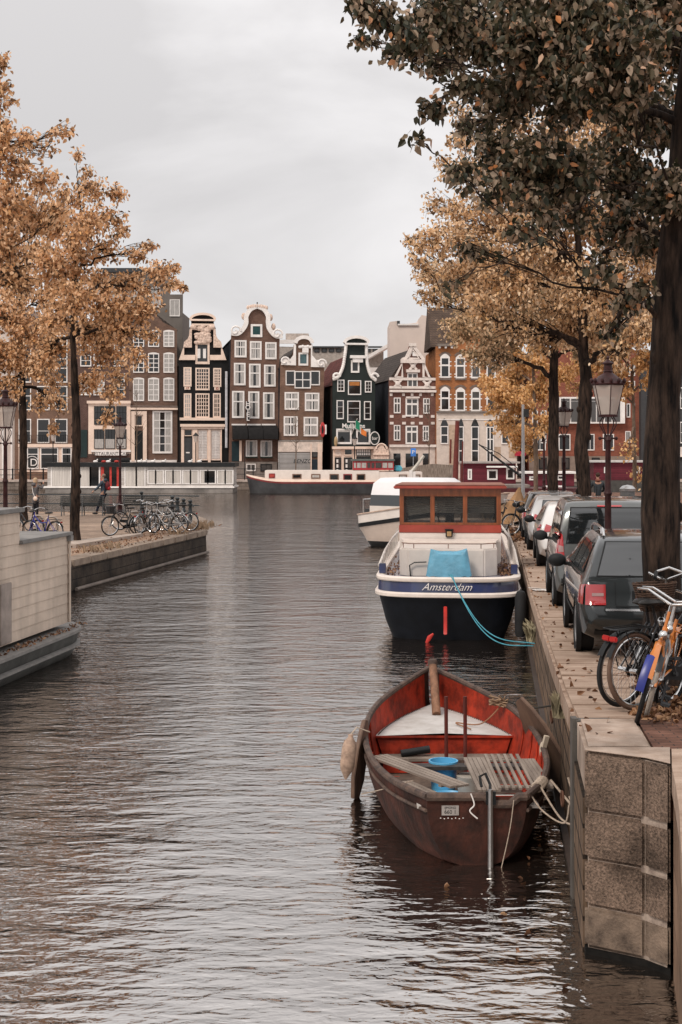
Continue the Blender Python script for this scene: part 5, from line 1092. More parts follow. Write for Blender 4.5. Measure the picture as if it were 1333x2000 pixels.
# ------------------------------------------------------------------ red rowing boat
def rowboat():
    x0, y0 = 1.27, 13.30
    t = thing('rowing_boat','rusty red open boat with pale foredeck moored beside the quay','boat',(x0,y0,0),R(.6))
    Bt = [(0,.47),(.5,.66),(1,.80),(1.7,.93),(2.6,.98),(3.4,.93),(4.1,.79),(4.8,.55),(5.4,.27),(5.85,.03)]
    St = [(0,.64),(1,.60),(2,.62),(3,.68),(4,.76),(5,.84),(5.85,.94)]
    Kt = [(0,-.02),(.6,-.22),(3,-.35),(5,-.30),(5.5,-.1),(5.85,.45)]
    hb = lambda y: sinterp(y,Bt); sh = lambda y: sinterp(y,St); ke = lambda y: sinterp(y,Kt)
    def sec(y, ins=0, zmin=None):
        out = []; B, S, K = hb(y)-ins, sh(y), ke(y)+ins
        for k in range(-9,10):
            s = abs(k)/9; x = B*math.sin(PI/2*s)**.7; z = K+(S-K)*(1-math.cos(PI/2*s))**.95
            if zmin is not None and z < zmin: z = zmin
            out.append((math.copysign(x,k) if k else 0, y, z))
        return out
    ys = [5.85*k/30 for k in range(31)]
    HULL = mat('rusty_dark_red_hull',(.105,.032,.020),.75,var=.5,scale=4,bump=.6,bscale=14,col2=(.012,.008,.006),thr=.50,stain=(.45,1.6))
    RED = mat('rust_spotted_red_paint',(.44,.042,.017),.6,var=.1,scale=6,bump=.4,bscale=16,col2=(.030,.011,.008),thr=.36,stain=(.50,1.5))
    b = MB(); b.grid([sec(y) for y in ys]); h = b.build('hull', HULL, t, smooth=True, recalc=False)
    b = MB(); b.add(sec(0), [tuple(range(19))]); b.build('transom', HULL, t, recalc=False)
    b = MB(); b.grid([sec(y,.035,.04) for y in ys if .04 < y < 5.8]); inn = b.build('inner_hull', RED, t, smooth=True, recalc=False)
    b = MB(); b.add([(x,.045,z) for x,_,z in sec(0.045,.035,.04)], [tuple(range(19))]); b.build('inner_transom', RED, t, recalc=False)
    GUN = mat('worn_gunwale',(.13,.085,.065),.7,var=.4,scale=9,bump=.5,bscale=30,col2=(.04,.03,.027))
    for s in (-1,1):
        b = MB(); b.tube([(s*(hb(y)-.01),y,sh(y)) for y in ys],.036,8); b.tube([(s*(hb(y)+.012)*.985,y,sh(y)-.13) for y in ys if y<5.5],.017,6); b.build('gunwale', GUN, t, smooth=True)
    n = 12; P = []
    for k in range(n+1):
        u = k/n; x = lerp(-.47,.47,u); z = .64-(.07 if .62 < u < .86 else 0); P.append((x,0,z))
    MB().tube(P,.042,8).build('transom_rail', GUN, t, smooth=True)
    # ribs along the inside
    for y in [.35+.42*k for k in range(8)]:
        for s in (-1,1):
            pr = [p for p in sec(y,.045,.06) if s*p[0] >= 0]; pr = sorted(pr,key=lambda p:abs(p[0]))
            MB().tube(pr[3:],.014,4).build('rib', RED, inn)
    # floor, deck, bulkhead
    def wat(y,z,ins=.05):
        B,S,K = hb(y)-ins, sh(y), ke(y)+ins; f = max(0,min(1,(z-K)/(S-K))); s = math.acos(max(-1,1-f**(1/.95)))/(PI/2); return B*math.sin(PI/2*min(1,s))**.7
    FL = mat('dirty_boat_floor',(.14,.10,.075),.8,var=.5,scale=6,col2=(.045,.035,.03))
    MB().grid([[(-wat(y,.07),y,.07),(wat(y,.07),y,.07)] for y in [.05+.25*k for k in range(20)]]).build('floor', FL, t, recalc=False)
    DECK = mat('pale_worn_deck',(.50,.48,.46),.7,var=.12,scale=5,bump=.15,col2=(.34,.31,.28),thr=.38)
    dz = .46; b = MB(); ysd = [3.70+.15*k for k in range(14)]; b.grid([[(-wat(y,dz,.04),y,dz),(0,y,dz+.03),(wat(y,dz,.04),y,dz)] for y in ysd]); dk = b.build('foredeck', DECK, t, smooth=True, recalc=False)
    b = MB()
    for s in (-1,1):
        for y in [3.75+.05*k for k in range(34)]: b.ell((s*(wat(y,dz,.05)-.02),y,dz+.012),.009,.009,.008,6,4)
    b.build('rivets', GUN, dk)
    b = MB(); b.add([(-wat(3.7,.46),3.70,.46),(wat(3.7,.46),3.70,.46),(wat(3.7,.07),3.70,.07),(-wat(3.7,.07),3.70,.07)],[(0,1,2,3)]); b.box(-.84,.84,3.675,3.705,.44,.462); b.build('bulkhead', RED, t, recalc=False)
    b = MB(); b.prismz([(-wat(3.2,.24),3.42),(wat(3.2,.24),3.42),(wat(3.6,.24),3.68),(-wat(3.6,.24),3.68)],.215,.25); b.build('bench', mat('grey_bench',(.22,.18,.15),.8,var=.3), t)
    b = MB(); b.box(-.74,.74,3.43,3.45,.08,.214); b.build('bench_front', RED, t)
    b = MB(); w=wat(2.35,.44); b.box(-w+.3,w-.06,2.32,2.50,.36,.40); b.build('thwart', mat('dark_thwart',(.05,.045,.042),.6,var=.3,scale=8), t)
    # stem post, mast case bars
    SP = mat('weathered_wood_post',(.24,.125,.075),.7,var=.3,scale=12,stretch=(1,1,.2))
    MB().tube([(0,5.5,1.04),(0,5.1,.74),(0,4.86,.50)],[.052,.056,.056],10).build('stem_post', SP, t, smooth=True)
    b = MB(); b.lathe([(0,1.01),(.06,1.01),(.065,1.08),(.05,1.11),(0,1.11)],cy=5.5,n=10); b.build('stem_cap', GUN, t, smooth=True)
    for x in (-.02,.20): MB().tube([(x,3.12,.08),(x,3.18,1.02)],.024,6).build('mast_case_bar', mat('dark_red_bar',(.11,.028,.022),.5), t)
    MB().box(.005,.175,3.10,3.2,.08,.30).build('mast_case', GUN, t)
    # leeboards
    LB = mat('leeboard_wood',(.20,.125,.085),.6,var=.3,scale=6,stretch=(1,1,.3),col2=(.08,.05,.04))
    lee = [(0,.42),(.12,.56),(.26,.52),(.34,.2),(.36,-.1),(.28,-.45),(.08,-.66),(-.16,-.55),(-.22,-.2),(-.12,.2)]
    o = MB().prismx([(p[0],p[1]) for p in lee],-.022,.022).build('leeboard', LB, t, bevel=.008); o.location = (-1.05,2.45,.46); o.rotation_euler = (.1,.10,-.28); o.scale = (1,.9,.74)
    o = MB().prismx([(p[0]*1.15,p[1]) for p in lee],-.022,.022).build('leeboard', LB, t, bevel=.008); o.location = (1.10,2.85,.56); o.rotation_euler = (-.25,-.34,.42)
    # stern plate, rudder tube, handle
    b = MB(); b.tube([(.12,-.06,.72),(.12,-.07,.10),(.12,-.07,-.05)],.026,8); b.build('outboard_pole', mat('aluminium',(.55,.54,.53),.3,.9), t, smooth=True)
    b = MB(); b.tube([(.05,.05,.72),(.04,.12,.80),(.10,.16,.82),(.13,.05,.74),(.12,-.04,.70)],.014,6); b.box(.08,.17,-.07,-.03,.58,.70); b.build('pole_clamp', BLACKP, t)
    pl = MB().box(-.33,-.17,-.018,-.004,.47,.56).build('name_plate', mat('grey_plate',(.35,.32,.30),.5,.3), t); text('plate_text','660 1',.05,BLACKP,pl,front(-.25,-.019,.50),ext=.001); text('plate_text','IJMOND',.03,BLACKP,pl,front(-.25,-.019,.54),ext=.001)
    # stern thwart + slatted seats
    b = MB()
    for k in range(7): b.ell((-.34+.035*k,-.02,.445-.006*(k%2)),.007,.004,.005,6,4)
    b.build('white_paint_specks', WHITE, t)
    W2 = mat('weathered_grey_slats',(.30,.25,.21),.8,var=.3,scale=10,stretch=(1,.15,1),col2=(.15,.12,.10))
    b = MB(); b.box(-.55,.60,.12,.52,.50,.53); b.build('stern_thwart', mat('worn_white_board',(.48,.45,.42),.7,var=.15,scale=8), t)
    # slatted gratings: things lying inside
    def grating(label,cx,cy,cz,n,sp,Lg,rot,pitch=0,wd=.035,tl=0,br=True):
        g = thing('slatted_grating',label,'grating',(x0+cx,y0+cy,cz),rot,'wooden gratings in the red boat'); g.rotation_euler=(pitch,tl,rot); b = MB()
        for k in range(n): b.box((k-(n-1)/2)*sp-wd/2,(k-(n-1)/2)*sp+wd/2,-Lg/2,Lg/2,0,.022)
        b.build('slats',W2,g)
        for yb in (-Lg*.4, Lg*.4-.05): MB().box(-(n*sp)/2,(n*sp)/2,yb,yb+.05,-.02,-.001).build('batten',W2,g)
    grating('narrow closed slat board left of the open grating',.17,1.32,.54,5,.046,1.35,.02,.02,.040)
    grating('open slatted grating over the stern on the right',.46,1.36,.56,6,.068,1.42,.0,.02,.030)
    grating('closed slat board against the right side of the boat',.735,1.34,.545,4,.042,1.15,.03,.02,.038)
    grating('long slat board lying slantwise across the boat',-.47,1.65,.50,4,.060,1.60,.51,.0,.048)
    grating('slat board lying along the left side of the stern',-.40,1.05,.40,4,.055,1.1,.45,.0,.045)
    # things in the boat
    BLU = mat('blue_plastic',(.10,.40,.66),.4,var=.06)
    o = MB().lathe([(0,.075),(.13,.075),(.155,.40),(.165,.40),(.165,.42),(.148,.42),(.125,.09),(0,.09)],cx=x0-.13,cy=y0+2.55,n=24).build('blue_bucket',BLU,smooth=True); tag(o,'blue plastic bucket standing in the middle of the red boat','bucket')
    o = MB().lathe([(0,.075),(.20,.075),(.23,.12),(.24,.12),(.22,.09),(0,.09)],cx=x0-.10,cy=y0+2.18,n=24).build('blue_basin',BLU,smooth=True); tag(o,'flat blue plastic basin on the floor near the stern','basin')
    o = MB().lathe([(0,.075),(.14,.075),(.16,.30),(0,.30)],cx=x0+.16,cy=y0+2.35,n=20).build('white_tub',mat('dirty_white_plastic',(.42,.38,.33),.6),smooth=True); tag(o,'dirty white tub beside the blue bucket','tub')
    o = MB().tube([(x0-.56,y0+3.52,.285),(x0-.22,y0+3.56,.33)],.045,10).build('black_cylinder',BLACKP,smooth=True); tag(o,'black rubber cylinder lying on the bench under the foredeck','fender')
    # fender at the left side
    f = thing('long_fender','long pale dirty fender hanging from a rope at the left side of the boat','fender',(x0-1.13,y0+1.95,.0)); 
    MB().lathe([(0,-.02),(.02,.0),(.04,.05),(.075,.12),(.085,.2),(.085,.42),(.07,.52),(.03,.58),(.03,.62),(0,.63)],n=16).build('body',mat('dirty_pink_rubber',(.40,.28,.21),.7,var=.3,scale=8,bump=.3),f,smooth=True); MB().tube([(0,0,.62),(.06,.05,.72),(.22,.12,.66)],.010,5).build('lanyard',ROPE,f)
    f.rotation_euler=(0,.12,0); f.location=(x0-1.22,y0+1.95,.36); f.scale=(.92,.92,.76)
    # ropes
    def rope(label,pts,r,m,name='mooring_rope',cat='rope',n=12,grp=None):
        P=[]; pts=[Vector(p) for p in pts]
        for i in range(len(pts)-1):
            p0=pts[max(i-1,0)];p1=pts[i];p2=pts[i+1];p3=pts[min(i+2,len(pts)-1)]
            for k in range(n):
                q=k/n; P.append(.5*((2*p1)+(-p0+p2)*q+(2*p0-5*p1+4*p2-p3)*q*q+(-p0+3*p1-3*p2+p3)*q**3))
        P.append(pts[-1]); o=MB().tube([tuple(p) for p in P],r,6).build(name,m,smooth=True); tag(o,label,cat,grp); return o
    rope('pale rope from the right gunwale to the quay wall, upper strand',[(x0+.80,y0+.75,.62),(x0+.95,y0+.55,.45),(x0+1.0,y0+.25,.40),(xe(13.6),13.6,.75)],.012,ROPE)
    rope('pale rope from the stern corner sagging to the quay wall',[(x0+.66,y0+.45,.62),(x0+.82,y0+.2,.38),(x0+.95,y0+.05,.38),(xe(13.4),13.4,.62)],.010,ROPE)
    rope('thin rope looping from the stern corner to the steel angle',[(x0+.5,y0+.12,.66),(x0+.62,y0+.02,.5),(x0+.8,y0-.1,.42),(xe(13.2)-.02,13.15,.60)],.008,ROPE)
    rope('dark rope from the right bow to an iron ring in the wall',[(x0+.66,y0+4.2,.86),(x0+.95,y0+3.9,.76),(x0+1.25,y0+3.7,.82),(xe(16.2),16.2,.95)],.012,ROPED)
    rope('brown rope lying in a curve over the foredeck',[(x0+.3,y0+3.9,.50),(x0+.15,y0+4.25,.51),(x0+.45,y0+4.1,.53),(x0+.72,y0+4.05,.80)],.009,mat('brown_rope',(.28,.15,.09),.9))
    rope('thin cord hanging down the stern',[(x0+.34,y0-.05,.62),(x0+.30,y0-.07,.35),(x0+.22,y0-.09,.0)],.005,ROPE)
    rope('thin cord from the left gunwale to the leeboard',[(x0-.55,y0+.9,.58),(x0-.85,y0+1.2,.42),(x0-1.05,y0+1.9,.20)],.006,ROPE)
    rope('short white rope tied round the stern rail',[(x0-.06,y0-.05,.68),(x0-.03,y0-.06,.58),(x0-.07,y0-.06,.52),(x0-.0,y0-.06,.45)],.007,WHITE)
    b=MB(); rr=random.Random(3)
    for k in range(7): 
        yy=.45+.05*k; b.tube([(.0+hb(yy)+.05*math.cos(a_)-.01,yy,sh(yy)+.045*math.sin(a_)) for a_ in [2*PI*j/10 for j in range(10)]],.012,5,closed=True)
    b.build('rope_lashing',ROPE,t)
    b=MB(); b.ell((hb(2.2)-.02,2.2,.60),.035,.03,.10,8,6); b.obox((hb(2.1)-.0,2.1,.72),(.05,.04,.13),(.2,.2,.3)); b.build('canvas_wrap',mat('cream_canvas',(.55,.46,.36),.9),t,smooth=True)
    rr=random.Random(9); b=MB()
    for k in range(22):
        a_=rr.uniform(0,6); b.tube([(hb(4.0)-.12+.12*math.cos(a_+k),4.05+rr.uniform(-.08,.08),.78+.02*k*.2+.05*math.sin(a_)),(hb(4.0)-.12+.12*math.cos(a_+k+2),4.05,.76+.08*rr.random())],.010,4)
    b.build('rope_coil',mat('tan_rope',(.30,.20,.13),.9),t)
    return t
rowboat()

# ------------------------------------------------------------------ generic hull with rounded ends
def outline(L, B, stern, bow, n=10, ins=0, e=2.6, rake=0):
    """closed plan outline, stern at y=0"""
    P = []
    for k in range(n+1):
        a = PI/2*k/n; P.append((-(B-ins)*math.sin(a)**(2/e), stern-(stern-ins)*math.cos(a)**(2/e)))
    for k in range(1, n+1):
        u = k/n; P.append((-(B-ins)*math.cos(PI/2*u)**.8, L-bow+(bow-ins+rake)*math.sin(PI/2*u)**1.1))
    Rr = [(-x, y) for x, y in P[::-1] if abs(x) > 1e-6]
    return P+Rr
def hull(L, B, stern, bow, layers, name, m, parent, caps=True, e=2.6):
    rows = []
    for z, ins, rake in layers:
        P = outline(L, B, stern, bow, ins=ins, rake=rake, e=e)
        rows.append([(x, y, z(y) if callable(z) else z) for x, y in P])
    return MB().grid(rows, closed=True, caps=caps).build(name, m, parent, smooth=True)
def barge():
    t = thing('canal_barge','blue and white barge with wooden wheelhouse moored stern on by the quay','boat',(2.14,28.6,0),R(-5.2))
    L_, B_ = 15.5, 1.46; sh = lambda y: .06*max(0,(y-6)/4)**1.5
    DK = mat('black_green_hull',(.005,.0065,.010),.6,var=.3,scale=2,spec=.12); BL = mat('blue_band_paint',(.020,.035,.13),.22,var=.25,scale=1.2,coat=.6,col2=(.045,.05,.075),thr=.5); CW = mat('boat_cream_paint',(.66,.58,.52),.4,var=.08,scale=3)
    hull(L_,B_,1.1,4,[(-.5,.55,-.4),(0,.30,-.2),(.35,.16,-.1),(.90,.02,0)],'hull',DK,t,e=3.2)
    hull(L_,B_,1.1,4,[(.885,-.03,.03),(.90,-.055,.05),(.955,-.06,.05),(.985,-.03,.03),(.987,.03,0)],'rub_rail',CW,t,e=3.2)
    hull(L_,B_,1.1,4,[(.987,.0,.0),(lambda y:1.22+sh(y),.02,.05)],'blue_band',BL,t,e=3.2)
    hull(L_,B_,1.1,4,[(lambda y:1.20+sh(y),-.015,.06),(lambda y:1.225+sh(y),-.035,.08),(lambda y:1.27+sh(y),-.035,.08),(lambda y:1.295+sh(y),-.01,.05),(lambda y:1.295+sh(y),.10,.0),(lambda y:1.18+sh(y),.12,.0)],'bulwark_cap',CW,t,e=3.2)
    P = outline(L_,B_,1.1,4,ins=.11,e=3.2); MB().prismz(P,1.10,1.20).build('deck', mat('light_blue_deck',(.50,.56,.60),.6,var=.1), t)
    text('name','Amsterdam',.21,WHITE,t,front(-.02,-.018,1.10),shear=.5,ext=.006,bold=-.002)
    # aft coach roof with chamfered corners
    A = [(-1.02,1.25),(-.85,1.0),(.75,1.0),(1.02,1.3),(1.02,3.7),(-1.02,3.7)]
    MB().prismz(A,1.205,1.80).build('aft_cabin', mat('cabin_white_paint',(.60,.54,.49),.4,var=.08,scale=2), t, bevel=.03)
    MB().prismz([(-1.02,2.9),(1.02,2.9),(1.1,3.7),(-1.1,3.7)],1.802,1.84).build('cabin_step', CW, t)
    b = MB(); b.tube([(-.98,1.35,1.90),(-.8,1.1,1.90),(.72,1.1,1.90),(.98,1.4,1.90)],.012,6)
    for x,y in ((-.95,1.32),(-.72,1.1),(0,1.1),(.68,1.1),(.95,1.38)): b.tube([(x,y,1.80),(x,y,1.90)],.01,5)
    b.build('low_rail', mat('rusty_rail',(.22,.13,.10),.6), t)
    # wheelhouse
    WD = mat('varnished_wood',(.22,.062,.020),.3,var=.25,scale=4,coat=.5,stretch=(3,3,.5)); RB = mat('red_wheelhouse_panel',(.30,.045,.028),.35,var=.15,scale=2,coat=.4); RW=mat('red_brown_roof',(.26,.13,.10),.9)
    y0,y1,w = 3.75,6.0,1.15; z0,zr,zt = 1.2,2.13,2.97
    MB().box(-w,w,y0,y1,z0,zr-.16).build('house_base', mat('white_house_base',(.66,.59,.54),.5,var=.06), t)
    MB().box(-w-.01,w+.01,y0-.02,y1,zr-.158,zr+.02).build('red_sill_panel', RB, t, bevel=.01)
    b = MB()
    for x in (-w,-.40,.34,w-.0): b.box(x-(.05 if abs(x)<w else (.0 if x<0 else .10)),x+(.05 if abs(x)<w else (.10 if x<0 else .0)),y0,y0+.10,zr+.02,zt)
    for x in (-w,w-.10): b.box(x,x+.10,y1-.10,y1,zr+.02,zt)
    for x in (-w,w-.06): b.box(x,x+.06,4.8,4.9,zr+.02,zt)
    b.box(-w+.10,w-.10,y0-.01,y0+.09,zt-.17,zt-.001); b.box(-w+.10,w-.10,y0-.012,y0+.09,zr+.021,zr+.075); b.box(-w+.10,w-.10,y1-.09,y1,zt-.17,zt-.001)
    for x in (-w,w-.06): b.box(x+.005,x+.055,y0+.10,y1-.10,zt-.17,zt-.001); b.box(x+.005,x+.055,y0+.10,y1-.10,zr+.021,zr+.075)
    b.build('window_frame', WD, t, bevel=.006)
    gs = glassmat('wheelhouse_glass',(.02,.022,.024),.03,.35,.55)
    for xa,xb in ((-w+.10,-.45),(-.35,.29),(.39,w-.10)): MB().box(xa,xb,y0+.04,y0+.05,zr+.075,zt-.17).build('window_pane', gs, t); MB().box(xa,xb,y1-.05,y1-.04,zr+.075,zt-.17).build('window_pane', gs, t)
    for x in (-w+.03,w-.04): MB().box(x,x+.01,y0+.10,y1-.10,zr+.075,zt-.17).build('window_pane', gs, t)
    MB().box(-.12,.08,4.4,4.6,1.9,2.75).build('helm_column', BLACKP, t); MB().tube([(-.02+.28*math.cos(2*PI*k/20),4.9,2.3+.28*math.sin(2*PI*k/20)) for k in range(20)],.02,6,closed=True).build('steering_wheel', WD, t)
    for k in range(8): MB().box(-w+.15,w-.15,y0+.16,y0+.18,2.42+k*.05,2.455+k*.05).build('blind_slat', mat('pale_blind',(.6,.55,.5),.7), t)  # blinds that also stand in for pale reflections in the upper panes
    MB().prismz([(-w-.13,y0-.16),(w+.13,y0-.16),(w+.13,y1+.12),(-w-.13,y1+.12)],zt+.001,zt+.075).build('roof', RB, t, bevel=.02); MB().prismz([(-w-.10,y0-.12),(w+.10,y0-.12),(w+.06,y1),(-w-.06,y1)],zt+.076,zt+.10).build('roof_cover', RW, t, bevel=.01)
    b = MB(); b.box(-.10,.06,3.66,3.748,1.88,2.03); b.box(-.12,.08,3.63,3.748,2.03,2.06); b.build('deck_lamp', BLACKP, t, bevel=.01)
    MB().box(-.07,.03,3.645,3.66,1.90,2.01).build('lamp_lens', mat('amber_lens',(.35,.22,.10),.2), t)
    # handrails at the sides
    for s in (-1,1):
        b = MB(); P = [(s*(B_-.02),1.0,1.45),(s*(B_-.02),3.2,1.62),(s*(B_-.04),6,1.72),(s*(B_-.2),9.5,1.85)]; b.tube(P,.03,6)
        for k in range(1,16): y=.9+k*.5; b.tube([(s*(B_-.04),y,1.28),(s*(B_-.02),y,interp(y,[(1,1.45),(3.2,1.62),(6,1.72),(9.5,1.85)]))],.012,5)
        b.build('handrail', mat('pale_rail',(.52,.47,.43),.5), t, smooth=True)
        MB().box(s*(B_-.10)-.07,s*(B_-.10)+.07,.82,1.0,1.296,1.50).build('bollard_box', BL, t, bevel=.01)
    MB().prismz(outline(8.5,1.2,.6,3,e=3,ins=0),1.2,1.62).build('fore_cabin', CW, t, bevel=.04, loc=(0,6.2,0))
    # rudder and red fin at the stern
    RD = mat('signal_red',(.55,.03,.02),.35); b = MB(); b.prismx([(-.10,.72),(-.06,.72),(-.03,.25),(-.06,.18),(-.16,.16),(-.10,.28)],-.035,.035); b.build('rudder_stock', RD, t, bevel=.01, loc=(-.04,.02,0))
    b = MB(); b.tube([(-.42,-.10,-.02),(-.36,-.12,.10),(-.28,-.12,.18)],[.03,.05,.02],8); b.build('propeller_guard', RD, t, smooth=True)
    MB().tube([(-.78,.95,1.21),(-.80,.93,1.46),(-.70,.93,1.52),(-.45,.93,1.53)],.014,6).build('black_hose', BLACKP, t, smooth=True)
    M_ = t.matrix_world = Matrix.Translation(t.location) @ Matrix.Rotation(R(-5.2),4,'Z')
    def W(p): q = M_ @ Vector(p); return (q.x,q.y,q.z)
    # blue tarpaulin over a box at the stern
    rows = []; n = 44; rr = random.Random(6)
    for i in range(11):
        u = i/10; row = []
        for k in range(n):
            a = 2*PI*k/n; c_, s_ = math.cos(a), math.sin(a); hx = .37+.10*u; hy = .17+.11*u
            sx = math.copysign(abs(c_)**.35, c_)*hx; sy = math.copysign(abs(s_)**.35, s_)*hy
            f = .012*math.sin(6*a+5*u)+.010*math.sin(13*a+1)*u
            row.append((.02+sx*(1+f), .62+sy*(1+f), 1.80-.52*u+.03*math.sin(a*2+1)*(1-u)+.012*math.sin(9*a)*u+(-.05 if (i==0 and abs(c_)<.4) else 0)))
        rows.append(row)
    rows.insert(0,[(.02+(p[0]-.02)*.55,.62+(p[1]-.62)*.4,1.765+.02*rr.random()) for p in rows[0]])
    b = MB(); b.grid(rows, closed=True); b.f.append(tuple(range(n-1,-1,-1)))
    b.v = [W(p) for p in b.v]; o = b.build('blue_tarpaulin', mat('blue_tarp',(.10,.29,.41),.45,var=.12,scale=5,bump=.6,bscale=9), smooth=True, angle=70); tag(o,'bright blue tarpaulin draped over a box at the barge stern','tarpaulin')
    # two teal mooring ropes
    end = (xe(24.6)+.01,24.6,.52); st = W((.10,-.02,1.30))
    for k,(lb,dy,ds) in enumerate((('teal mooring rope from the barge stern to the quay wall, upper strand',0,0),('teal mooring rope just below the first strand',.12,-.06))):
        P=[]
        for i in range(30):
            u=i/29; p=Vector(st).lerp(Vector((end[0],end[1]+dy,end[2]+ds)),u); p.z-= (.62+.05*k)*math.sin(PI*u)**1.0*(1-.45*u); p.y-=.2*math.sin(PI*u)*k; P.append(tuple(p))
        P[0:1]=[W((.02+.05*k,.25,1.33)),W((.06+.04*k,.05,1.335))]; tag(MB().tube(P,.010,6).build('mooring_rope', mat('teal_rope',(.06,.27,.34),.7), smooth=True), lb,'rope','teal mooring ropes of the barge')
    # fallen leaves on both side decks
    rng = np.random.default_rng(5); n=900; yy=rng.uniform(1.3,6.5,n); s=np.where(rng.random(n)<.72,1,-1); xx=s*(1.18+rng.normal(0,.09,n)); P=np.stack([xx,yy,np.full(n,1.215)+rng.uniform(0,.05,n)],1)
    P=np.array([W(p) for p in P]); v,q=leaves_mesh(P,.07,0,rng); o=mesh_from_quads('fallen_leaves_on_deck',v,q,DRYL,None); stuff(o,'dry brown leaves lying on the side decks of the barge','leaves')
    # fenders between barge and wall
    for k,(px,py,Y) in enumerate(((1017,1170,28.5),(1024,1205,27.9))):
        x=xe(Y)-.16; f=MB().lathe([(0,.15),(.08,.17),(.11,.25),(.11,.95),(.08,1.03),(.02,1.06),(0,1.1)],n=14).build('black_fender',RUBBER,smooth=True); f.location=(x,Y,-.05+.1*k); tag(f,('black cylindrical fender hanging by the barge stern corner','black cylindrical fender just in front of the other at the quay wall')[k],'fender','black fenders at the quay wall')
DRYL = leafmat('fallen_dry_leaves', [(0,(.06,.03,.017)),(.4,(.15,.068,.034)),(.75,(.26,.125,.06)),(1,(.40,.24,.13))], .1)
barge()

# ------------------------------------------------------------------ white cruiser
def cruiser():
    t = thing('white_cruiser','white motor cruiser with black stripe and dark window behind the barge','boat',(1.05,57.6,0),R(-122))
    L_,B_ = 6.2,1.35; sheer = lambda y: 1.22+.95*max(0,y)/L_
    CW = mat('cruiser_white',(.66,.60,.55),.35,var=.05,coat=.4); G = mat('cruiser_grey_hull',(.50,.41,.35),.45,var=.1,scale=1)
    hull(L_,B_,.8,3,[(-.2,.7,-1.4),(0.0,.50,-1.2),(.22,.36,-1.0)],'boot_stripe',BLACKP,t,e=2.5)
    hull(L_,B_,.8,3,[(.22,.36,-1.0),(.55,.18,-.6),(lambda y:sheer(y)-.52,.05,-.2)],'hull',G,t,e=2.5)
    hull(L_,B_,.8,3,[(lambda y:sheer(y)-.52,.02,-.17),(lambda y:sheer(y)-.36,.0,-.12)],'stripe',BLACKP,t,e=2.5)
    hull(L_,B_,.8,3,[(lambda y:sheer(y)-.36,.02,-.12),(lambda y:sheer(y),.0,0),(lambda y:sheer(y),.10,-.1),(lambda y:sheer(y)-.1,.14,-.1)],'topside',CW,t,e=2.5)
    b=MB(); P=outline(L_,B_,.8,3,ins=-.02,e=2.5); b.tube([(x_,y_,sheer(y_)) for x_,y_ in P],.03,6,closed=True); b.build('rubbing_strake',mat('tan_strake',(.45,.33,.26),.6),t,smooth=True)
    C=[(-1.12,.8),(1.12,.8),(1.12,3.6),(.8,4.4),(-.8,4.4),(-1.12,3.6)]; T=[(-.95,.9),(.95,.9),(.95,3.4),(.6,4.0),(-.6,4.0),(-.95,3.4)]
    MB().grid([[(x_,y_,1.25) for x_,y_ in C],[(x_,y_,1.62) for x_,y_ in C]],closed=True,caps=True).build('cabin_base',CW,t)
    MB().grid([[(x_,y_,1.62) for x_,y_ in C],[(lerp(a[0],b_[0],.3),lerp(a[1],b_[1],.3),2.05) for a,b_ in zip(C,T)]],closed=True,caps=True).build('window_band',GLASSC,t)
    MB().grid([[(lerp(a[0],b_[0],.3)*1.01,lerp(a[1],b_[1],.3),2.05) for a,b_ in zip(C,T)],[(lerp(a[0],b_[0],.85),lerp(a[1],b_[1],.85),2.50) for a,b_ in zip(C,T)],[(a[0]*.8,lerp(a[1],2.2,.15),2.72) for a in T]],closed=True,caps=True).build('canopy',mat('white_canopy',(.70,.69,.70),.6,var=.03),t,smooth=True,angle=50)
    b=MB(); b.tube([(-.3,.25,1.3),(-.3,.25,1.85),(.7,.25,1.85),(.7,.25,1.3)],.025,6); b.build('stern_rail',CHROME,t,smooth=True)
    MB().box(-.9,.4,.1,.45,1.1,1.45).build('seat_box',DKGREY,t,bevel=.03)
cruiser()
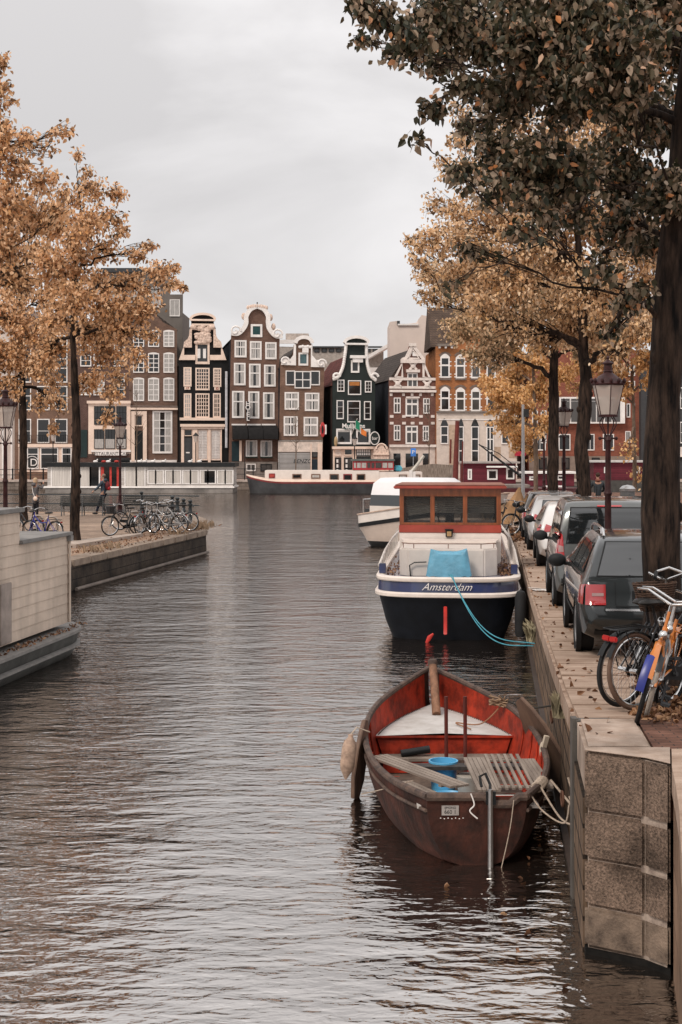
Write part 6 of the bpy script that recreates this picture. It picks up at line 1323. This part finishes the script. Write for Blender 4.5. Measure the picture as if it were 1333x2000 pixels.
# ------------------------------------------------------------------ beige houseboat on the left
def left_houseboat():
    t = thing('beige_houseboat','beige clapboard houseboat with grey green hull at the left edge','houseboat',(-5.18,27.0,0),R(-8.0))
    # local: y back along the side toward the viewer is negative; wall plane x=0, end at y=0
    CL = mat('beige_clapboard',(.60,.49,.40),.75,var=.10,scale=2.5,stretch=(1,1,.3),stain=(.82,1.1),bump=.15); HU = mat('grey_green_steel_hull',(.055,.056,.052),.65,var=.3,scale=2.5,bump=.2); TR = mat('grey_lead_trim',(.20,.19,.18),.6,var=.15,scale=4)
    zt=2.26; zb=.60
    b = MB(); n=9; hgt=(zt-zb)/n   # overlapping boards: each leans out at its foot
    for k in range(n+3):
        y0_ = 0 if k < n else -2.55
        b.add([(.013,-14,zb+k*hgt),(.013,y0_,zb+k*hgt),(.0,y0_,zb+(k+1)*hgt),(.0,-14,zb+(k+1)*hgt),(.0,-14,zb+k*hgt),(.0,y0_,zb+k*hgt)],[(0,1,2,3),(0,4,5,1)])
    b.build('side_cladding',CL,t,recalc=False)
    MB().box(-3.2,-.002,-14,-.01,zb,zt-.02).build('cabin',CL,t); MB().box(-3.2,-.002,-14,-2.56,zt-.02,zt+3*hgt-.02).build('upper_cabin',CL,t)
    MB().box(-3.3,.07,-2.58,.09,zt-.018,zt+.05).build('roof_edge',TR,t,bevel=.012); MB().box(-3.3,.07,-14,-2.46,zt+3*hgt-.018,zt+3*hgt+.06).build('roof_edge',TR,t,bevel=.012)
    MB().box(.031,.05,-.06,.02,zb,zt-.02).build('corner_board',CL,t); MB().box(.0,.09,-.10,.05,zt-.12,zt-.019).build('bracket',TR,t)
    MB().box(.031,.06,-3.55,-3.05,zb+.03,zt-.62).build('shutter',mat('taupe_shutter',(.30,.25,.22),.6),t,bevel=.01)
    # hull: plan with rounded end, local y up to +1.3
    def ring(z,ins):
        P=[(-3.6+ins,-15)]; 
        for k in range(15):
            a=PI*k/14; P.append((-1.65+ -(1.95-ins)*math.cos(a)*(1 if True else 1), -.55+(2.0-ins)*math.sin(a)))
        P.append((.30-ins,-15)); return [(x_,y_,z) for x_,y_ in P]
    MB().grid([ring(-.4,.35),ring(0,.16),ring(.16,.05)],closed=True,caps=True).build('hull',HU,t,smooth=True)
    MB().grid([ring(.16,.05),ring(.19,-.02),ring(.23,-.02),ring(.25,.05)],closed=True,caps=True).build('rub_strake',TR,t,smooth=True)
    MB().grid([ring(.25,.05),ring(.44,.0)],closed=True,caps=True).build('upper_hull',HU,t,smooth=True)
    MB().grid([ring(.44,.0),ring(.45,-.04),ring(.50,-.04),ring(.51,.12)],closed=True,caps=True).build('deck_edge',TR,t,smooth=True)
    M_ = Matrix.Translation(t.location) @ Matrix.Rotation(R(-8.0),4,'Z'); rng=np.random.default_rng(8); n=260
    P=np.stack([rng.uniform(.05,.24,n),rng.uniform(-6,.6,n),np.full(n,.53)],1); P=np.array([tuple(M_@Vector(p)) for p in P]); v,q=leaves_mesh(P,.06,0,rng); stuff(mesh_from_quads('leaves_on_houseboat_deck',v,q,DRYL,None),'dead leaves along the narrow deck of the beige houseboat','leaves')
left_houseboat()
# ------------------------------------------------------------------ far houseboats and barges
def farboats():
    # white curtain houseboat
    Y=123; x0=at(92,0,Y)[0]; x1=at(458,0,Y)[0]; z=lambda py: at(0,py,Y)[2]; X=lambda px: at(px,0,Y)[0]-x0
    t=thing('white_houseboat','long low white houseboat with black roof edge, curtained windows and a red door','houseboat',(x0,Y,0))
    W=mat('aged_white_boards',(.55,.51,.48),.6,var=.12,scale=1.5,brick=(9,.18,.008,(.3,.28,.26),0)); HUL=mat('grey_houseboat_hull',(.20,.18,.165),.6,var=.25,scale=.8)
    wl=x1-x0
    MB().box(-.2,wl-.1,.1,5,-.6,z(953)).build('hull',HUL,t,bevel=.05); MB().box(-.3,wl,0,5.1,z(953)+.001,z(950)).build('gunwale',WHITE,t)
    MB().box(0,wl-.15,.25,4.8,z(950),z(912)).build('cabin',W,t); MB().box(-.3,wl+.05,-.05,5.1,z(912)+.001,z(904)).build('roof',BLACKP,t)
    def w(a,b,c,d,kind):
        f=MB(); xa,xb=X(a),X(b); za,zb=z(d),z(c); f.box(xa-.05,xa+.05,.17,.24,za,zb); f.box(xb-.05,xb+.05,.17,.24,za,zb); f.box(xa+.05,xb-.05,.17,.24,zb-.07,zb); f.box(xa+.05,xb-.05,.17,.24,za,za+.07); f=f.build('window',WHITE,t)
        MB().box(xa+.05,xb-.05,.225,.245,za+.07,zb-.07).build('pane',GLASSD if kind!='c' else GLASSM,f)
        if kind!='d':
            n=9; rows=[]
            P=[(xa+.06+(xb-xa-.12)*k/24, .20+.015*math.sin(k*1.9)) for k in range(25)]
            if kind=='h': P=P[:15]
            MB().grid([[(p[0],p[1],za+.08) for p in P],[(p[0],p[1],zb-.08) for p in P]]).build('curtain',mat('far_curtain',(.52,.48,.44),.8,var=.12,scale=1,stretch=(4,1,.2)),f,recalc=False)
    for a,b,k in ((100,138,'c'),(156,176,'c'),(176,194,'d'),(244,266,'c'),(266,283,'c')): w(a,b,908,951,k)
    for i in range(5):
        a=289+i*34; w(a,a+15,918,945,'c' if i!=3 else 'h'); w(a+15,a+30,918,945,'c' if i!=3 else 'd')
    RDO=mat('red_door_paint',(.42,.04,.03),.5)
    for a,b in ((197,203),(214,218),(228,233)): MB().box(X(a),X(b),.13,.24,z(950),z(909)).build('red_post',RDO,t)
    MB().box(X(203),X(214),.18,.24,z(950),z(909)).build('door_glass',GLASSD,t); MB().box(X(218),X(228),.18,.24,z(950),z(909)).build('door_glass',GLASSD,t)
    rr=random.Random(4); 
    for qi,(px,c_) in enumerate(((187,'w'),(203,'r'),(212,'w'),(228,'r'),(273,'w'),(283,'w'),(299,'w'),(320,'w'),(372,'w'),(390,'w'))):
        b=MB(); o=b.ell((at(px,0,Y+1.5)[0],Y+1.5,z(904)+.10),.22,.16,.12,8,6).build('gull' if c_=='w' else 'flower_box',WHITE if c_=='w' else RDO,smooth=True)
        if c_=='w':
            MB().ell((.16,0,.14),.07,.05,.07,8,6).xf(Matrix.Translation((at(px,0,Y+1.5)[0],Y+1.5,z(904)+.12))).build('head',WHITE,o,smooth=True); tag(o,'white gull on the houseboat roof, '+('leftmost of all, before the cream shop windows','','between the two red flower boxes','','first one right of the tall maroon lamp','second one right of the tall maroon lamp','third one right of the tall maroon lamp','below the brown house doorway','left of the small black lamp','rightmost, below the white shutters')[qi],'bird','gulls on the houseboat roof')
        else: tag(o,'small red flower box on the houseboat roof, '+('left one of the two' if px==203 else 'right one, beside the lamp'),'flower box','red boxes on the houseboat roof')
    # white and red barge
    Y=121.5; x0=at(478,0,Y)[0]; x1=at(832,0,Y)[0]; L_=x1-x0+3
    t=thing('white_red_barge','long white barge with dark bow and red framed deckhouse before the gabled houses','boat',(x0,Y+2.0,0),-PI/2)
    # hull along local y (bow at 0 after turn): build with local x across, y along -> rotate -90: local +y -> world +x
    z=lambda py: at(0,py,Y)[2]; X=lambda px: at(px,0,Y)[0]-x0
    sh=lambda y: z(940)+.02+.55*max(0,1-y/3.5)**2
    HB=mat('dark_barge_hull',(.045,.045,.048),.5,var=.3,scale=.7); RB2=mat('barge_red_stripe',(.20,.03,.03),.5)
    def ol(ins): 
        P=[]
        for k in range(9): a=PI/2*k/8; P.append((-(2.0-ins)*math.sin(a)**.75,3.4-(3.4-ins)*math.cos(a)))
        P.append((-(2.0-ins),L_)); return P+[(-x,y) for x,y in P[::-1]][:-1]
    def lay(ls,nm,m): MB().grid([[(x,y,zz(y) if callable(zz) else zz) for x,y in ol(i_)] for zz,i_ in ls],closed=True,caps=True).build(nm,m,t,smooth=True)
    lay([(-.5,.6),(0,.35),(lambda y:sh(y)-.22,.06)],'hull',HB); lay([(lambda y:sh(y)-.22,.05),(lambda y:sh(y)-.08,0)],'red_stripe',RB2); lay([(lambda y:sh(y)-.08,.0),(sh,0),(sh,.1)],'gunwale',CREAM)
    def bx(n,a,b,c,d,m,yo0=-1.45,yo1=1.45,bev=0,parent=None):  # px box; local x = -world y offset... (turned)
        return MB().box(-yo1,-yo0,X(a),X(b),z(d),z(c)).build(n,m,parent or t,bevel=bev)
    cab=bx('cabin',517,742,919,944,mat('barge_white',(.62,.55,.50),.5,var=.05),bev=.03); bx('stern_cabin',742,826,922,944,_M['barge_white'],bev=.03)
    bx('deckhouse',690,770,901,918,mat('dark_red_deckhouse',(.40,.028,.035),.4)); bx('deckhouse_roof',686,772,897,900.5,mat('grey_deckhouse_roof',(.10,.11,.10),.6),-1.6,1.6); bx('tarpaulin',772,787,910,921,mat('blue_tarp2',(.1,.4,.5),.6),-1,1,.1)
    for a,b,g in ((692,696,CURT),(698,705,CURT),(707,716,CURT),(718,724,GLASSM),(726,732,GLASSM),(734,746,GLASSM),(748,757,CURT),(759,768,CURT)): bx('deckhouse_window',a,b,904,914,g,-1.5,-1.451)
    def win(a,b,c,d,m,g):
        f=bx('window',a,b,c,d,m,-1.50,-1.452); MB().box(1.50,1.52,X(a)+.09,X(b)-.09,z(d)+.09,z(c)-.09).build('pane',g,f)
    RF=mat('red_window_frame',(.22,.03,.03),.5); BF=mat('brown_window_frame',(.16,.09,.06),.6)
    win(525,537,925,934,RF,mat('red_curtain',(.35,.05,.04),.7)); win(571,589,926,935,BF,GLASSD); win(608,626,926,935,BF,CURT)
    for a,b,m in ((644,662,BF),(671,688,RF),(697,714,BF)): win(a,b,926,941,m,GLASSD)
    win(780,796,927,936,BF,CURT); win(805,822,927,936,BF,CURT)
    # little white mast crane standing on the barge stern
    x,y,_=at(806,0,118); t2=thing('white_crane','small white boom crane on a post above the white cruiser','crane',(x,y,1.3)); b=MB(); zz=lambda py: at(0,py,118)[2]-1.3
    b.box(-.25,.0,-.2,.2,0,zz(918)); b.box(.02,.25,-.2,.2,0,zz(922)); b.build('post',WHITE,t2); MB().tube([(-.1,0,zz(922)),(.45,0,zz(906)),(.95,0,zz(890))],[.16,.14,.14],6).build('boom',mat('off_white_boom',(.5,.46,.4),.5),t2)
    MB().box(-1.5,1.3,-1.2,1.2,-1.6,-.0).build('pontoon',mat('grey_pontoon',(.3,.26,.23),.8),t2)
    x,y,_=at(766,0,118); 
    # maroon boats at right
    def redboat(label,a,b,ctop,cbot,Y,wins,roofm,name='maroon_houseboat',door=None,diag=None):
        x0=at(a,0,Y)[0]; x1=at(b,0,Y)[0]; z=lambda py: at(0,py,Y)[2]; X=lambda px: at(px,0,Y)[0]-x0
        t=thing(name,label,'houseboat',(x0,Y,0)); RM=mat('maroon_boards',(.14,.020,.032),.6,var=.15,scale=1,brick=(9,.14,.008,(.06,.01,.015),0))
        MB().box(-.5,x1-x0+.5,-.3,3.6,-.5,z(cbot)).build('hull',mat('dark_far_hull',(.06,.055,.05),.7),t,bevel=.05)
        MB().box(0,x1-x0,0,3.3,z(cbot),z(ctop)).build('cabin',RM,t); MB().box(-.4,x1-x0+.3,-.35,3.6,z(ctop)+.001,z(ctop)+.14).build('roof',roofm,t)
        for q in wins:
            f=MB().box(X(q[0]),X(q[1]),-.08,-.001,z(q[3]),z(q[2])).build('window',WHITE,t); MB().box(X(q[0])+.13,X(q[1])-.13,-.10,-.081,z(q[3])+.13,z(q[2])-.13).build('pane',GLASSD,f)
        return t,X,z
    ROOFG=mat('weathered_flat_roof',(.32,.28,.26),.8)
    t,X,z=redboat('maroon boarded houseboat with flat grey roof left of the grey pole',906,1008,905,946,112,[(914,922,916,937),(952,972,917,937),(989,1005,914,936)],ROOFG)
    MB().box(X(950),X(1010),-.5,-.05,z(913),z(910)).build('canopy_edge',WHITE,t)
    redboat('long maroon cabin boat with white gunwale behind the trunks',1030,1122,925,950,110,[(1034,1046,930,938),(1088,1104,928,938)],WHITE)
    redboat('maroon houseboat with pale roof to the left of the tall lamp',1160,1262,903,938,114,[(1180,1190,912,924),(1240,1250,912,924)],mat('pale_roof_sheet',(.5,.47,.45),.6))
    # dark red mast boat
    x,y,_=at(893,0,100); t=thing('mast_boat','old low sailing barge with a dark red raised mast and long boom','boat',(x,y,0)); MR=mat('dark_red_mast',(.13,.028,.022),.5); zz=lambda py: at(0,py,100)[2]
    MB().tube([(-.15,0,.6),(.03,0,zz(822))],[.22,.15],10).build('mast',MR,t,smooth=True); MB().tube([(-.45,.2,zz(905)),(-.42,.2,zz(858))],.07,6).build('spar',MR,t)
    MB().tube([(.35,.2,1.0),(.42,.2,zz(862))],.06,6).build('spar',MR,t)
    hull(12,1.9,2.5,3.5,[(-.3,.5,-.3),(0,.3,-.1),(1.0,.05,0),(1.1,0,.05)],'hull',mat('dark_red_hull',(.09,.02,.022),.5),t).matrix_basis=Matrix.Translation((-3.5,0,0))@Matrix.Rotation(-PI/2,4,'Z')
    MB().box(-.2,5,-1.2,1.2,1.1,1.35).build('hatch',mat('grey_hatch',(.22,.19,.17),.8),t,bevel=.04)
    a=at(936,868,100); b_=at(1020,932,100); o=MB().tube([(a[0]-x,0,a[2]),(b_[0]-x,0,b_[2])],[.05,.10],6); o.tube([(a[0]-x,.3,a[2]),(at(975,885,100)[0]-x,.3,at(0,885,100)[2]),(b_[0]-x+.5,.3,b_[2])],.03,5); o.build('boom',BLACKP,t)
    # rubble / dinghies heap
    for i,(px,Y,lb) in enumerate(((870,110,'grey low work boat moored behind the wooden wheelhouse'),(1140,104,'small white motor boat beyond the bench'),(1065,100,'small pale boat behind the lamp post on the right'))):
        x,y,_=at(px,0,Y); t=thing('small_boat',lb,'boat',(x,y,0),PI/2+.1*i,'small boats in the crossing canal'); hull(5.5,.95,.8,2.4,[(-.2,.3,-.2),(0,.2,-.1),(.6,0,0),(.66,0,0),(.66,.12,0)],'hull',WHITE if i else HB,t); MB().box(-.5,.5,1.4,2.8,.6,1.15).build('cabin',WHITE,t,bevel=.08); MB().box(-.51,.51,1.5,2.5,.8,1.05).build('window',GLASSD,t)
    # brown wicker/reed screen on far quay
    t=thing('reed_screen','grey brown reed screen fence on the far quay before the banded house','fence',(at(775,0,132)[0],132.3,.93)); w_=at(895,0,132)[0]-at(775,0,132)[0]
    MB().prism([(0,0),(w_*.25,0),(w_,0),(w_,1.35),(w_*.6,1.5),(w_*.3,1.3),(0,1.0)],0,.12).build('reed_panel',mat('reed',(.24,.19,.155),.95,var=.4,scale=6,bump=.8,bscale=30,stretch=(3,1,.3)),t)
    # parking sign
    x,y,_=at(808,0,133); t=thing('parking_sign','small blue parking sign on a pole before the banded house','sign',(x,133.4,.93)); z=at(0,886,133)[2]-.93
    MB().tube([(0,0,0),(0,0,z)],.04,6).build('pole',STEEL,t); s_=MB().box(-.24,.24,-.06,-.03,z-.25,z+.5).build('sign_plate',mat('sign_blue',(.05,.2,.6),.4),t); text('letter','P',.5,WHITE,s_,front(0,-.065,z+.12))
    # stair rails & quay railings
    t=thing('far_quay_railing','black railing along the far quay at the left','railing',(0,0,0)); b=MB()
    for z_ in (.45,.95): b.tube([(-36,133.2,.93+z_),(at(90,0,133)[0],133.2,.93+z_)],.03,5)
    b.build('rail',BLACKP,t)
    for px in (25,60,85): b=MB(); x=at(px,0,133.2)[0]; b.lathe([(0,.93),(.09,.93),(.06,1.5),(.08,1.95),(0,2.0)],cx=x,cy=133.2,n=8); b.build('post',BLACKP,t)
    t=thing('stoop_railing','black stoop railings before the awning house','railing',(0,0,0)); b=MB()
    for px in (455,478,495): x=at(px,0,133.3)[0]; b.tube([(x,133.3,.93),(x,133.3,2.0)],.05,6)
    x0_,x1_=at(455,0,133.3)[0],at(520,0,133.3)[0]; b.tube([(x0_,133.3,1.95),(x1_,133.3,1.95)],.03,5); b.tube([(x0_,133.3,1.45),(x1_,133.3,1.45)],.025,5); b.build('rail',BLACKP,t)
farboats()

# ------------------------------------------------------------------ people
SKIN=mat('skin',(.42,.24,.17),.6); 
def skinned(name,verts,edges,m,parent,sub=1):
    """verts: (x,y,z,rx,ry)"""
    me=bpy.data.meshes.new(name); me.from_pydata([v[:3] for v in verts],edges,[]); o=bpy.data.objects.new(name,me); COL.objects.link(o)
    md=o.modifiers.new('skin','SKIN'); md.use_smooth_shade=True
    for i,v in enumerate(verts): me.skin_vertices[0].data[i].radius=(v[3],v[4] if len(v)>4 else v[3])
    me.skin_vertices[0].data[0].use_root=True
    s=o.modifiers.new('sub','SUBSURF'); s.levels=s.render_levels=sub
    dg=bpy.context.evaluated_depsgraph_get(); m2=bpy.data.meshes.new_from_object(o.evaluated_get(dg)); bpy.data.objects.remove(o); m2.name=name
    m2.materials.clear(); m2.materials.append(m); m2.polygons.foreach_set('use_smooth',[True]*len(m2.polygons)); n=bpy.data.objects.new(name,m2); COL.objects.link(n)
    if parent: n.parent=parent
    return n
def person(label,loc,rotz,H,J,coat,legs,hair,hairshape,sit=False,shoe=BLACKP):
    """J: joints in a 1.75 m body; faces +y"""
    t=thing('person',label,'person',loc,rotz); k=H/1.75; t.scale=(k,k,k)
    V=[(0,0,.95,.13,.10),(0,0,1.15,.12,.09),(0,0,1.40,.14,.09),(0,.0,1.50,.05,.05),(0,.02,1.60,.062,.075),(0,.03,1.70,.07,.085),
       (.17,0,1.42,.05,.05),J['eR']+(.038,.038),J['wR']+(.028,.028),(-.17,0,1.42,.05,.05),J['eL']+(.038,.038),J['wL']+(.028,.028),
       (.09,0,.90,.08,.08),J['kR']+(.055,.06),J['aR']+(.04,.04),(-.09,0,.90,.08,.08),J['kL']+(.055,.06),J['aL']+(.04,.04)]
    E=[(0,1),(1,2),(2,3),(3,4),(4,5),(2,6),(6,7),(7,8),(2,9),(9,10),(10,11),(0,12),(12,13),(13,14),(0,15),(15,16),(16,17)]
    body=skinned('body',V,E,SKIN,t)
    for w,e in ((J['wR'],J['eR']),(J['wL'],J['eL'])):
        d=(Vector(w)-Vector(e)).normalized(); c=Vector(w)+d*.05; b=MB(); b.ell(tuple(c),.035,.04,.045,8,6); sd=d.cross(Vector((0,1,.3))).normalized()
        for q in range(4): b.tube([tuple(c+d*.02+sd*(.02*(q-1.5))),tuple(c+d*(.07+.01*(q in (1,2)))+sd*(.022*(q-1.5))),tuple(c+d*.10+sd*(.02*(q-1.5))+Vector((0,.015,-.01)))],[.010,.009,.007],5)
        b.tube([tuple(c-sd*.03),tuple(c-sd*.055+d*.04)],[.011,.008],5); b.build('hand',SKIN,t,smooth=True)
    b=MB(); b.tube([(0,.11,1.675),(0,.135,1.65)],.013,5); b.ell((.075,.02,1.665),.012,.02,.03,6,5); b.ell((-.075,.02,1.665),.012,.02,.03,6,5); b.build('face_details',SKIN,t,smooth=True)
    C=[(0,0,.86,.165,.13),(0,0,.98,.155,.12),(0,0,1.18,.15,.115),(0,0,1.38,.165,.115),(0,0,1.50,.075,.075),(.185,0,1.41,.07,.07),J['eR']+(.055,.055),tuple(Vector(J['eR']).lerp(Vector(J['wR']),.9))+(.045,.045),(-.185,0,1.41,.07,.07),J['eL']+(.055,.055),tuple(Vector(J['eL']).lerp(Vector(J['wL']),.9))+(.045,.045)]
    skinned('jacket',C,[(0,1),(1,2),(2,3),(3,4),(3,5),(5,6),(6,7),(3,8),(8,9),(9,10)],coat,t)
    Lg=[(0,0,.93,.13,.115),(.09,0,.82,.095,.10),J['kR']+(.07,.075),tuple(Vector(J['kR']).lerp(Vector(J['aR']),.95))+(.055,.055),(-.09,0,.82,.095,.10),J['kL']+(.07,.075),tuple(Vector(J['kL']).lerp(Vector(J['aL']),.95))+(.055,.055)]
    skinned('trousers',Lg,[(0,1),(1,2),(2,3),(0,4),(4,5),(5,6)],legs,t)
    for a in (J['aR'],J['aL']): MB().ell((a[0],a[1]+.05,max(.045,a[2]-.03)),.05,.14,.045,10,6).build('shoe',shoe,t,smooth=True)
    if hairshape=='bob': b=MB(); b.ell((0,-.01,1.70),.098,.11,.115,12,8); b.ell((0,-.03,1.63),.10,.09,.10,12,8)
    elif hairshape=='short': b=MB(); b.ell((0,-.012,1.72),.086,.10,.085,12,8)
    else: b=MB(); b.ell((0,-.03,1.70),.078,.085,.07,12,8)
    b.build('hair',hair,t,smooth=True); return t
GC=mat('grey_wool_coat',(.12,.115,.12),.9,var=.15,scale=6); DKT=mat('black_trousers',(.018,.018,.022),.8); BJ=mat('blue_grey_jacket',(.055,.075,.10),.8,var=.2,scale=5); NJ=mat('dark_navy_trousers',(.015,.02,.032),.8)
ZS=ZP+.03
x,y,_=at(70,0,63)
w=person('woman in grey hooded coat with cream shoulder bag taking a photo by the water',(x,y,ZS),R(-40),1.70,dict(eR=(.27,.16,1.30),wR=(.12,.34,1.52),eL=(-.26,.18,1.32),wL=(-.08,.34,1.50),kR=(.10,.02,.48),aR=(.11,0,.07),kL=(-.10,.02,.48),aL=(-.12,-.02,.07)),GC,DKT,mat('blond_hair',(.50,.36,.24),.8),'bob')
MB().ell((0,-.12,1.50),.13,.09,.09,10,6).build('hood',GC,w,smooth=True); MB().ell((0,0,.80),.19,.15,.20,12,8).build('coat_skirt',GC,w,smooth=True)
c=Matrix.Translation((x,y,ZS))@Matrix.Rotation(R(-40),4,'Z')@Matrix.Scale(1.70/1.75,4)
o=MB().box(-.06,.06,.33,.40,1.50,1.59).xf(c).build('camera',BLACKP,bevel=.01); tag(o,'small black camera held up by the woman in grey','camera')
bg_=thing('shoulder_bag','cream shoulder bag with long strap hanging at the woman in grey','bag',(x,y,ZS)); MB().ell((0,0,0),.13,.07,.11,12,8).xf(c@Matrix.Translation((.18,-.16,.86))).build('pouch',CREAM,bg_,smooth=True); MB().tube([(-.12,.08,1.45),(-.10,-.12,1.42),(.02,-.17,1.15),(.17,-.18,.93)],.013,5).xf(c).build('strap',WHITE,bg_)
for o in bg_.children: o.matrix_parent_inverse=Matrix.Translation((-x,-y,-ZS))
x,y,_=at(202,0,65.8)
m_=person('bald man in blue grey jacket walking left past the bench',(x,y,ZS),R(82),1.86,dict(eR=(.24,-.10,1.16),wR=(.22,.02,.92),eL=(-.22,.16,1.18),wL=(-.20,.36,1.02),kR=(.09,.10,.49),aR=(.10,-.08,.09),kL=(-.09,.14,.50),aL=(-.09,.28,.08)),BJ,NJ,mat('grey_stubble',(.25,.17,.13),.8),'bald')
MB().ell((0,-.10,1.49),.12,.08,.07,10,6).build('hood',BJ,m_,smooth=True)
c=Matrix.Translation((x,y,ZS))@Matrix.Rotation(R(82),4,'Z')@Matrix.Scale(1.86/1.75,4)
bp_=thing('backpack','small red and black backpack on the back of the walking man','backpack',(x,y,ZS)); b=MB().ell((0,-.20,1.24),.13,.11,.20,12,8).xf(c).build('pack',mat('dark_red_pack',(.12,.02,.025),.7),bp_,smooth=True); b2=MB().ell((0,-.26,1.14),.11,.08,.10,12,8).xf(c).build('front_pocket',mat('bright_red_nylon',(.42,.02,.03),.6),bp_,smooth=True)
for o in bp_.children: o.matrix_parent_inverse=Matrix.Translation((-x,-y,-ZS))
x,y,_=at(1168,0,56)
s_=person('person in dark padded jacket standing behind the bench with their back to us',(x,y,zq(56)+.02),R(5),1.80,dict(eR=(.30,.12,1.16),wR=(.22,.34,1.05),eL=(-.30,.12,1.16),wL=(-.22,.34,1.05),kR=(.10,.02,.48),aR=(.11,0,.07),kL=(-.10,.02,.48),aL=(-.12,0,.07)),mat('dark_padded_jacket',(.035,.042,.048),.7,var=.2,scale=4,bump=.5,bscale=9),DKT,mat('brown_hair',(.06,.035,.025),.8),'short')
MB().ell((0,-.03,1.50),.12,.10,.07,10,6).build('scarf',mat('rust_scarf',(.20,.08,.06),.9),s_,smooth=True)

# ------------------------------------------------------------------ litter, weeds, floating leaves
def litter(name,label,n,fn,size,seed,m=DRYL):
    rng=np.random.default_rng(seed); P=np.array([fn(rng) for _ in range(n)]); v,q=leaves_mesh(P,size,0,rng,curl=.35); stuff(mesh_from_quads(name,v,q,m,None),label,'leaves')
def f1(g):
    if g.random()<.5:
        y=12.75-abs(g.normal(0,.3)); x=2.62+abs(g.normal(0,.5))
    else: y=g.uniform(12.2,14.8); x=xe(y)+.75+abs(g.normal(0,.45))
    return (x,y,zq(max(y,13))+.015+abs(g.normal(0,.018)))
litter('fallen_leaves_near','thick litter of brown leaves under the near bicycles',2600,f1,.075,1)
def f2(g): y=g.uniform(11,60)**1.0; return (xe(y)+g.uniform(.05,1.1)**1.5,y,zq(y)+.012)
litter('fallen_leaves_quay','scattered dry leaves along the pale quay coping',420,f2,.07,2)
def f3(g):
    u=g.random(); y=lerp(41,56,u); x=lerp(-7.0,-4.9,(y-40)/13)-.25-abs(g.normal(0,.9)); return (x,y,ZP+.05+abs(g.normal(0,.015)))
litter('fallen_leaves_point','brown leaves and dirt along the edge of the peninsula',550,f3,.075,3)
def f4(g): y=g.uniform(9.2,19); return (xe(y)-.15-abs(g.normal(0,.45)),y,.012)
litter('floating_leaves','few yellow leaves floating on the dark water near the quay',34,f4,.07,4)
def f5(g): y=g.uniform(43,50); return (xe(y)-.1+abs(g.normal(0,.5)),y,zq(y)+.02)
litter('fallen_leaves_far_quay','leaf litter around the bicycles at the quay bend',700,f5,.1,5)
# weeds: dry grass tufts
def weeds(name,label,pts,h,m,seed,n=60):
    rr=random.Random(seed); b=MB()
    for (x,y,z,r) in pts:
        for _ in range(n):
            a=rr.uniform(0,2*PI); d=rr.random()*r; px_,py_=x+math.cos(a)*d,y+math.sin(a)*d; hh=h*rr.uniform(.4,1.2); l=rr.uniform(-.5,.5)*hh; l2=rr.uniform(-.5,.5)*hh; w=.012
            b.add([(px_-w,py_,z),(px_+w,py_,z),(px_+l*.4+w*.6,py_+l2*.4,z+hh*.7),(px_+l,py_+l2,z+hh*.9)],[(0,1,2,3)])
    stuff(b.build(name,m,recalc=False),label,'weeds')
STRAW=mat('dry_grass',(.34,.24,.16),.9,var=.3,scale=3)
weeds('dry_grass_point','dry straw coloured grass at the tip of the point',[(-5.4,53.2+.6*k,ZP+.04,.5) for k in range(6)]+[(-7.3,42,ZP+.04,.4),(-7.0,43.4,ZP+.04,.3),(-5.8,50.5,ZP+.04,.4)],.22,STRAW,1)
weeds('dry_grass_quay','pale dry weeds beyond the wooden wheelhouse at the quay bend',[(at(px,0,54)[0],54+k*.4,zq(54),.5) for k,px in enumerate((965,975,985,995,970,980))]+[(xe(60)-.6,60,.9,.8)],.75,STRAW,2,160)
weeds('wall_weeds','small pale weeds growing from the joints of the right quay wall',[(xe(y)-.02,y,zq(y)-.75,.10) for y in (25.2,25.8,26.4)]+[(xe(15.2)-.01,15.2,zq(15)-.4,.06)],.28,mat('wall_weed',(.30,.26,.17),.9,var=.3,scale=8),3,50)
# newspaper on the quay
o=MB(); o.obox((0,0,.01),(.34,.26,.012),(0,.03,.3)); o.obox((.18,-.15,.02),(.26,.2,.01),(.06,-.08,.9)); o.obox((-.12,.1,.03),(.2,.2,.01),(-.1,.1,.1)); o=o.build('crumpled_newspaper',WHITE); x,y=bp(1052,1128,zq(27)); o.location=(xe(27)+.22,27.0,zq(27)+.012); tag(o,'crumpled white newspaper on the coping beside the barge','newspaper')
# iron mooring ring and bits on the wall
for i,(y,z,lb) in enumerate(((15.9,.95,'rusty mooring ring in the quay wall level with the bow of the red boat'),(13.5,.62,'rusty mooring ring low on the wall beside the stern of the red boat'))):
    o=MB().tube([(xe(y)-.06,y+.07*math.cos(2*PI*k/14),z+.07*math.sin(2*PI*k/14)-.05) for k in range(14)],.012,6,closed=True).build('mooring_ring',mat('rusty_iron',(.12,.06,.04),.8),smooth=True); tag(o,lb,'mooring ring')
